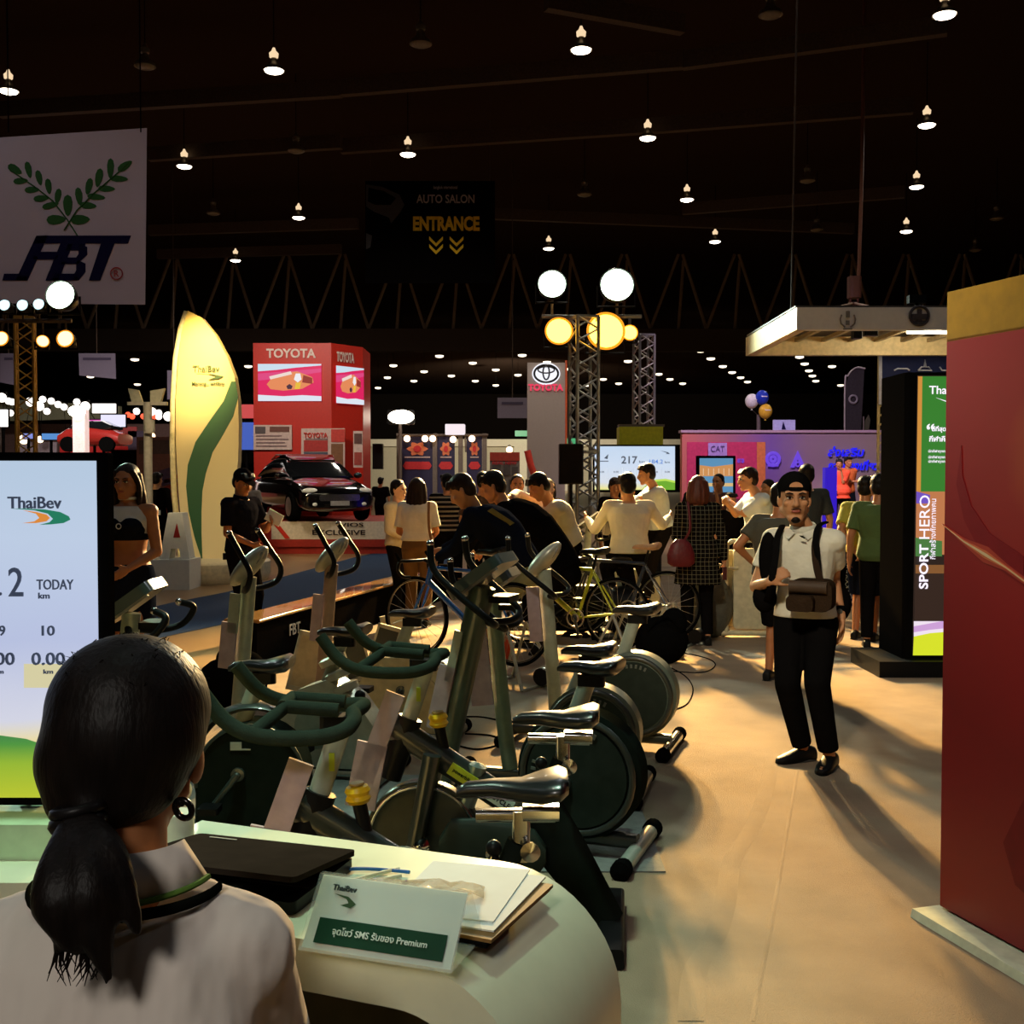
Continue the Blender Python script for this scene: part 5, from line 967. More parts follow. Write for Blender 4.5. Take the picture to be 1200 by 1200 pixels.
# ------------------------------------------------------------------ road bikes on trainers
def road_bike(label, loc, rz, fm, saddle=M_seat, z0=.05):
    t = thing('road_bike', label, 'bicycle', loc, rz); z = .34 + z0
    for x in (.49, -.50):
        w = part('wheel', MB().torus((x, 0, z), .325, .014, n=44), M_blackrub, t, True, 60); part('rim', MB().torus((x, 0, z), .303, .007, n=40, m=6, ry=.012), mat('dark_rim', (70, 70, 70), .3, metal=.6), w, True, 60)
        mb = MB()
        for k in range(20): a = 2 * PI * k / 20; mb.cyl((x + .018 * math.cos(a + .6), .02 * (-1) ** k, z + .018 * math.sin(a + .6)), (x + .30 * math.cos(a), 0, z + .30 * math.sin(a)), .0016, n=4)
        part('spokes', mb, M_alu, w, True)['kind'] = 'stuff'; part('hub', MB().cyl((x, -.045, z), (x, .045, z), .02), M_alu, w, True)
    bb = V((-.10, 0, z - .06)); hd0 = V((.36, 0, z + .30)); hd1 = V((.33, 0, z + .42)); st = V((-.26, 0, z + .40)); ra = V((-.50, 0, z))
    part('down_tube', MB().tube([hd0, bb], [(.02, .028)] * 2, 10), fm, t, True); part('top_tube', MB().cyl(hd1, st, .017), fm, t, True); part('seat_tube', MB().cyl(bb, st, .017), fm, t, True); part('head_tube', MB().cyl(hd0 + V((.01, 0, -.02)), hd1 + V((-.01, 0, .03)), .024), fm, t, True)
    for s in (-1, 1):
        part('seat_stay', MB().cyl(st + V((0, s * .015, -.02)), ra + V((0, s * .06, 0)), .009), fm, t, True); part('chain_stay', MB().cyl(bb + V((0, s * .02, 0)), ra + V((0, s * .06, 0)), .010), fm, t, True)
    f = part('fork', MB().tube(crv([hd0 + V((.015, .03, -.02)), hd0 + V((.05, .045, -.1)), V((.49, .055, z))], 3), .012, 8).tube(crv([hd0 + V((.015, -.03, -.02)), hd0 + V((.05, -.045, -.1)), V((.49, -.055, z))], 3), .012, 8), fm, t, True)
    part('seat_post', MB().cyl(st, st + V((-.035, 0, .14)), .013), M_blackpl, t, True); part('saddle', seat_mb(st + V((-.03, 0, .17)), .075, .27), saddle, t, True, 60)
    part('stem', MB().cyl(hd1 + V((-.01, 0, .03)), hd1 + V((.07, 0, .06)), .016), M_blackpl, t, True); c = hd1 + V((.08, 0, .06))
    h = crv([c, c + V((0, .12, 0)), c + V((.02, .20, 0)), c + V((.09, .205, -.01)), c + V((.11, .205, -.08)), c + V((.05, .205, -.13)), c + V((-.02, .205, -.13))], 4); full = [V((q.x, -q.y, q.z)) for q in reversed(h)] + h[1:]
    hb = part('handlebar', MB().tube(full, .014, 8), M_blackpl, t, True, 60)
    for s in (-1, 1): part('brake_hood', MB().cap(c + V((.09, s * .205, 0)), c + V((.13, s * .2, .05)), .016, .012, 8), M_blackrub, hb, True)
    part('chainring', MB().torus(bb + V((0, .05, 0)), .085, .008, n=28).torus(bb + V((0, .05, 0)), .03, .012, n=20), M_alu, t, True)
    pedal_set(t, bb + V((0, .055, 0)), 1, -1.9); pedal_set(t, bb + V((0, -.055, 0)), -1, -1.9 + PI)
    tr = part('trainer_stand', MB().tube([(-.75, .28, .015), (-.52, .14, z), (-.52, .10, z)], .014, 8).tube([(-.75, -.28, .015), (-.52, -.14, z), (-.52, -.10, z)], .014, 8).cyl((-.75, -.28, .015), (-.75, .28, .015), .014).cyl((-.35, -.22, .015), (-.35, .22, .015), .014).cyl((-.35, .2, .015), (-.52, .14, z), .012).cyl((-.35, -.2, .015), (-.52, -.14, z), .012), M_silver, t, True)
    part('resistance_unit', MB().cyl((-.80, -.09, .10), (-.80, .09, .10), .07), M_blackpl, tr, True); part('wheel_block', MB().box((.49, 0, z0 / 2 + .005), (.30, .12, z0 + .01), taper=.7), M_blackpl, t, True)
    return t
M_blue = mat('blue_frame', (20, 88, 175), .25, coat=.6); M_lim2 = mat('lime_frame', (175, 185, 35), .3, coat=.5, emit=.05)
road_bike('bright blue road bike under the rider in navy jacket', (-.40, 9.1, 0), rt(147), M_blue, M_seat, .14)
road_bike('lime yellow road bike under the rider in black shirt', (.53, 10.5, 0), rt(152), M_lim2)
road_bike('dark blue road bike behind the lime yellow road bike', (1.10, 11.2, 0), rt(154), mat('dark_blue_frame', (20, 36, 62), .3, coat=.5), mat('tan_saddle', (175, 140, 110), .4))

# ------------------------------------------------------------------ things leaning at the barrier, cables, boxes
def lean_board(px, py, Y, w, h, rz, lean, lb, m=M_beige):
    p = at(px, py, Y); t = thing('framed_board', lb, 'board', (p.x, Y, 0), rz); R = Matrix.Rotation(lean, 3, 'Y'); c = V((0, 0, h / 2 + .05)); 
    part('panel', MB().box(R @ V((0, 0, h / 2)) + V((0, 0, .02)), (w * .86, .02, h * .86), R), m, t, True); f = MB()
    for s in (-1, 1): f.box(R @ V((s * w * .46, 0, h / 2)) + V((0, 0, .02)), (w * .08, .035, h), R).box(R @ V((0, 0, h / 2 + s * h * .46)) + V((0, 0, .02)), (w, .035, h * .08), R)
    part('frame', f, mat('board_frame', (180, 178, 160), .5), t, True)
lean_board(354, 790, 8.4, .26, .46, .25, .25, 'cream board leaning at the barrier beside the silver bike'); lean_board(423, 790, 8.9, .22, .44, .3, -.28, 'framed board between the beige bike and the barrier', M_dkgrey); lean_board(441, 780, 9.3, .20, .40, .2, .3, 'framed board standing before the blue bike front wheel', M_dkgrey); lean_board(470, 770, 9.9, .22, .42, .2, -.2, 'small pale board behind the blue bike front wheel')
t = thing('black_bag', 'black bag slumped on the floor under the first bike seat', 'bag', onz(268, 830)); part('sack', MB().ell((0, .1, .16), (.26, .2, .2)).ell((.1, .1, .26), (.14, .14, .14)), M_blackrub, t, True, 60); part('handle', MB().torus((0, .05, .34), .09, .012, (0, 1, .2)), M_blackrub, t, True, 60)
rug = MB().box(V((onz(440, 960).x, onz(440, 960).y, .012)), (2.6, 1.5, .006)); solo('grey_mat', rug, mat('grey_mat', (120, 122, 118), .9, bump=.2), 'flat grey mat on the carpet under the spin bikes', 'mat', smooth=0)
def cable(pts, lb, r=.006, m=M_blackrub): solo('cable', MB().tube(crv([onz(x, y, .012) for x, y in pts], 6), r, 6), m, lb, 'cable', smooth=60)
cable([(505, 842), (560, 840), (600, 846), (640, 838), (680, 828)], 'black cable lying across bright carpet between the pale posts')
cable([(770, 775), (800, 790), (812, 806), (806, 824), (790, 832)], 'thin looped cable on carpet beside the teal bike', .005); cable([(760, 760), (800, 765), (830, 772), (838, 780), (822, 788), (780, 786)], 'thin cable curling toward the woman with maroon bag', .005)
cable([(545, 860), (575, 862), (590, 870), (560, 878), (530, 872)], 'short black cable loop beside the thick dark post', .006)
for (x, y, s, lb, m) in ((796, 772, .09, 'small pale power adapter on the carpet near the cables', M_beige), (782, 790, .07, 'second small pale adapter beside the looped cable', M_beige)): solo('power_adapter', MB().rbox(onz(x, y) + V((0, 0, s * .4 + .012)), (s, s * .7, s * .7), .01), m, lb, 'adapter')
t = thing('black_duffel', 'black duffel bag on the carpet behind the pale saddle', 'bag', onz(778, 780)); part('sack', MB().ell((0, .15, .20), (.24, .22, .22)).ell((.10, .1, .36), (.12, .12, .14)), M_blackrub, t, True, 60); part('strap', MB().tube(crv([(-.15, 0, .3), (0, -.05, .45), (.15, 0, .3)]), .012, 6), M_blackrub, t, True, 60)
t = thing('bin_bag', 'grey bulging bag standing beside the white folding cart', 'bag', onz(838, 752) + V((0, .3, 0))); part('sack', MB().ell((0, 0, .34), (.24, .2, .36)), mat('grey_bag', (88, 88, 78), .6, bump=.6, bscale=14), t, True, 60); part('neck', MB().cyl((0, 0, .66), (0.02, 0, .78), .07, .1), mat('grey_bag'), t, True)

# white folding table cart
p = onz(880, 748); Yc = p.y; t = thing('folding_cart', 'cream folding table on a tubular frame with small wheels', 'cart', (p.x, Yc, 0))
z1 = Z(634, Yc); x0, x1 = at(852, 600, Yc).x, at(912, 600, Yc).x; zb = Z(742, Yc)
fr = MB().tube(crv([(x0, Yc, zb), (x0, Yc, z1 - .10), (x0 + .03, Yc, z1 - .02), (x0 + .10, Yc, z1), (x1, Yc, z1), (x1 + .05, Yc, z1 - .1), (x1 + .05, Yc, zb)], 5), .022, 8).cyl((x0 - .05, Yc, zb), (x1 + .05, Yc, zb), .025)
M_cream = mat('cream_enamel', (205, 196, 160), .45); part('tube_frame', fr, M_cream, t, smooth=60); part('table_leaf', MB().rbox(((x0 + x1) / 2 + .05, Yc + .06, (z1 + zb) / 2 - .02), (x1 - x0 - .06, .05, z1 - zb - .12), .04, 1), mat('cream_leaf', (196, 190, 158), .5), t); part('folded_leaf', MB().rbox(((x0 + x1) / 2 - .01, Yc + .14, (z1 + zb) / 2 - .02), (x1 - x0 - .06, .04, z1 - zb - .16), .04, 1), M_beige, t)
part('cross_bar', MB().cyl((x0, Yc - .01, z1 - .28), (x0 + .12, Yc + .02, z1 - .28), .016), M_cream, t)
for xx in (x0 - .02, x1): part('castor', MB().lathe([(0, -.03), (.055, -.03), (.06, 0), (.055, .03), (0, .03)], (xx, Yc + .05, .07), (0, 1, 0), 18).box((xx, Yc + .05, .13), (.03, .05, .1)), M_blackrub, t)
# ------------------------------------------------------------------ big near screen
Y = 2.25
t = thing('big_screen', 'big near screen showing the day distance on pale blue', 'screen', (at(-200, 600, Y).x, Y, at(0, 946, Y).z))
xl, xr = at(-560, 600, Y).x, at(126.5, 600, Y).x; zt, zb = at(60, 530, Y).z, at(60, 944, Y).z
part('bezel', MB().rbox(((xl + xr) / 2, Y + .018, (zt + zb) / 2), (xr - xl, .030, zt - zb), .006, 1), M_black, t)
sx1, sz1, sz0 = at(113, 600, Y).x, at(60, 540, Y).z, at(60, 934, Y).z; oz = t.location.z
dm = ramp_mat('near_display', 'Z', [(0, (196, 208, 60)), (.10, (206, 205, 60)), (.165, (224, 190, 70)), (.20, (236, 222, 170)), (.26, (214, 216, 232)), (.5, (186, 196, 228)), (.8, (192, 208, 232)), (1, (185, 205, 228))], emit=.95, lo=sz0 - oz, hi=sz1 - oz)
scr = part('display', MB().box(((xl + .03 + sx1) / 2, Y + .002, (sz0 + sz1) / 2), (sx1 - xl - .03, .012, sz1 - sz0)), dm, t, smooth=0)
Yq = Y - .008
M_tx = mat('near_ink', (52, 60, 78), .5, emit=.9); M_or2 = glow('logo_orange', (222, 140, 60), .95); M_gr2 = glow('logo_green', (35, 125, 95), .95)
label_text('ThaiBev', M_tx, scr, 9, 72, 589, Yq, 14, .012)
part('logo_swoosh', MB().poly([at(x, y, Yq) for x, y in [(12, 596), (30, 596), (52, 597), (70, 600), (80, 605), (82, 609), (74, 613), (60, 614.5), (46, 615), (58, 612), (62, 608), (56, 602), (40, 598)]], (0, .003, 0)), M_gr2, scr, smooth=0)
part('logo_swoosh', MB().poly([at(x, y, Yq) for x, y in [(27, 598), (42, 600), (54, 603), (58, 607), (54, 611), (42, 613), (26, 613), (40, 611), (46, 607), (42, 602)]], (0, .003, 0)), M_or2, scr, smooth=0)
label_text('2', M_tx, scr, 10, 27, 682, Yq, 34, .005); label_text('.', M_tx, scr, -2, 2, 696, Yq, 4); label_text('16', M_tx, scr, -50, -12, 682, Yq, 34, .005); label_text('TODAY', M_tx, scr, 43, 86, 685, Yq, 12, .004); label_text('km', M_tx, scr, 45, 58, 698, Yq, 7)
label_text('9', M_tx, scr, -1, 6, 739, Yq, 12); label_text('10', M_tx, scr, 49, 64, 739, Yq, 12); label_text('0.00', M_tx, scr, -22, 17, 772, Yq, 15); label_text('0.00', M_tx, scr, 37, 76, 772, Yq, 15); label_text('km', M_tx, scr, -6, 4, 787, Yq, 5); label_text('km', M_tx, scr, 51, 62, 787, Yq, 5)
part('column_tint', MB().poly([at(x, y, Y - .005) for x, y in rect(28, 778, 80, 806)], (0, .002, 0)), glow('yellow_tint', (222, 214, 170), .9), scr, smooth=0)
part('green_hill', MB().poly([at(x, y, Y - .006) for x, y in [(-120, 880), (-60, 866), (0, 862), (30, 866), (60, 876), (90, 892), (113, 910), (113, 934), (-120, 934)]], (0, .003, 0)), ramp_mat('hill_fill', 'Z', [(0, (190, 200, 45)), (.6, (150, 185, 50)), (.9, (78, 150, 62)), (1, (70, 140, 70))], emit=.95, lo=sz0 - oz, hi=at(0, 862, Y).z - oz), scr, smooth=0)
part('stand_neck', MB().box(((-1.35), Y + .05, zb - .04), (.12, .05, .14)), M_blackpl, t); part('stand_neck', MB().box((at(18, 600, Y).x, Y + .06, zb - .10), (.02, .03, .22), Matrix.Rotation(.25, 3, 'Y')), mat('copper_leg', (150, 120, 100), .4), t)

# ------------------------------------------------------------------ white waterfall counter
ZC = .90
M_cnt = mat('counter_white', (216, 218, 186), .35, var=.03, coat=.2)
ca, cb = onz(340, 1098, ZC), onz(530, 1146, ZC); cd = V((cb.x - ca.x, cb.y - ca.y, 0)).normalized(); ang = math.atan2(cd.y, cd.x) * .75
cn = V((math.cos(ang), math.sin(ang), 0)); cq = V((-cn.y, cn.x, 0))
RE = V((ca.x, ca.y, 0)) + cn * (.43)           # floor point under the outer end, front side
t = thing('counter', 'white counter with rounded waterfall end and name stand on it', 'counter', (RE.x, RE.y, 0), ang)
# local: x along the counter towards its rounded end (x = 0), y towards the bikes
D = .46; TH = .085; R = .24; prof = [(-.95, ZC)]
for k in range(13):
    q = PI / 2 - PI / 2 * k / 12; prof.append((-R + R * math.cos(q), ZC - R + R * math.sin(q)))
prof.append((0, 0)); inn = [(-TH, 0)]
for k in range(13):
    q = PI / 2 * k / 12; inn.append((-R + (R - TH) * math.cos(q), ZC - R + (R - TH) * math.sin(q)))
inn.append((-.95, ZC - TH))
mb = MB(); loop = prof + inn; m_ = len(loop); y0, y1 = 0.0, D
vs = [V((x, y0, z)) for x, z in loop] + [V((x, y1, z)) for x, z in loop]; npf = len(prof); nin = len(inn); fs = [((i + 1) % m_, i, i + m_, (i + 1) % m_ + m_) for i in range(m_)]
for i in range(npf - 1):                       # the two side faces as strips between outer and inner line
    j = m_ - 1 - i; fs.append((i, i + 1, j - 1, j)); fs.append((i + m_, j + m_, j - 1 + m_, i + 1 + m_))
part('shell', mb.add(vs, fs), M_cnt, t, True, 40)
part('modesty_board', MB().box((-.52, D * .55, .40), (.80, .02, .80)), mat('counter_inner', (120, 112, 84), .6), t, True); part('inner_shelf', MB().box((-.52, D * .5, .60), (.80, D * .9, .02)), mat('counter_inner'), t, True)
part('end_leg', MB().box((-.92, D / 2, .405), (.06, D, .82)), M_cnt, t, True)
def onc(px, py, z=0.0): return onz(px, py, ZC + z)
# second counter carrying the clutter under the big screen
c2 = onc(-40, 985); t = thing('side_counter', 'white side counter under the big near screen', 'counter', (c2.x - .5, c2.y + .1, 0)); part('top', MB().rbox((c2.x - .42, c2.y + .12, ZC - .03), (1.5, .72, .06), .03, 1), M_cnt, t); part('front_board', MB().box((c2.x - .42, c2.y + .3, .43), (1.4, .04, .84)), M_cnt, t)
solo('white_box', MB().rbox(onc(20, 1000) + V((-.02, .03, .035)), (.22, .14, .07), .01), mat('box_pale', (175, 200, 165), .5), 'low pale white box on the side counter under the screen', 'box'); solo('grey_box', MB().rbox(onc(20, 978) + V((0, .14, .035)), (.09, .08, .07), .01), mat('box_grey', (98, 104, 92), .6), 'small grey box behind the pale box on side counter', 'box')
solo('power_strip', MB().rbox(onc(25, 962) + V((0, .20, .025)), (.30, .05, .04), .012), M_blackpl, 'black power strip on side counter under the screen', 'power strip'); solo('cable', MB().tube(crv([onc(-20, 968, .05) + V((0, .14, 0)), onc(5, 958, .08) + V((0, .12, 0)), onc(25, 972, .03) + V((0, .12, 0)), onc(60, 975, .01) + V((0, .1, 0))]), .008, 6), M_blackrub, 'black cable over the power strip on side counter', 'cable')
p = onc(205, 1000); solo('white_cylinder', MB().lathe([(0, 0), (.032, 0), (.032, .075), (.030, .078), (0, .078)], (p.x, p.y + .02, ZC), n=24), mat('cyl_white', (196, 200, 182), .4), 'white cylinder cup behind the seated woman neck', 'cup')

# laptop
LA, LB_, LC = onc(218, 1022, .14), onc(398, 1004, .05), onc(330, 1080)
t = thing('laptop', 'open black laptop on the counter in front of the seated woman', 'laptop', (onc(302, 1030).x, onc(302, 1030).y, ZC), math.radians(-17))
part('base', MB().rbox((-.02, -.02, .012), (.34, .24, .022), .012, 2), M_blackpl, t, True); part('keyboard', MB().box((-.02, -.01, .0235), (.33, .12, .002)), mat('key_grey', (30, 30, 30), .6), t, True); part('touch_pad', MB().box((-.02, -.11, .0235), (.09, .05, .001)), M_dkgrey, t, True)
RL = Matrix.Rotation(-.42, 3, 'X'); lid = part('lid', MB().rbox(V((-.02, .105, .025)) + Matrix.Rotation(-.13, 3, 'X') @ V((0, -.125, .006)), (.345, .25, .010), .012, 2, Matrix.Rotation(-.13, 3, 'X')), mat('laptop_lid', (40, 34, 30), .65), t, True)
part('name_mark', MB().box(V((-.12, .105, .025)) + Matrix.Rotation(-.13, 3, 'X') @ V((0, -.03, .0125)), (.06, .004, .001), Matrix.Rotation(-.13, 3, 'X')), M_paleprint, lid, True)

# clear name stand
fl, frr = onc(350, 1112), onc(530, 1140); tl, tr = onc(359, 1053, .055), onc(541, 1077, .055)
ex = V((frr.x - fl.x, frr.y - fl.y, 0)); w = ex.length; t = thing('name_stand', 'clear name stand with green strip on the white counter', 'name stand', (fl.x, fl.y, ZC), math.atan2(ex.y, ex.x))
hh = .098; sl = .075
part('card', MB().poly([(0.004, .002, .003), (w - .004, .002, .003), (w - .004, sl, hh - .004), (.004, sl, hh - .004)], (0, .002, .0)), mat('card_white', (186, 200, 184), .6, var=.03), t, True, 0)
M_acr = mat('clear_acrylic', (235, 245, 238), .05, var=0.0, alpha=.13, coat=.5)
part('front_sheet', MB().poly([(0, -.004, 0), (w, -.004, 0), (w, sl - .004, hh), (0, sl - .004, hh)], (0, .003, 0)), M_acr, t, True, 0); part('rear_sheet', MB().poly([(0, sl + .06, 0), (w, sl + .06, 0), (w, sl + .003, hh), (0, sl + .003, hh)], (0, .003, 0)), M_acr, t, True, 0); part('foot_sheet', MB().box((w / 2, sl / 2 + .03, .0015), (w, sl + .06, .003)), M_acr, t, True, 0)
sd = V((0, sl, hh)).normalized(); nn = V((0, -hh, sl)).normalized()
def onf(u, v, k=.0045): return V((u * w, 0, 0)) + V((0, sl, hh)) * v + nn * k
RF = Matrix(((1, 0, 0), (0, sd.y, nn.y), (0, sd.z, nn.z)))
a = part('green_strip', MB().poly([onf(.09, .10), onf(.93, .10), onf(.93, .42), onf(.09, .42)], nn * .0006), mat('strip_green', (18, 58, 38), .5), t, True, 0)
text('จุดโชว์ SMS รับของ Premium', mat('card_text', (200, 215, 200), .5), a, onf(.51, .26, .0056), .02, RF, local=True, width=w * .62, bold=.01)
text('ThaiBev', mat('card_ink', (50, 60, 58), .5), t, onf(.20, .82, .005), .02, RF, local=True, width=w * .16)
part('logo_swoosh', MB().poly([onf(.14, .74), onf(.24, .72), onf(.30, .64), onf(.27, .58), onf(.20, .60), onf(.25, .64), onf(.23, .69)], nn * .0006), mat('swoosh_dark', (45, 75, 40), .5), t, True, 0)

# papers, clipboard, packet, pen, cables on the counter
p = onc(545, 1062); t = thing('clipboard', 'black clipboard with loose white papers on the counter', 'clipboard', (p.x, p.y, ZC), math.radians(-24)); part('board', MB().box((.01, -.01, .004), (.20, .27, .006)), M_black, t, True, 0); part('backing', MB().box((.02, -.005, .010), (.19, .265, .006)), mat('brown_card', (120, 90, 50), .7), t, True, 0)
part('paper_sheet', MB().box((0, .012, .0155), (.20, .26, .003), Matrix.Rotation(.06, 3, 'Z')), mat('paper', (205, 208, 205), .8, var=.03), t, True, 0); part('paper_sheet', MB().box((-.02, .025, .0185), (.19, .25, .002), Matrix.Rotation(.16, 3, 'Z')), mat('paper'), t, True, 0)
mb = MB(); rr = random.Random(3); n_ = 12; base = onc(495, 1058); 
vs = []
for j in range(6):
    for i in range(n_): vs.append(V((base.x - .11 + .22 * i / (n_ - 1), base.y - .03 + .06 * j / 5 - .03 * i / n_, ZC + .022 + rr.random() * .016)))
fs = [(j * n_ + i, j * n_ + i + 1, (j + 1) * n_ + i + 1, (j + 1) * n_ + i) for j in range(5) for i in range(n_ - 1)]
mb.add(vs, fs); o = solo('plastic_packet', mb, mat('clear_film', (215, 190, 150), .15, alpha=.42, coat=.6), 'crinkled clear plastic packet lying on the papers', 'packet', smooth=0); sm_ = o.modifiers.new('thick', 'SOLIDIFY'); sm_.thickness = .002
solo('dark_sachets', MB().rbox(base + V((-.06, .0, .018)), (.10, .05, .012), .01, 2, Matrix.Rotation(-.4, 3, 'Z')), mat('sachet_brown', (60, 30, 28), .5), 'dark brown sachet under the clear plastic packet', 'sachet')
a, b = onc(466, 1040, .02), onc(478, 1033, .03); t = thing('pen', 'blue pen sticking out beside the clear plastic packet', 'pen', a); part('barrel', MB().cyl(a, b, .004), mat('pen_blue', (30, 40, 140), .3), t); part('tip', MB().cyl(a, a - (b - a) * .2, .003, .001), M_chr, t)
for i, (pts, m, lb) in enumerate((([(385, 1030), (400, 1020), (425, 1018), (460, 1020), (480, 1022)], mat('blue_wire', (35, 95, 160), .5), 'blue network cable behind the laptop on counter'), ([(390, 1040), (420, 1030), (450, 1022), (468, 1018)], mat('white_wire', (190, 190, 165), .5), 'white cable curling beside the blue cable on counter'), ([(405, 1062), (420, 1045), (445, 1032), (470, 1026)], mat('white_wire'), 'second white cable in front of the first white cable'))):
    solo('cable', MB().tube(crv([onc(x, y, .006) for x, y in pts], 5), .0035, 6), m, lb, 'cable', smooth=60)
# ------------------------------------------------------------------ people
def hair_mat(n, c): return mat(n, c, .45, var=.25, scale=60, bump=.25, bscale=120, stretch=(1, 1, .15))
M_hair = hair_mat('black_hair', (20, 15, 13)); M_hairr = hair_mat('reddish_hair', (84, 38, 22)); M_hairb = hair_mat('brown_hair', (38, 26, 20))
M_skin = mat('skin', (186, 132, 92), .5, var=.06); M_skin2 = mat('skin_tan', (165, 108, 70), .5, var=.06); M_skinp = mat('skin_pale', (205, 158, 125), .5, var=.05)
def cloth(n, c, **k): return mat('cloth_' + n, c, .85, var=.08, scale=9, bump=.45, bscale=k.get('bs', 16))
M_eyew = mat('eye_white', (205, 200, 190), .3); M_iris = mat('eye_dark', (25, 16, 12), .2); M_lip = mat('lip', (150, 78, 66), .5)
M_shoe = mat('black_shoe', (18, 18, 18), .5); M_sole = mat('shoe_sole', (60, 58, 55), .7)

def ik(a, b, l1, l2, hint):
    d = b - a; L = min(d.length, (l1 + l2) * .995); u = d.normalized(); k = (l1 * l1 - l2 * l2 + L * L) / (2 * L); h = math.sqrt(max(0, l1 * l1 - k * k))
    p = V(hint) - u * V(hint).dot(u)
    if p.length < 1e-4: p = u.orthogonal()
    return a + u * k + p.normalized() * h
def frame(f, up=V((0, 0, 1))):   # columns: left, back (+y is away from the face), up
    f = V(f).normalized(); l = up.cross(f)
    if l.length < 1e-3: l = V((1, 0, 0))
    l.normalize(); u = f.cross(l); return Matrix((l, -f, u)).transposed()
def hand_mb(mb, wr, d, pn, s, curl=.5, thumb=None):     # palm and five fingers from the wrist along d, palm facing pn
    d = V(d).normalized(); pn = (V(pn) - d * V(pn).dot(d)).normalized(); sd = d.cross(pn)
    if thumb is not None and sd.dot(V(thumb)) < 0: sd = -sd
    c = wr + d * .045 * s
    mb.loft([(wr, sd * .024 * s, pn * .018 * s), (wr + d * .03 * s, sd * .036 * s, pn * .017 * s), (wr + d * .075 * s, sd * .041 * s, pn * .014 * s), (wr + d * .088 * s, sd * .036 * s, pn * .010 * s)], 12, 2.4)
    for k, (o, L) in enumerate(((.030, .068), (.010, .078), (-.011, .072), (-.030, .055))):
        a = wr + d * .078 * s + sd * o * s; dd = d
        for q in range(3):
            ang = curl * (q + .6) * .55; dd = (d * math.cos(ang) + pn * math.sin(ang)).normalized(); b = a + dd * L * s * (.45, .32, .26)[q]; mb.cap(a, b, (.0095, .0088, .008)[q] * s, (.0088, .008, .007)[q] * s, 8); a = b
    a = wr + d * .025 * s + sd * .030 * s
    for q in range(2):
        dd = (d * .75 + sd * (.65 - .35 * q) + pn * (.25 + curl * .5 * q)).normalized(); b = a + dd * .036 * s; mb.cap(a, b, .0105 * s, .009 * s, 8); a = b

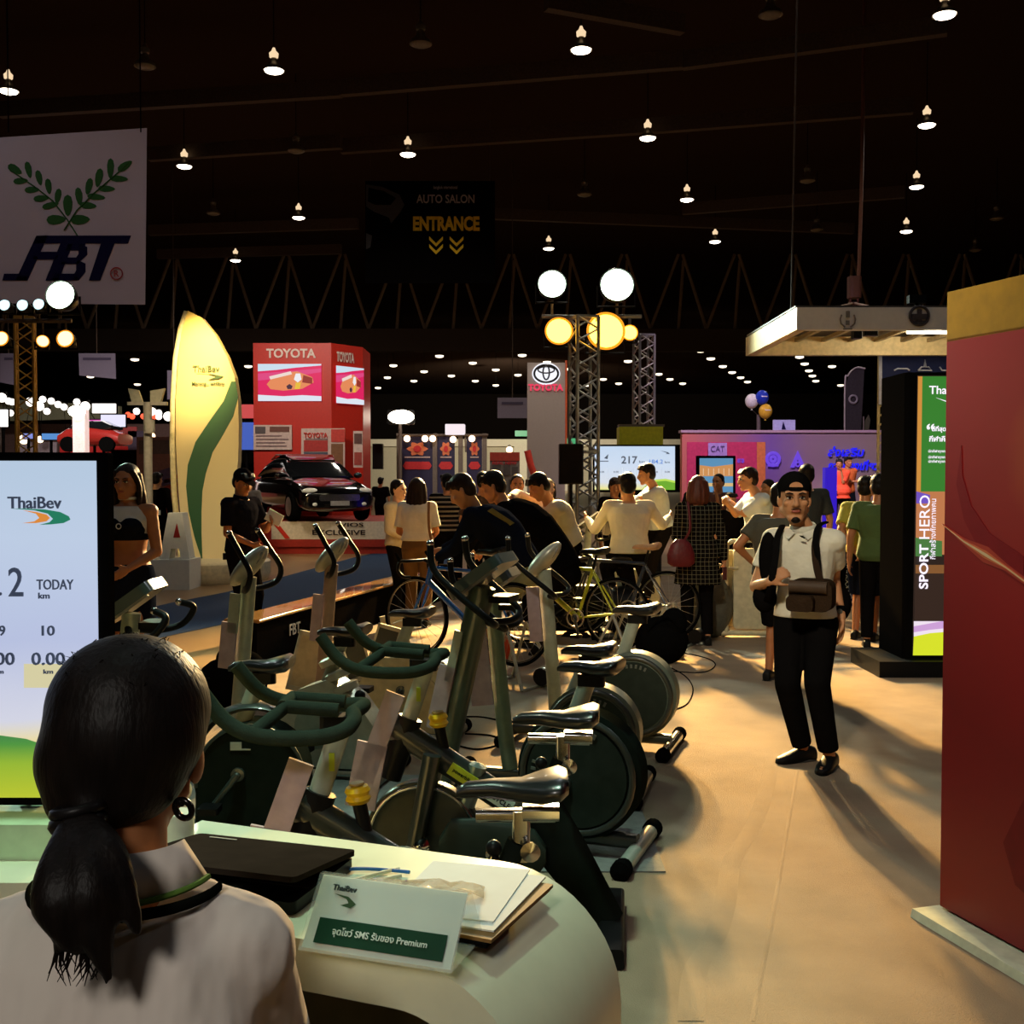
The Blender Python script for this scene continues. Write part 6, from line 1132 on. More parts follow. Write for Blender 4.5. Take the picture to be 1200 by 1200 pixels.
def human(name_label, pel, nck, head, lat, fdir, hands, feet, s=1.0, latH=None, fem=False, skin=M_skin, eh=None, kh=None, toe=None, top=None, bottom=None, hair=('short', M_hair), shoes=M_shoe, face=False, vox=.013, group=None, hs=1.0, handdir=None, palm=None, bulge=.0, cap_m=None, curl=.6, bodyfwd=None, shw=None, belly=0.0, wide=1.0, drop=0.0):
    """pel, nck, head (centre), hands[2] (wrists), feet[2] (ankles): world points; index 0 = the person's right side."""
    pel, nck, head = V(pel), V(nck), V(head); lat = V(lat).normalized(); latH = V(latH or lat).normalized()
    root = thing('person', name_label, 'person', (pel.x, pel.y, 0), 0, group)
    sp = (nck - pel); up = sp.normalized(); fwd = V(bodyfwd).normalized() if bodyfwd else lat.cross(up).normalized() * -1
    if not bodyfwd:
        fwd = up.cross(lat) * -1 if False else lat.cross(up); 
        fwd = fwd if fwd.dot(V(fdir)) >= -.2 or abs(V(fdir).normalized().dot(fwd)) < .2 else fwd
    SW = (shw or (.165 if fem else .19)) * s
    def spine(t): return pel + sp * t - fwd * (bulge * 4 * t * (1 - t))
    prof = [(-.10, .135, .095), (.0, .172 if not fem else .178, .118), (.15, .160, .110), (.36, .142 if not fem else .122, .100 + belly), (.58, .165 if not fem else .140, .112 + belly * .5), (.78, .182 if not fem else .150, .110), (.90, .165 if not fem else .135, .088), (.97, .105 if not fem else .09, .068), (1.02, .055, .055)]
    def torso(mb, inf, lo=-9, hi=9, hemout=0.0):
        secs = []
        for t, a, b in prof:
            if t < lo or t > hi: continue
            l = latH.lerp(lat, max(0, min(1, t))).normalized(); k = hemout if t < .2 else 0
            secs.append((spine(t), l * ((a * s * wide) + inf + k), fwd * ((b * s) + inf + k)))
        mb.loft(secs, 20, 2.4)
        if fem and hi > .6:
            for q in (-1, 1): c = spine(.70) + lat * q * .065 * s + fwd * .085 * s; mb.ell(c, (.055 * s + inf, .055 * s + inf, .055 * s + inf))
    sh = [spine(.90) + lat * q * SW - up * drop for q in (-1, 1)]; hp = [pel + latH * q * .088 * s - up * .03 * s for q in (-1, 1)]
    eh = eh or [lat * q * .5 - fwd * .6 - V((0, 0, .3)) for q in (-1, 1)]; kh = kh or [fwd + V((0, 0, .1))] * 2
    wr = [V(h) for h in hands]; an = [V(f) for f in feet]
    for i in range(2):
        d = wr[i] - sh[i]; mx = .545 * s
        if d.length > mx: wr[i] = sh[i] + d.normalized() * mx
    el = [ik(sh[i], wr[i], .29 * s, .26 * s, eh[i]) for i in range(2)]; kn = [ik(hp[i], an[i], .42 * s, .42 * s, kh[i]) for i in range(2)]
    toe = toe or [fwd] * 2; toe = [V((t_.x, t_.y, t_.z if abs(t_.z) > .3 else 0)).normalized() for t_ in map(V, toe)]
    hr = frame(fdir); H = hs * s * 1.0
    hd = lambda x, y, z: head + hr @ V((x * H, y * H, z * H))
    def cranium(mb):
        mb.ell(hd(0, .015, .035), (.076 * H, .096 * H, .090 * H), hr); mb.ell(hd(0, -.022, -.035), (.064 * H, .070 * H, .078 * H), hr); mb.cap(hd(-.018, -.058, -.098), hd(.018, -.058, -.098), .024 * H, .024 * H); mb.cap(hd(-.055, .005, -.055), hd(-.02, -.05, -.095), .022 * H, .02 * H); mb.cap(hd(.055, .005, -.055), hd(.02, -.05, -.095), .022 * H, .02 * H)
        mb.cap(hd(0, -.086, .015), hd(0, -.104, -.028), .010 * H, .0155 * H, 8); mb.cap(hd(-.012, -.094, -.034), hd(.012, -.094, -.034), .010 * H, .010 * H, 8); mb.cap(hd(-.045, -.072, .032), hd(.045, -.072, .032), .013 * H, .013 * H, 8); mb.cap(hd(-.017, -.084, -.062), hd(.017, -.084, -.062), .0095 * H, .0095 * H, 8)
        for q in (-1, 1): mb.ell(hd(q * .077, .012, -.008), (.010 * H, .020 * H, .032 * H), hr); mb.ell(hd(q * .042, -.062, -.02), (.022 * H, .02 * H, .02 * H), hr)
    b = MB(); cranium(b); b.cap(hd(0, .022, -.06), nck + up * .01 - fwd * .005, .052 * s, .060 * s, 12); torso(b, 0)
    for i in range(2):
        b.cap(spine(.88) + lat * (-1, 1)[i] * SW * .55, sh[i], .065 * s, .058 * s); b.cap(sh[i], el[i], .050 * s, .040 * s); b.cap(el[i], wr[i], .040 * s, .026 * s)
        hdv = handdir[i] if handdir and handdir[i] is not None else (wr[i] - el[i]); pn = palm[i] if palm and palm[i] is not None else (lat * (1, -1)[i])
        hand_mb(b, wr[i], hdv, pn, s, curl if not isinstance(curl, (list, tuple)) else curl[i], fwd)
        b.cap(hp[i], kn[i], .085 * s, .055 * s, 12); b.cap(kn[i], an[i], .052 * s, .034 * s, 12); cm = kn[i].lerp(an[i], .3) - toe[i] * .010 * s; b.ell(cm, (.044 * s, .044 * s, .10 * s))
        b.cap(an[i] - V((0, 0, .03 * s)) - toe[i] * .03 * s, an[i] + toe[i] * .15 * s - V((0, 0, .052 * s)), .034 * s, .026 * s)
    body = skinpart('body', b, skin, root, vox, 3)
    # clothing
    if top:
        m, sleeve, hem = top[:3]; ex = top[3] if len(top) > 3 else {}
        c = MB(); torso(c, .016 + ex.get('loose', 0), hem, .985, ex.get('flare', 0))
        if hem < -.11:
            q = spine(0); l = latH; c.loft([(q + up * .02, l * (.178 * s + .018), fwd * (.12 * s + .018)), (q + sp * hem, l * (.19 * s + .03 + ex.get('flare', 0)), fwd * (.13 * s + .035 + ex.get('flare', 0)))], 20, 2.4)
        for i in range(2):
            if sleeve <= 0: continue
            c.cap(spine(.88) + lat * (-1, 1)[i] * SW * .5, sh[i], .075 * s + .006, .068 * s + .006)
            if sleeve < 1: e = sh[i].lerp(el[i], sleeve); c.tube([sh[i], sh[i].lerp(e, .6), e], [.066 * s, .064 * s + .004, .062 * s + .008], 14)
            else: c.cap(sh[i], el[i], .064 * s, .054 * s); c.tube([el[i], el[i].lerp(wr[i], .5), el[i].lerp(wr[i], .95)], [.053 * s, .046 * s, .038 * s], 12)
        skinpart(ex.get('name', 'shirt'), c, m, root, max(vox, .010), 3)
        if ex.get('collar'):
            k = MB()
            for j in range(2): pass
            ring = []
            for j in range(25):
                a = 2 * PI * (j / 24); ring.append(nck - up * .012 * s + lat * (.068 * s * math.cos(a)) + fwd * (.066 * s * math.sin(a)) + up * (.024 * s - .016 * s * math.sin(a)))
            k.tube(ring, [(.010 * s, .024 * s)] * 25, 8, lat=None); part('collar', k, ex['collar'], root, smooth=60)
    if bottom:
        m, kind = bottom[:2]; c = MB()
        torso(c, .012, -.2, .17)
        if kind == 'skirt':
            c.loft([(spine(.18), latH * .150 * s, fwd * .11 * s), (pel, latH * .19 * s, fwd * .135 * s), (pel - V((0, 0, .38 * s)), latH * .19 * s, fwd * .15 * s)], 20, 2.3)
        else:
            fr_ = {'trousers': 1.0, 'shorts': .0}.get(kind, 1.0)
            for i in range(2):
                c.cap(hp[i], kn[i], .100 * s, .072 * s, 14) if fr_ else c.tube([hp[i], hp[i].lerp(kn[i], .5), hp[i].lerp(kn[i], 1.0)], [.10 * s, .10 * s, .092 * s], 14)
                if fr_: c.cap(kn[i], kn[i].lerp(an[i], .5), .072 * s, .064 * s, 14); c.tube([kn[i].lerp(an[i], .5), kn[i].lerp(an[i], .92)], [.064 * s, .058 * s], 14)
            c.cap(hp[0], hp[1], .095 * s, .095 * s)
        skinpart(kind if kind != 'trousers' else 'trousers', c, m, root, max(vox, .010), 3)
    if shoes:
        for i in range(2):
            c = MB(); q = an[i] - V((0, 0, .038 * s)); tv = toe[i]; sdv = V((-tv.y, tv.x, 0)); 
            if sdv.length < .1: sdv = V((1, 0, 0))
            sdv.normalize(); nu = tv.cross(sdv); nu = nu if nu.z > 0 else -nu; secs = []
            for u, w, h, zo in ((-.085, .022, .03, 0), (-.07, .036, .045, .004), (-.02, .038, .055, .012), (.05, .042, .042, 0), (.11, .046, .032, -.010), (.16, .036, .024, -.016), (.18, .014, .012, -.02)): secs.append((q + tv * u * s + nu * zo * s, sdv * w * s, nu * h * s))
            sh_ = part('shoe', c.loft(secs, 16, 2.5), shoes, root, smooth=60)
            part('sole', MB().loft([(x[0] - nu * (.034 * s), x[1] * 1.06, nu * .010 * s) for x in secs[1:-1]], 12, 3), M_sole, sh_)
    # hair and face
    st, hm = hair
    hb = MB()
    if st in ('short', 'cap', 'bun', 'long', 'bob', 'pony', 'cropped'):
        k = 1.0 if st != 'cropped' else .95
        hb.ell(hd(0, .026, .052), (.084 * H * k, .098 * H * k, .086 * H * k), hr); hb.ell(hd(0, .052, .0), (.080 * H * k, .068 * H * k, .085 * H * k), hr)
        for q in (-1, 1): hb.cap(hd(q * .07, .0, .05), hd(q * .072, .004, .0), .018 * H, .010 * H, 8)
        if st in ('short',): 
            for q in range(7): hb.cap(hd(-.06 + .02 * q, -.045, .10), hd(-.066 + .022 * q, -.082, .072), .022 * H, .009 * H, 8)
    if st == 'long':
        for (x, y) in ((-.066, .03), (.066, .03), (-.035, .066), (.035, .066), (0, .072)): hb.tube(crv([hd(x, y, .06), hd(x * 1.25, y * 1.0 + .012, -.06), hd(x * 1.3, y + .02, -.17), hd(x * 1.2, y + .02, -.27)], 4), [.034 * H] * 5 + [.038 * H] * 4 + [.034 * H, .028 * H, .02 * H, .01 * H], 10)
        for q in (-1, 1): hb.tube(crv([hd(q * .055, -.03, .085), hd(q * .088, -.005, 0), hd(q * .094, .0, -.10), hd(q * .085, -.01, -.2)], 3), [.02 * H] * 7 + [.016 * H, .012 * H, .008 * H], 8)
    if st == 'bob':
        for j in range(9):
            a = -.35 + (PI + .7) * j / 8; x, y = .074 * math.cos(a), .02 + .075 * math.sin(a); hb.tube(crv([hd(x * .9, y * .9, .07), hd(x * 1.12, y * 1.1, -.02), hd(x * 1.22, y * 1.15, -.10), hd(x * 1.08, y * 1.05, -.165)], 3), [.034 * H] * 7 + [.032 * H, .026 * H, .014 * H], 8)
    if hb.v: skinpart('hair', hb, hm, root, .008 if vox > .008 else .006, 2)
    if cap_m:
        kind, cm = cap_m; cb = MB()
        N = 20; vs = []; sg = -1 if kind == 'back' else 1
        cb.ell(hd(0, .018, .055), (.088 * H, .106 * H, .092 * H), hr, 20, 14)
        cb.v = [v if (hr.inverted() @ (v - head)).z > .040 * H else head + hr @ V((*( (hr.inverted() @ (v - head)).xy), .040 * H)) for v in cb.v]
        cp = part('cap', cb, cm, root, smooth=60)
        d_ = -1 if kind == 'front' else 1
        part('brim', MB().loft([(hd(0, .018 + d_ * (.09 + .02 * k), .046 - .006 * k), hr @ V(((.080 - .008 * k * k * .5) * H, 0, 0)), hr @ V((0, 0, .004 * H))) for k in range(5)], 14, 2.5), cm, cp, smooth=60)
        if kind == 'back':
            part('cap_opening', MB().poly([hd(.034 * math.cos(q), -.086 - .0035 * math.sin(q) * 0, .062 + .026 * math.sin(q)) for q in [PI * k / 10 for k in range(11)]], hr @ V((0, -.004 * H, 0))), skin, cp)
    if face:
        for q in (-1, 1):
            e = part('eye', MB().ell(hd(q * .031, -.078, .006), (.0145 * H, .010 * H, .0075 * H), hr, 12, 8), M_eyew, root, smooth=60); part('iris', MB().ell(hd(q * .031, -.0865, .006), (.0065 * H, .004 * H, .0068 * H), hr, 10, 6), M_iris, e, smooth=60)
            part('eyelid', MB().tube([hd(q * .015, -.083, .009), hd(q * .031, -.091, .0145), hd(q * .048, -.080, .010)], .0028 * H, 6), hm, e, smooth=60)
            part('eyebrow', MB().tube([hd(q * .014, -.088, .026), hd(q * .032, -.0895, .032), hd(q * .052, -.078, .027)], [.0035 * H, .0045 * H, .002 * H], 6), hm, root, smooth=60)
        part('mouth', MB().ell(hd(0, -.0915, -.062), (.024 * H, .006 * H, .0075 * H), hr, 14, 8), M_lip, root, smooth=60)
    return dict(root=root, head=head, hr=hr, hd=hd, sh=sh, el=el, wr=wr, kn=kn, an=an, spine=spine, fwd=fwd, lat=lat, up=up, s=s, H=H)

def walker(label, px, Y, yaw, Ht, hd_yaw=None, arms='down', **k):   # a standing person: column, distance, facing (0 = to the camera, degrees, + = towards camera right)
    s = Ht / 1.72; x = at(px, 600, Y).x; z0 = k.pop('z0', 0.0); g = V((x, Y, z0)); a = math.radians(yaw); f = V((math.sin(a), -math.cos(a), 0)); l = V((-f.y, f.x, 0))
    h = math.radians(hd_yaw if hd_yaw is not None else yaw); fd = V((math.sin(h), -math.cos(h), k.pop('nod', -.05)))
    P = lambda r, fw, z: g + l * (r * s) + f * (fw * s) + V((0, 0, z * s))
    hands = []
    A = arms if isinstance(arms, (list, tuple)) else (arms, arms)
    for q, m in zip((-1, 1), A):
        hands.append({'down': P(q * .27, .03, .86), 'front': P(q * .10, .22, 1.00), 'cross': P(-q * .06, .20, 1.15), 'phone': P(q * .10, .28, 1.22), 'back': P(q * .06, -.20, .95), 'hip': P(q * .24, .05, 1.02), 'strap': P(q * .13, .14, 1.22), 'reach': P(q * .12, .45, 1.15), 'face': P(q * .06, .16, 1.42)}[m] if isinstance(m, str) else V(m))
    feet = k.pop('feet', None) or [P(-.10, -.02, .08), P(.10, .04, .08)]
    return human(label, P(0, 0, .93), P(0, -.005, 1.445), P(0, .02, 1.60), l, fd, hands, feet, s, **k)

def rider(label, D, pel, nck, head, hands, lat, fdir, feet=None, s=1.0, **k):   # a leaning figure from photo positions (column, row, metres off D)
    P = lambda q: at(q[0], q[1], D + (q[2] if len(q) > 2 else 0))
    p = P(pel)
    if feet is None: feet = [V((p.x - .15, p.y + .1, .32)), V((p.x - .2, p.y - .1, .18))]
    else: feet = [P(f) for f in feet]
    return human(label, p, P(nck), P(head), lat, fdir, [P(h) for h in hands], feet, s, **k)

C_white = cloth('white', (212, 208, 190)); C_white2 = cloth('white_blue', (185, 198, 200)); C_black = cloth('black', (16, 15, 15)); C_dark = cloth('dark_trousers', (18, 16, 16)); C_navy = cloth('navy', (22, 26, 38)); C_brown = cloth('brown_trousers', (100, 72, 34)); C_khaki = cloth('khaki', (150, 150, 112)); C_grey = cloth('grey_shirt', (72, 70, 58))

# --- the man standing in the aisle
Y = 6.5; g = V((at(948, 600, Y).x, Y, 0)); a = math.radians(-28); f = V((math.sin(a), -math.cos(a), 0)); l = V((-f.y, f.x, 0)); s = 1.0
def G(px, py, dy=0.0): return at(px, py, Y + dy)
m = human('man in white polo and backward black cap standing on the carpet', G(944, 722), G(941, 621), G(931, 585, -.03), l, (-.16, -1, .02), [G(901, 682, -.17), G(986, 724, -.06)], [onz(941, 878, .075), onz(972, 886, .08)], 1.02, skin=M_skin, top=(C_white, .62, -.04, {'collar': mat('collar_white', (205, 203, 188), .8), 'loose': .006}), bottom=(C_black, 'trousers'), hair=('cropped', M_hair), face=True, vox=.0065, hs=1.10, cap_m=('back', cloth('cap_black', (16, 15, 15))),
          eh=[V((-.35, .7, -1)), V((.15, 1, -.2))], handdir=[V((.5, -.3, .45)), V((.0, -.1, -1))], palm=[V((.6, .6, -.2)), V((-1, 0, 0))], toe=[V((-1, -.42, 0)), V((-.52, -.85, 0))], curl=[1.5, .55], bodyfwd=f, belly=.012, shw=.172, wide=.93, drop=.012)
r = m['root']; hd = m['hd']; H = m['H']
part('goatee', MB().ell(hd(0, -.068, -.106), (.026 * H, .022 * H, .018 * H), m['hr']), M_hair, r, smooth=60); part('moustache', MB().tube([hd(-.024, -.092, -.052), hd(0, -.100, -.046), hd(.024, -.092, -.052)], [.003 * H, .0045 * H, .003 * H], 6), mat('stubble', (70, 44, 32), .7), r, smooth=60)
fw = m['fwd']; lt = m['lat']; up = m['up']; sp = m['spine']
for q in (-1, 1): part('collar_wing', MB().poly([sp(1.0) + lt * q * .075 + fw * .03 + V((0, 0, .01)), sp(.97) + lt * q * .02 + fw * .105, sp(.90) + lt * q * .055 + fw * .125, sp(.97) + lt * q * .105 + fw * .06], fw * .008), C_white, r)
part('belt_buckle', MB().rbox(G(930, 713, -.16), (.05, .02, .035), .01, 1), M_chr, r)
part('chest_logo', MB().poly([G(937, 627.5, -.175), G(941, 628, -.175), G(944, 630.5, -.175), G(943, 631.5, -.175), G(939, 629.5, -.175)], (0, .012, 0)), mat('logo_dark', (50, 50, 45), .7), r)
w0 = m['el'][1].lerp(m['wr'][1], .82); ad = (m['wr'][1] - m['el'][1]).normalized(); part('wrist_watch', MB().cyl(w0 - ad * .016, w0 + ad * .016, .036, n=18), M_blackrub, r); part('watch_face', MB().cyl(w0 + V((-.01, -.03, 0)), w0 + V((-.012, -.042, 0)), .016), mat('watch_face', (90, 92, 88), .2), r)
# his backpack and camera bag
t = thing('backpack', 'black backpack on the back of the man in white polo', 'backpack', (G(950, 700, .22).x, Y + .22, .75))
mb = MB(); c = sp(.55) - fw * .235; mb.ell(c + V((0, 0, -.02)), (.20, .12, .26), frame(fw)); mb.ell(c - V((0, 0, .20)) - fw * .02, (.22, .13, .16), frame(fw)); mb.ell(c + lt * .10 - V((0, 0, .22)), (.13, .12, .14), frame(fw)); mb.ell(c - lt * .13 - V((0, 0, .18)), (.12, .12, .17), frame(fw))
me = skinpart('sack', mb, C_black, t, .014)
def strapline(pts, w, nm, mm, th=.005):
    pp = crv(pts, 6); part(nm, MB().tube(pp, [(w, th)] * len(pp), 8, lat=lt), mm, t, smooth=60)
strapline([G(917, 616, .06), G(911, 630, -.09), G(909, 650, -.16), G(905, 676, -.20), G(900, 700, -.10), G(893, 716, .12)], .020, 'shoulder_strap', C_black, .008)
strapline([G(968, 612, .04), G(960, 616, -.08), G(956, 630, -.15), G(958, 655, -.19), G(962, 690, -.18), G(975, 715, .1)], .018, 'shoulder_strap', C_black, .008)
part('side_pad', MB().ell(G(900, 655, .0), (.055, .05, .16)).ell(G(896, 700, .02), (.07, .08, .09)), C_black, t, smooth=60)
t = thing('camera_bag', 'dark brown camera bag slung at the hip of the standing man', 'bag', G(948, 712, -.25)); R = frame(fw); M_bag = mat('bag_brown', (50, 38, 28), .7, bump=.4, bscale=60)
part('pouch', MB().rbox(G(952, 697, -.24), (.24, .12, .18), .05, 1, R), M_bag, t, smooth=50); part('flap', MB().rbox(G(948, 688, -.28), (.21, .09, .07), .03, 0, R), mat('bag_flap', (66, 50, 36), .6), t, smooth=50); part('front_pocket', MB().rbox(G(938, 707, -.30), (.15, .06, .09), .03, 1, R), M_bag, t, smooth=50)
strapline([G(960, 618, -.10), G(955, 640, -.165), G(957, 665, -.20), G(962, 682, -.22)], .020, 'sling_strap', mat('strap_brown', (48, 36, 28), .7))

# --- woman seated at the counter, seen from behind
hc = at(148, 868, 1.37); nb = at(150, 1000, 1.36)
w = human('woman in white polo seated at the counter with ponytail', V((nb.x - .0, 1.24, .54)), nb + V((-.01, 0, -.035)), hc + V((0, .015, -.01)), (-1, -.12, 0), (-.10, .95, -.16), [onz(100, 1090, ZC + .03), onz(262, 1100, ZC + .03)][::-1], [V((nb.x + .1, 1.55, .14)), V((nb.x - .1, 1.55, .14))], .98, fem=True, skin=mat('skin_nape', (150, 96, 60), .5, var=.06), top=(mat('cloth_polo', (196, 186, 176), .9, var=.05, scale=5, bump=1.0, bscale=11, stretch=(1.4, 1, .5)), .75, -.05, {'loose': .016}), bottom=(C_dark, 'trousers'), hair=('none', M_hair), vox=.008, shw=.150, drop=.028, kh=[V((0, 1, .3))] * 2, toe=[V((0, 1, 0))] * 2, hs=1.02,
          eh=[V((.5, -.8, -.6)), V((-.5, -.8, -.6))], bodyfwd=(-.12, 1, 0), curl=.4)
r = w['root']; hd = w['hd']; H = w['H']
M_hs = mat('woman_hair', (16, 11, 9), .5, var=.35, scale=70, bump=.12, bscale=160, stretch=(1, 1, .12))
mb = MB(); mb.ell(hd(0, .012, .045), (.100 * H, .112 * H, .096 * H), w['hr'], 24, 16); mb.ell(hd(.010, .040, -.012), (.094 * H, .078 * H, .086 * H), w['hr'], 24, 16); mb.ell(hd(.03, .055, -.05), (.060 * H, .045 * H, .055 * H), w['hr'])
tie = at(92, 958, 1.27); mb.cap(hd(.02, .06, -.04), tie + V((.008, .015, .008)), .052, .026, 14)
mb.ell(hd(0, .03, .018), (.098 * H, .100 * H, .098 * H), w['hr'], 24, 16); skinpart('hair', mb, M_hs, r, .006, 14)
part('hair_tie', MB().torus(tie + V((0, 0, -.004)), .024, .010, (-.2, .1, 1)).torus(tie + V((0, 0, .010)), .026, .007, (-.2, .1, 1)), mat('hair_tie', (20, 18, 18), .4), r, smooth=60)
mb = MB(); P2 = lambda x, y, d: at(x, y, d)
mb.tube(crv([tie, P2(82, 985, 1.23), P2(72, 1020, 1.20), P2(70, 1055, 1.18), P2(78, 1090, 1.17), P2(92, 1120, 1.17)], 5), [.015 + .015 * min(1, k / 13) if k < 17 else max(.004, .030 - .003 * (k - 16)) for k in range(26)], 14)
mb.tube(crv([tie, P2(100, 990, 1.22), P2(105, 1030, 1.19), P2(108, 1070, 1.18), P2(116, 1105, 1.17), P2(128, 1152, 1.17)], 5), [.015 + .017 * min(1, k / 12) if k < 15 else max(.004, .032 - .0026 * (k - 14)) for k in range(26)], 14)
mb.tube(crv([tie, P2(118, 985, 1.22), P2(136, 1020, 1.20), P2(150, 1060, 1.19), P2(163, 1098, 1.19)], 5), [.014, .015, .016, .017, .018, .019, .020, .020, .020, .019, .018, .017, .016, .015, .014, .013, .012, .010, .008, .006, .004], 12)
mb.tube(crv([tie, P2(90, 1040, 1.18), P2(80, 1090, 1.17), P2(62, 1118, 1.17)], 5), [.016, .018, .019, .020, .020, .020, .019, .018] + [.016, .014, .012, .010, .008, .006, .005, .004], 12)
skinpart('ponytail', mb, M_hs, r, .006, 2)
mb = MB(); rr = random.Random(5)
for k in range(70):
    a0 = rr.random() * 2 * PI; e = rr.uniform(.1, 1.2); p0 = hd(.098 * math.sin(e) * math.cos(a0), .012 + .110 * math.sin(e) * math.sin(a0), .045 + .095 * math.cos(e)); out = (p0 - hd(0, .01, .03)).normalized()
    mb.tube([p0 - out * .004, p0 + out * .006 + V((rr.uniform(-.01, .01), 0, -.004)), p0 + out * .005 + V((rr.uniform(-.02, .02), rr.uniform(-.01, .01), -.02))], [.0008, .0007, .0003], 4)
for k in range(36):
    p0 = P2(rr.uniform(66, 122), rr.uniform(1085, 1112), 1.17); mb.tube([p0, p0 + V((rr.uniform(-.006, .004), 0, -.022)), p0 + V((rr.uniform(-.016, .010), 0, -.042))], [.0016, .0012, .0004], 4)
part('loose_strands', mb, M_hs, r)['kind'] = 'stuff'
part('ear', MB().ell(at(229, 892, 1.37), (.010, .018, .028)), mat('skin_nape', (150, 96, 60), .5), r, smooth=60); part('earring', MB().torus(at(215, 948, 1.33), .012, .004, (.4, 1, .2)).ell(at(212, 940, 1.33), (.006, .006, .006)), mat('earring_dark', (30, 26, 24), .2, metal=.7), r, smooth=60)
# folded collar with a green edge and the lanyard band
M_pc = mat('cloth_polo', (196, 186, 176), .9)
cc = nb + V((0, 0, .012)); ringA = []; ringB = []
for k in range(25):
    q = PI * .0 - PI * .12 - (PI * .76) * k / 24 if False else (-PI * .05 - PI * .9 * k / 24)
    ringA.append(cc + V((.074 * math.cos(q), .070 * math.sin(q), .010))); ringB.append(cc + V((.105 * math.cos(q), .098 * math.sin(q), -.042 + .008 * abs(math.cos(q)))))
mb = MB(); mb.add(ringA + ringB, [(k, k + 1, k + 26, k + 25) for k in range(24)]); o = part('collar', mb, M_pc, r, smooth=60); q = o.modifiers.new('t', 'SOLIDIFY'); q.thickness = .006
part('collar_edge', MB().tube([p + V((0, 0, -.001)) for p in ringB], .0038, 6), mat('green_edge', (92, 130, 50), .8), o, smooth=60)
part('lanyard', MB().tube([cc + V((.116 * math.cos(-PI * .02 - PI * .96 * k / 24), .108 * math.sin(-PI * .02 - PI * .96 * k / 24), -.050)) for k in range(25)], [(.003, .007)] * 25, 8), mat('lanyard_black', (18, 20, 16), .7), r, smooth=60)
t = thing('stool', 'stool hidden under the woman seated at the counter', 'stool', (nb.x, 1.24, 0)); part('seat', MB().lathe([(0, .46), (.16, .46), (.17, .48), (.16, .50), (0, .50)], (nb.x, 1.24, 0)), M_blackpl, t); part('post', MB().cyl((nb.x, 1.24, .02), (nb.x, 1.24, .46), .03), M_chr, t); part('foot', MB().lathe([(0, 0), (.2, 0), (.19, .02), (0, .03)], (nb.x, 1.24, 0)), M_chr, t)
# --- presenter by the big screen
D = 8.0
c = walker('long haired presenter in black and white crop top', 150, D, -6, 1.74, arms=('front', 'front'), fem=True, skin=M_skin2, hair=('long', M_hairb), face=True, vox=.009, top=(cloth('crop_white', (195, 190, 178)), 0, .42), bottom=(C_navy, 'skirt'), shoes=M_shoe)
m_ = MB(); sp, fw, lt = c['spine'], c['fwd'], c['lat']
m_.loft([(sp(t), lt * a, fw * b) for t, a, b in ((.50, .142, .128), (.56, .152, .135), (.62, .158, .14), (.68, .160, .142), (.72, .150, .135))], 20, 2.4)
for q in (-1, 1): m_.ell(sp(.69) + lt * q * .066 + fw * .092, (.080, .080, .072))
skinpart('black_bodice', m_, mat('bodice_black', (20, 22, 30), .6), c['root'], .010); part('choker', MB().torus(c['spine'](1.04) + V((0, -.0, .02)), .058, .012, (0, 0, 1)), cloth('crop_white', (195, 190, 178)), c['root'], smooth=60)
part('bodice_emblem', MB().torus(sp(.70) + fw * .155, .018, .004, fw), mat('white_print2', (190, 190, 190), .6), c['root'], smooth=60); part('wrist_band', MB().tube([c['wr'][0].lerp(c['el'][0], .15), c['wr'][0].lerp(c['el'][0], .6)], [.036, .042], 10), C_navy, c['root'], smooth=60)
walker('man in black seen from behind the white lamp post', 184, 19.5, 165, 1.74, arms=('down', 'front'), top=(C_black, 1, -.05), bottom=(C_dark, 'trousers'))
c = walker('man in dark polo and cap looking down behind the bikes', 283, 11.0, 62, 1.72, hd_yaw=55, nod=-.35, arms=('front', 'phone'), skin=M_skin2, top=(cloth('dark_polo', (20, 20, 26)), .75, -.08, {'collar': C_navy}), bottom=(C_dark, 'trousers'), cap_m=('front', cloth('cap_dark', (18, 16, 18))), face=True, vox=.010)
t = thing('folded_paper', 'white paper held by the man in dark polo and cap', 'paper', c['wr'][1]); part('sheet', MB().box(c['wr'][1] + V((.05, -.05, .04)), (.16, .01, .12), Matrix.Rotation(.5, 3, 'Y')), mat('paper', (205, 208, 205), .8), t, smooth=0)
walker('visitor in grey between leaf sign and red tower', 292, 22.0, 170, 1.66, top=(cloth('grey_top', (120, 110, 100)), .7, -.05), bottom=(C_dark, 'trousers'))
c = walker('woman in white tee and brown trousers seen from behind', 489, 12.2, 172, 1.64, arms=('front', 'front'), fem=True, skin=M_skin2, top=(C_white, .8, .02, {'loose': .02}), bottom=(C_brown, 'trousers'), hair=('long', M_hairb), vox=.011)
t = thing('shoulder_bag', 'tan shoulder bag strap and bag of the woman in brown trousers', 'bag', at(512, 660, 12.15)); M_tan = mat('tan_leather', (130, 88, 42), .5)
part('strap', MB().tube(crv([c['sh'][0] + V((-.02, -.08, .06)), at(503, 620, 12.0), at(511, 655, 11.98)]), [(.014, .005)] * 13, 8), M_tan, t, smooth=60); part('pouch', MB().rbox(at(516, 672, 12.1), (.22, .10, .20), .05, 1), C_black, t, smooth=50)
walker('masked woman in cream top beside the brown trousered woman', 466, 13.0, 60, 1.62, fem=True, skin=M_skinp, arms=('front', 'phone'), top=(cloth('cream', (190, 180, 150)), 1, -.10), bottom=(C_dark, 'trousers'), hair=('bun', M_hair), face=True)
g_ = walker('man in black and white striped tee among the crowd', 524, 15.0, 200, 1.70, top=(grid_mat('striped_cloth', (22, 20, 20), (130, 122, 110), (16, 0), .4), .8, -.08), bottom=(C_dark, 'trousers'), arms=('front', 'front'))
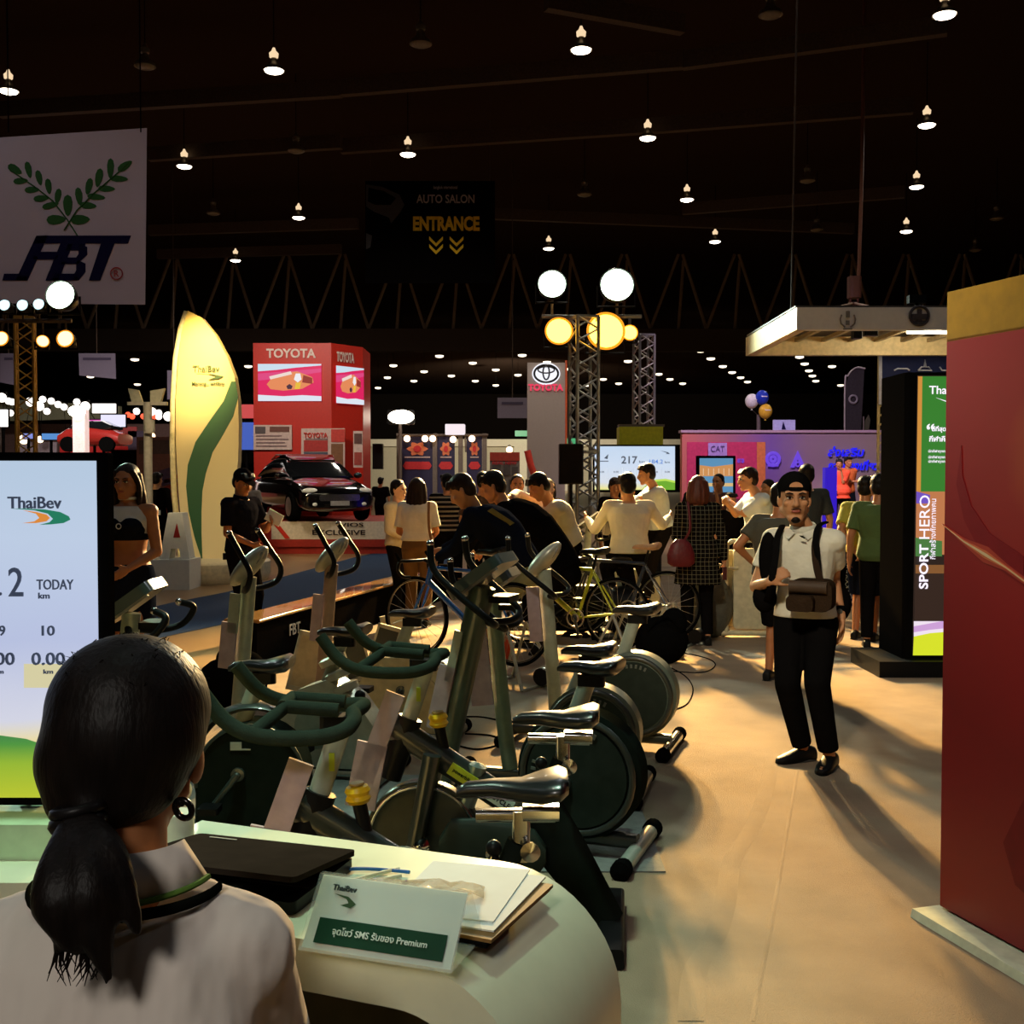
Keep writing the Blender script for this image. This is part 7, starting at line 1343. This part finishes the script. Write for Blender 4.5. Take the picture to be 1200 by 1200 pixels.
walker('visitor in black behind the striped tee', 545, 17.0, 190, 1.62, top=(C_black, .8, -.05), bottom=(C_dark, 'trousers'))
walker('dark haired man standing beyond the bent riders', 566, 14.0, 175, 1.72, top=(cloth('dark_brown', (60, 42, 28)), .8, -.05), bottom=(C_dark, 'trousers'))
c = walker('man in open navy jacket over yellow tee facing the bikes', 606, 13.0, 5, 1.68, skin=M_skin2, top=(cloth('navy_jacket', (24, 24, 52)), 1, -.06, {'name': 'jacket', 'loose': .01}), bottom=(C_dark, 'trousers'), face=True, arms=('front', 'hip'), hair=('cropped', M_hair))
sp, fw, lt = c['spine'], c['fwd'], c['lat']; part('yellow_tee', MB().loft([(sp(t) + fw * .115, lt * .05, fw * .03) for t in (-.02, .3, .6, .85, .95)], 14, 2.4), cloth('yellow', (165, 130, 30)), c['root'], smooth=60)
walker('woman with pale face looking out beside the white pylon', 642, 14.5, 30, 1.63, fem=True, skin=M_skinp, top=(C_dark, 1, -.08), bottom=(C_dark, 'trousers'), hair=('bob', M_hairb), face=True)

# --- the riders
c = rider('rider in navy jacket bent low over the blue bike', 9.2, (612, 672, .0), (557, 598), (541, 576, -.02), [(507, 652, .45), (512, 654, .10)], (-.4, -.9, 0), (-.8, .1, -.55), [(572, 775, .15), (595, 754, -.15)], 1.08, top=(C_navy, 1, -.06, {'name': 'jacket', 'loose': .035}), bottom=(C_khaki, 'shorts'), hair=('short', M_hairb), shoes=None, bulge=.07, latH=(-.4, -.9, 0), vox=.011, kh=[V((-1, 0, .4))] * 2, toe=[V((-.6, 0, -.8)), V((-.35, 0, -.95))], eh=[V((0, .3, -1)), V((0, -.3, -1))])
M_os = mat('orange_shoe', (205, 75, 45), .5, emit=.05)
for i in range(2):
    q = c['an'][i]; d = V((-.35, 0, -.95)).normalized() if i else V((-.8, 0, -.6)).normalized(); n_ = V((-d.z, 0, d.x)); sd = V((0, 1, 0)); sec = [(q + d * u + n_ * o, sd * w, n_ * h) for u, w, h, o in ((-.03, .035, .05, .0), (.03, .042, .052, .0), (.10, .045, .04, .01), (.17, .04, .028, .02), (.20, .015, .01, .024))]
    s_ = part('shoe', MB().loft(sec, 16, 2.4), M_os, c['root'], smooth=60); part('sole', MB().loft([(p + n_ * .045, a, b * .3) for p, a, b in sec[:-1]], 12, 3), mat('pale_sole', (190, 185, 170), .6), s_)
part('jacket_print', MB().loft([(at(574 + 5.2 * k, 597 + 3.5 * k, 8.96 + .012 * k), V((.02, .0, .012)), V((0, .006, 0))) for k in range(6)], 8), mat('print_olive', (110, 105, 55), .7), c['root'], smooth=60)
rider('rider in black shirt bent behind the navy jacket', 10.3, (662, 672, .0), (590, 591), (577, 571, .0), [(560, 650, .5), (556, 650, .2)], (-.35, -.93, 0), (-.9, .1, -.4), None, 1.12, top=(C_black, 1, -.06, {'loose': .03}), bottom=(C_dark, 'trousers'), hair=('short', M_hair), bulge=.10, vox=.012, kh=[V((-1, 0, .4))] * 2, eh=[V((0, .3, -1)), V((0, -.3, -1))])
rider('white shirted rider bending with arm out beside the speaker', 11.0, (665, 638, .2), (643, 590), (631, 571, -.05), [(598, 583, -.1), (610, 600, .3)], (.35, -.9, 0), (-.9, -.2, -.6), None, 1.05, top=(C_white, 1, -.08, {'loose': .02}), bottom=(C_dark, 'trousers'), hair=('short', M_hair), bulge=.03, vox=.011, kh=[V((-1, 0, .3))] * 2)
rider('white shirted rider with arms spread, back to the camera', 11.4, (738, 648, .0), (737, 588), (735, 570, -.02), [(784, 606, .40), (688, 608, .38)], (-1, .05, 0), (-.15, 1, -.15), [V((0, 0, 0))] and None, 1.05, top=(cloth('white_tee', (205, 200, 175)), 1, -.02, {'loose': .02}), bottom=(C_dark, 'trousers'), hair=('short', M_hair), vox=.011, kh=[V((-.7, .8, .3)), V((.7, .8, .3))], eh=[V((.3, 0, -.8)), V((-.3, 0, -.8))])
rider('rider in pale blue shirt in profile against the wide screen', 13.2, (775, 618, .1), (766, 572), (757, 556, .0), [(728, 590, -.1), (732, 585, .3)], (.2, -1, 0), (-1, -.05, -.15), None, 1.0, top=(C_white2, .9, -.08, {'loose': .015}), bottom=(C_dark, 'trousers'), hair=('short', M_hair), vox=.012, kh=[V((-1, 0, .3))] * 2)
walker('dark haired visitor just below the wide screen edge', 720, 15.2, 30, 1.64, skin=M_skin2, top=(C_dark, 1, -.05), bottom=(C_dark, 'trousers'), hair=('short', M_hairb), nod=-.3)
c = walker('woman with reddish bob in black and white checked shirt', 818, 10.9, 176, 1.66, fem=True, top=(grid_mat('checked_cloth', (20, 18, 16), (120, 115, 92), (24, 24), .07), 1, -.58, {'flare': .02, 'loose': .02}), bottom=(C_dark, 'trousers'), hair=('bob', M_hairr), vox=.010, arms=('down', 'front'), shoes=M_shoe)
t = thing('maroon_handbag', 'maroon handbag hanging from the checked shirt woman shoulder', 'handbag', at(798, 660, 10.65)); M_mar = mat('maroon_leather', (92, 22, 26), .45, bump=.2, bscale=40)
part('pouch', MB().loft([(at(798, y, 10.66), V((w, 0, 0)), V((0, h, 0))) for y, w, h in ((632, .05, .02), (638, .10, .045), (650, .135, .06), (660, .13, .06), (664, .09, .04))], 18, 2.6), M_mar, t, smooth=50); part('strap', MB().tube(crv([at(806, 588, 10.72), at(808, 605, 10.66), at(808, 622, 10.64), at(800, 636, 10.66)]), [(.012, .005)] * 19, 8), M_mar, t, smooth=60)
t = thing('phone', 'dark phone held low by the checked shirt woman', 'phone', c['wr'][0] - V((0, 0, .12))); part('case', MB().rbox(c['wr'][0] + V((0, -.03, -.12)), (.04, .02, .13), .01, 0), mat('phone_red', (70, 24, 24), .4), t)
rider('white shirted rider in profile behind the folding cart', 12.2, (890, 626, .1), (886, 580), (876, 562, -.02), [(852, 590, -.15), (856, 588, .2)], (.2, -1, 0), (-1, -.1, -.1), None, 1.02, top=(C_white2, .9, -.06, {'loose': .02}), bottom=(C_dark, 'trousers'), hair=('short', M_hairb), face=True, vox=.011, kh=[V((-1, 0, .3))] * 2, eh=[V((0, .3, -1)), V((0, -.3, -1))])
walker('man reading before the touch kiosk, facing the bikes', 842, 16.0, -40, 1.70, skin=M_skin2, top=(cloth('brown_red', (90, 58, 48)), .8, -.05), bottom=(C_dark, 'trousers'), face=True, arms=('front', 'face'), hair=('cropped', M_hair))
walker('person with dark hair seated low beside the kiosk reader', 856, 14.5, 20, 1.45, top=(C_dark, .8, -.05), bottom=(C_dark, 'trousers'))
walker('visitor in teal tee partly behind the white shirted rider', 900, 15.0, -60, 1.62, fem=True, top=(cloth('teal', (45, 85, 75)), .7, -.05), bottom=(C_dark, 'trousers'), hair=('bun', M_hair))
walker('person in dark top just behind the standing man cap', 945, 13.0, 185, 1.80, top=(cloth('slate', (52, 56, 58)), .8, -.05), bottom=(C_dark, 'trousers'), hair=('bun', M_hair))
c = walker('person in grey shirt and black shorts behind the standing man', 914, 8.9, 150, 1.60, skin=M_skin2, top=(C_grey, .6, -.06, {'loose': .03}), bottom=(C_black, 'shorts'), hair=('short', M_hair), shoes=M_shoe, arms=('hip', 'hip'), vox=.011, wide=1.15)
Yp = 25.5
walker('person in bright orange football shirt on the far stage', 983, Yp, -20, 1.66, z0=.42, skin=M_skin2, top=(cloth('orange', (235, 82, 52)), .9, -.28, {'flare': .05, 'loose': .04}), bottom=(C_dark, 'trousers'), arms=('front', 'face'))
walker('second person in dull orange shirt behind the bright orange one', 993, Yp + .5, 20, 1.72, z0=.42, skin=M_skin2, top=(cloth('orange2', (205, 100, 50)), .8, -.10), bottom=(C_navy, 'trousers'), arms=('cross', 'cross'))
solo('far_stage', MB().box((at(990, 600, Yp).x, Yp + .3, .21), (2.6, 1.6, .42)), M_black, 'low dark stage under the two orange shirted people', 'stage')
walker('man in yellow green shirt with hands behind him', 1014, 11.2, 150, 1.66, skin=M_skin2, top=(cloth('yellow_green', (150, 142, 52)), .75, -.06, {'loose': .02}), bottom=(C_navy, 'shorts'), arms=('back', 'back'), vox=.011)
walker('man in dark green shirt half behind the digital kiosk', 1030, 10.6, 165, 1.68, skin=M_skin2, top=(cloth('green', (72, 92, 48)), .75, -.10, {'loose': .025}), bottom=(C_dark, 'trousers'), arms=('down', 'down'), vox=.011)
for (px, Y_, yaw, lb, c_) in ((446, 31, 170, 'far visitor in black beyond the black car', (20, 20, 22)), (735, 20, 150, 'far visitor in dark top behind the pale blue rider', (30, 26, 24)), (818, 19, 160, 'far visitor close behind the reddish bob', (40, 36, 34))):
    walker(lb, px, Y_, yaw, 1.66, top=(cloth('far_%d' % c_[0], c_), .8, -.05), bottom=(C_dark, 'trousers'), vox=.018)
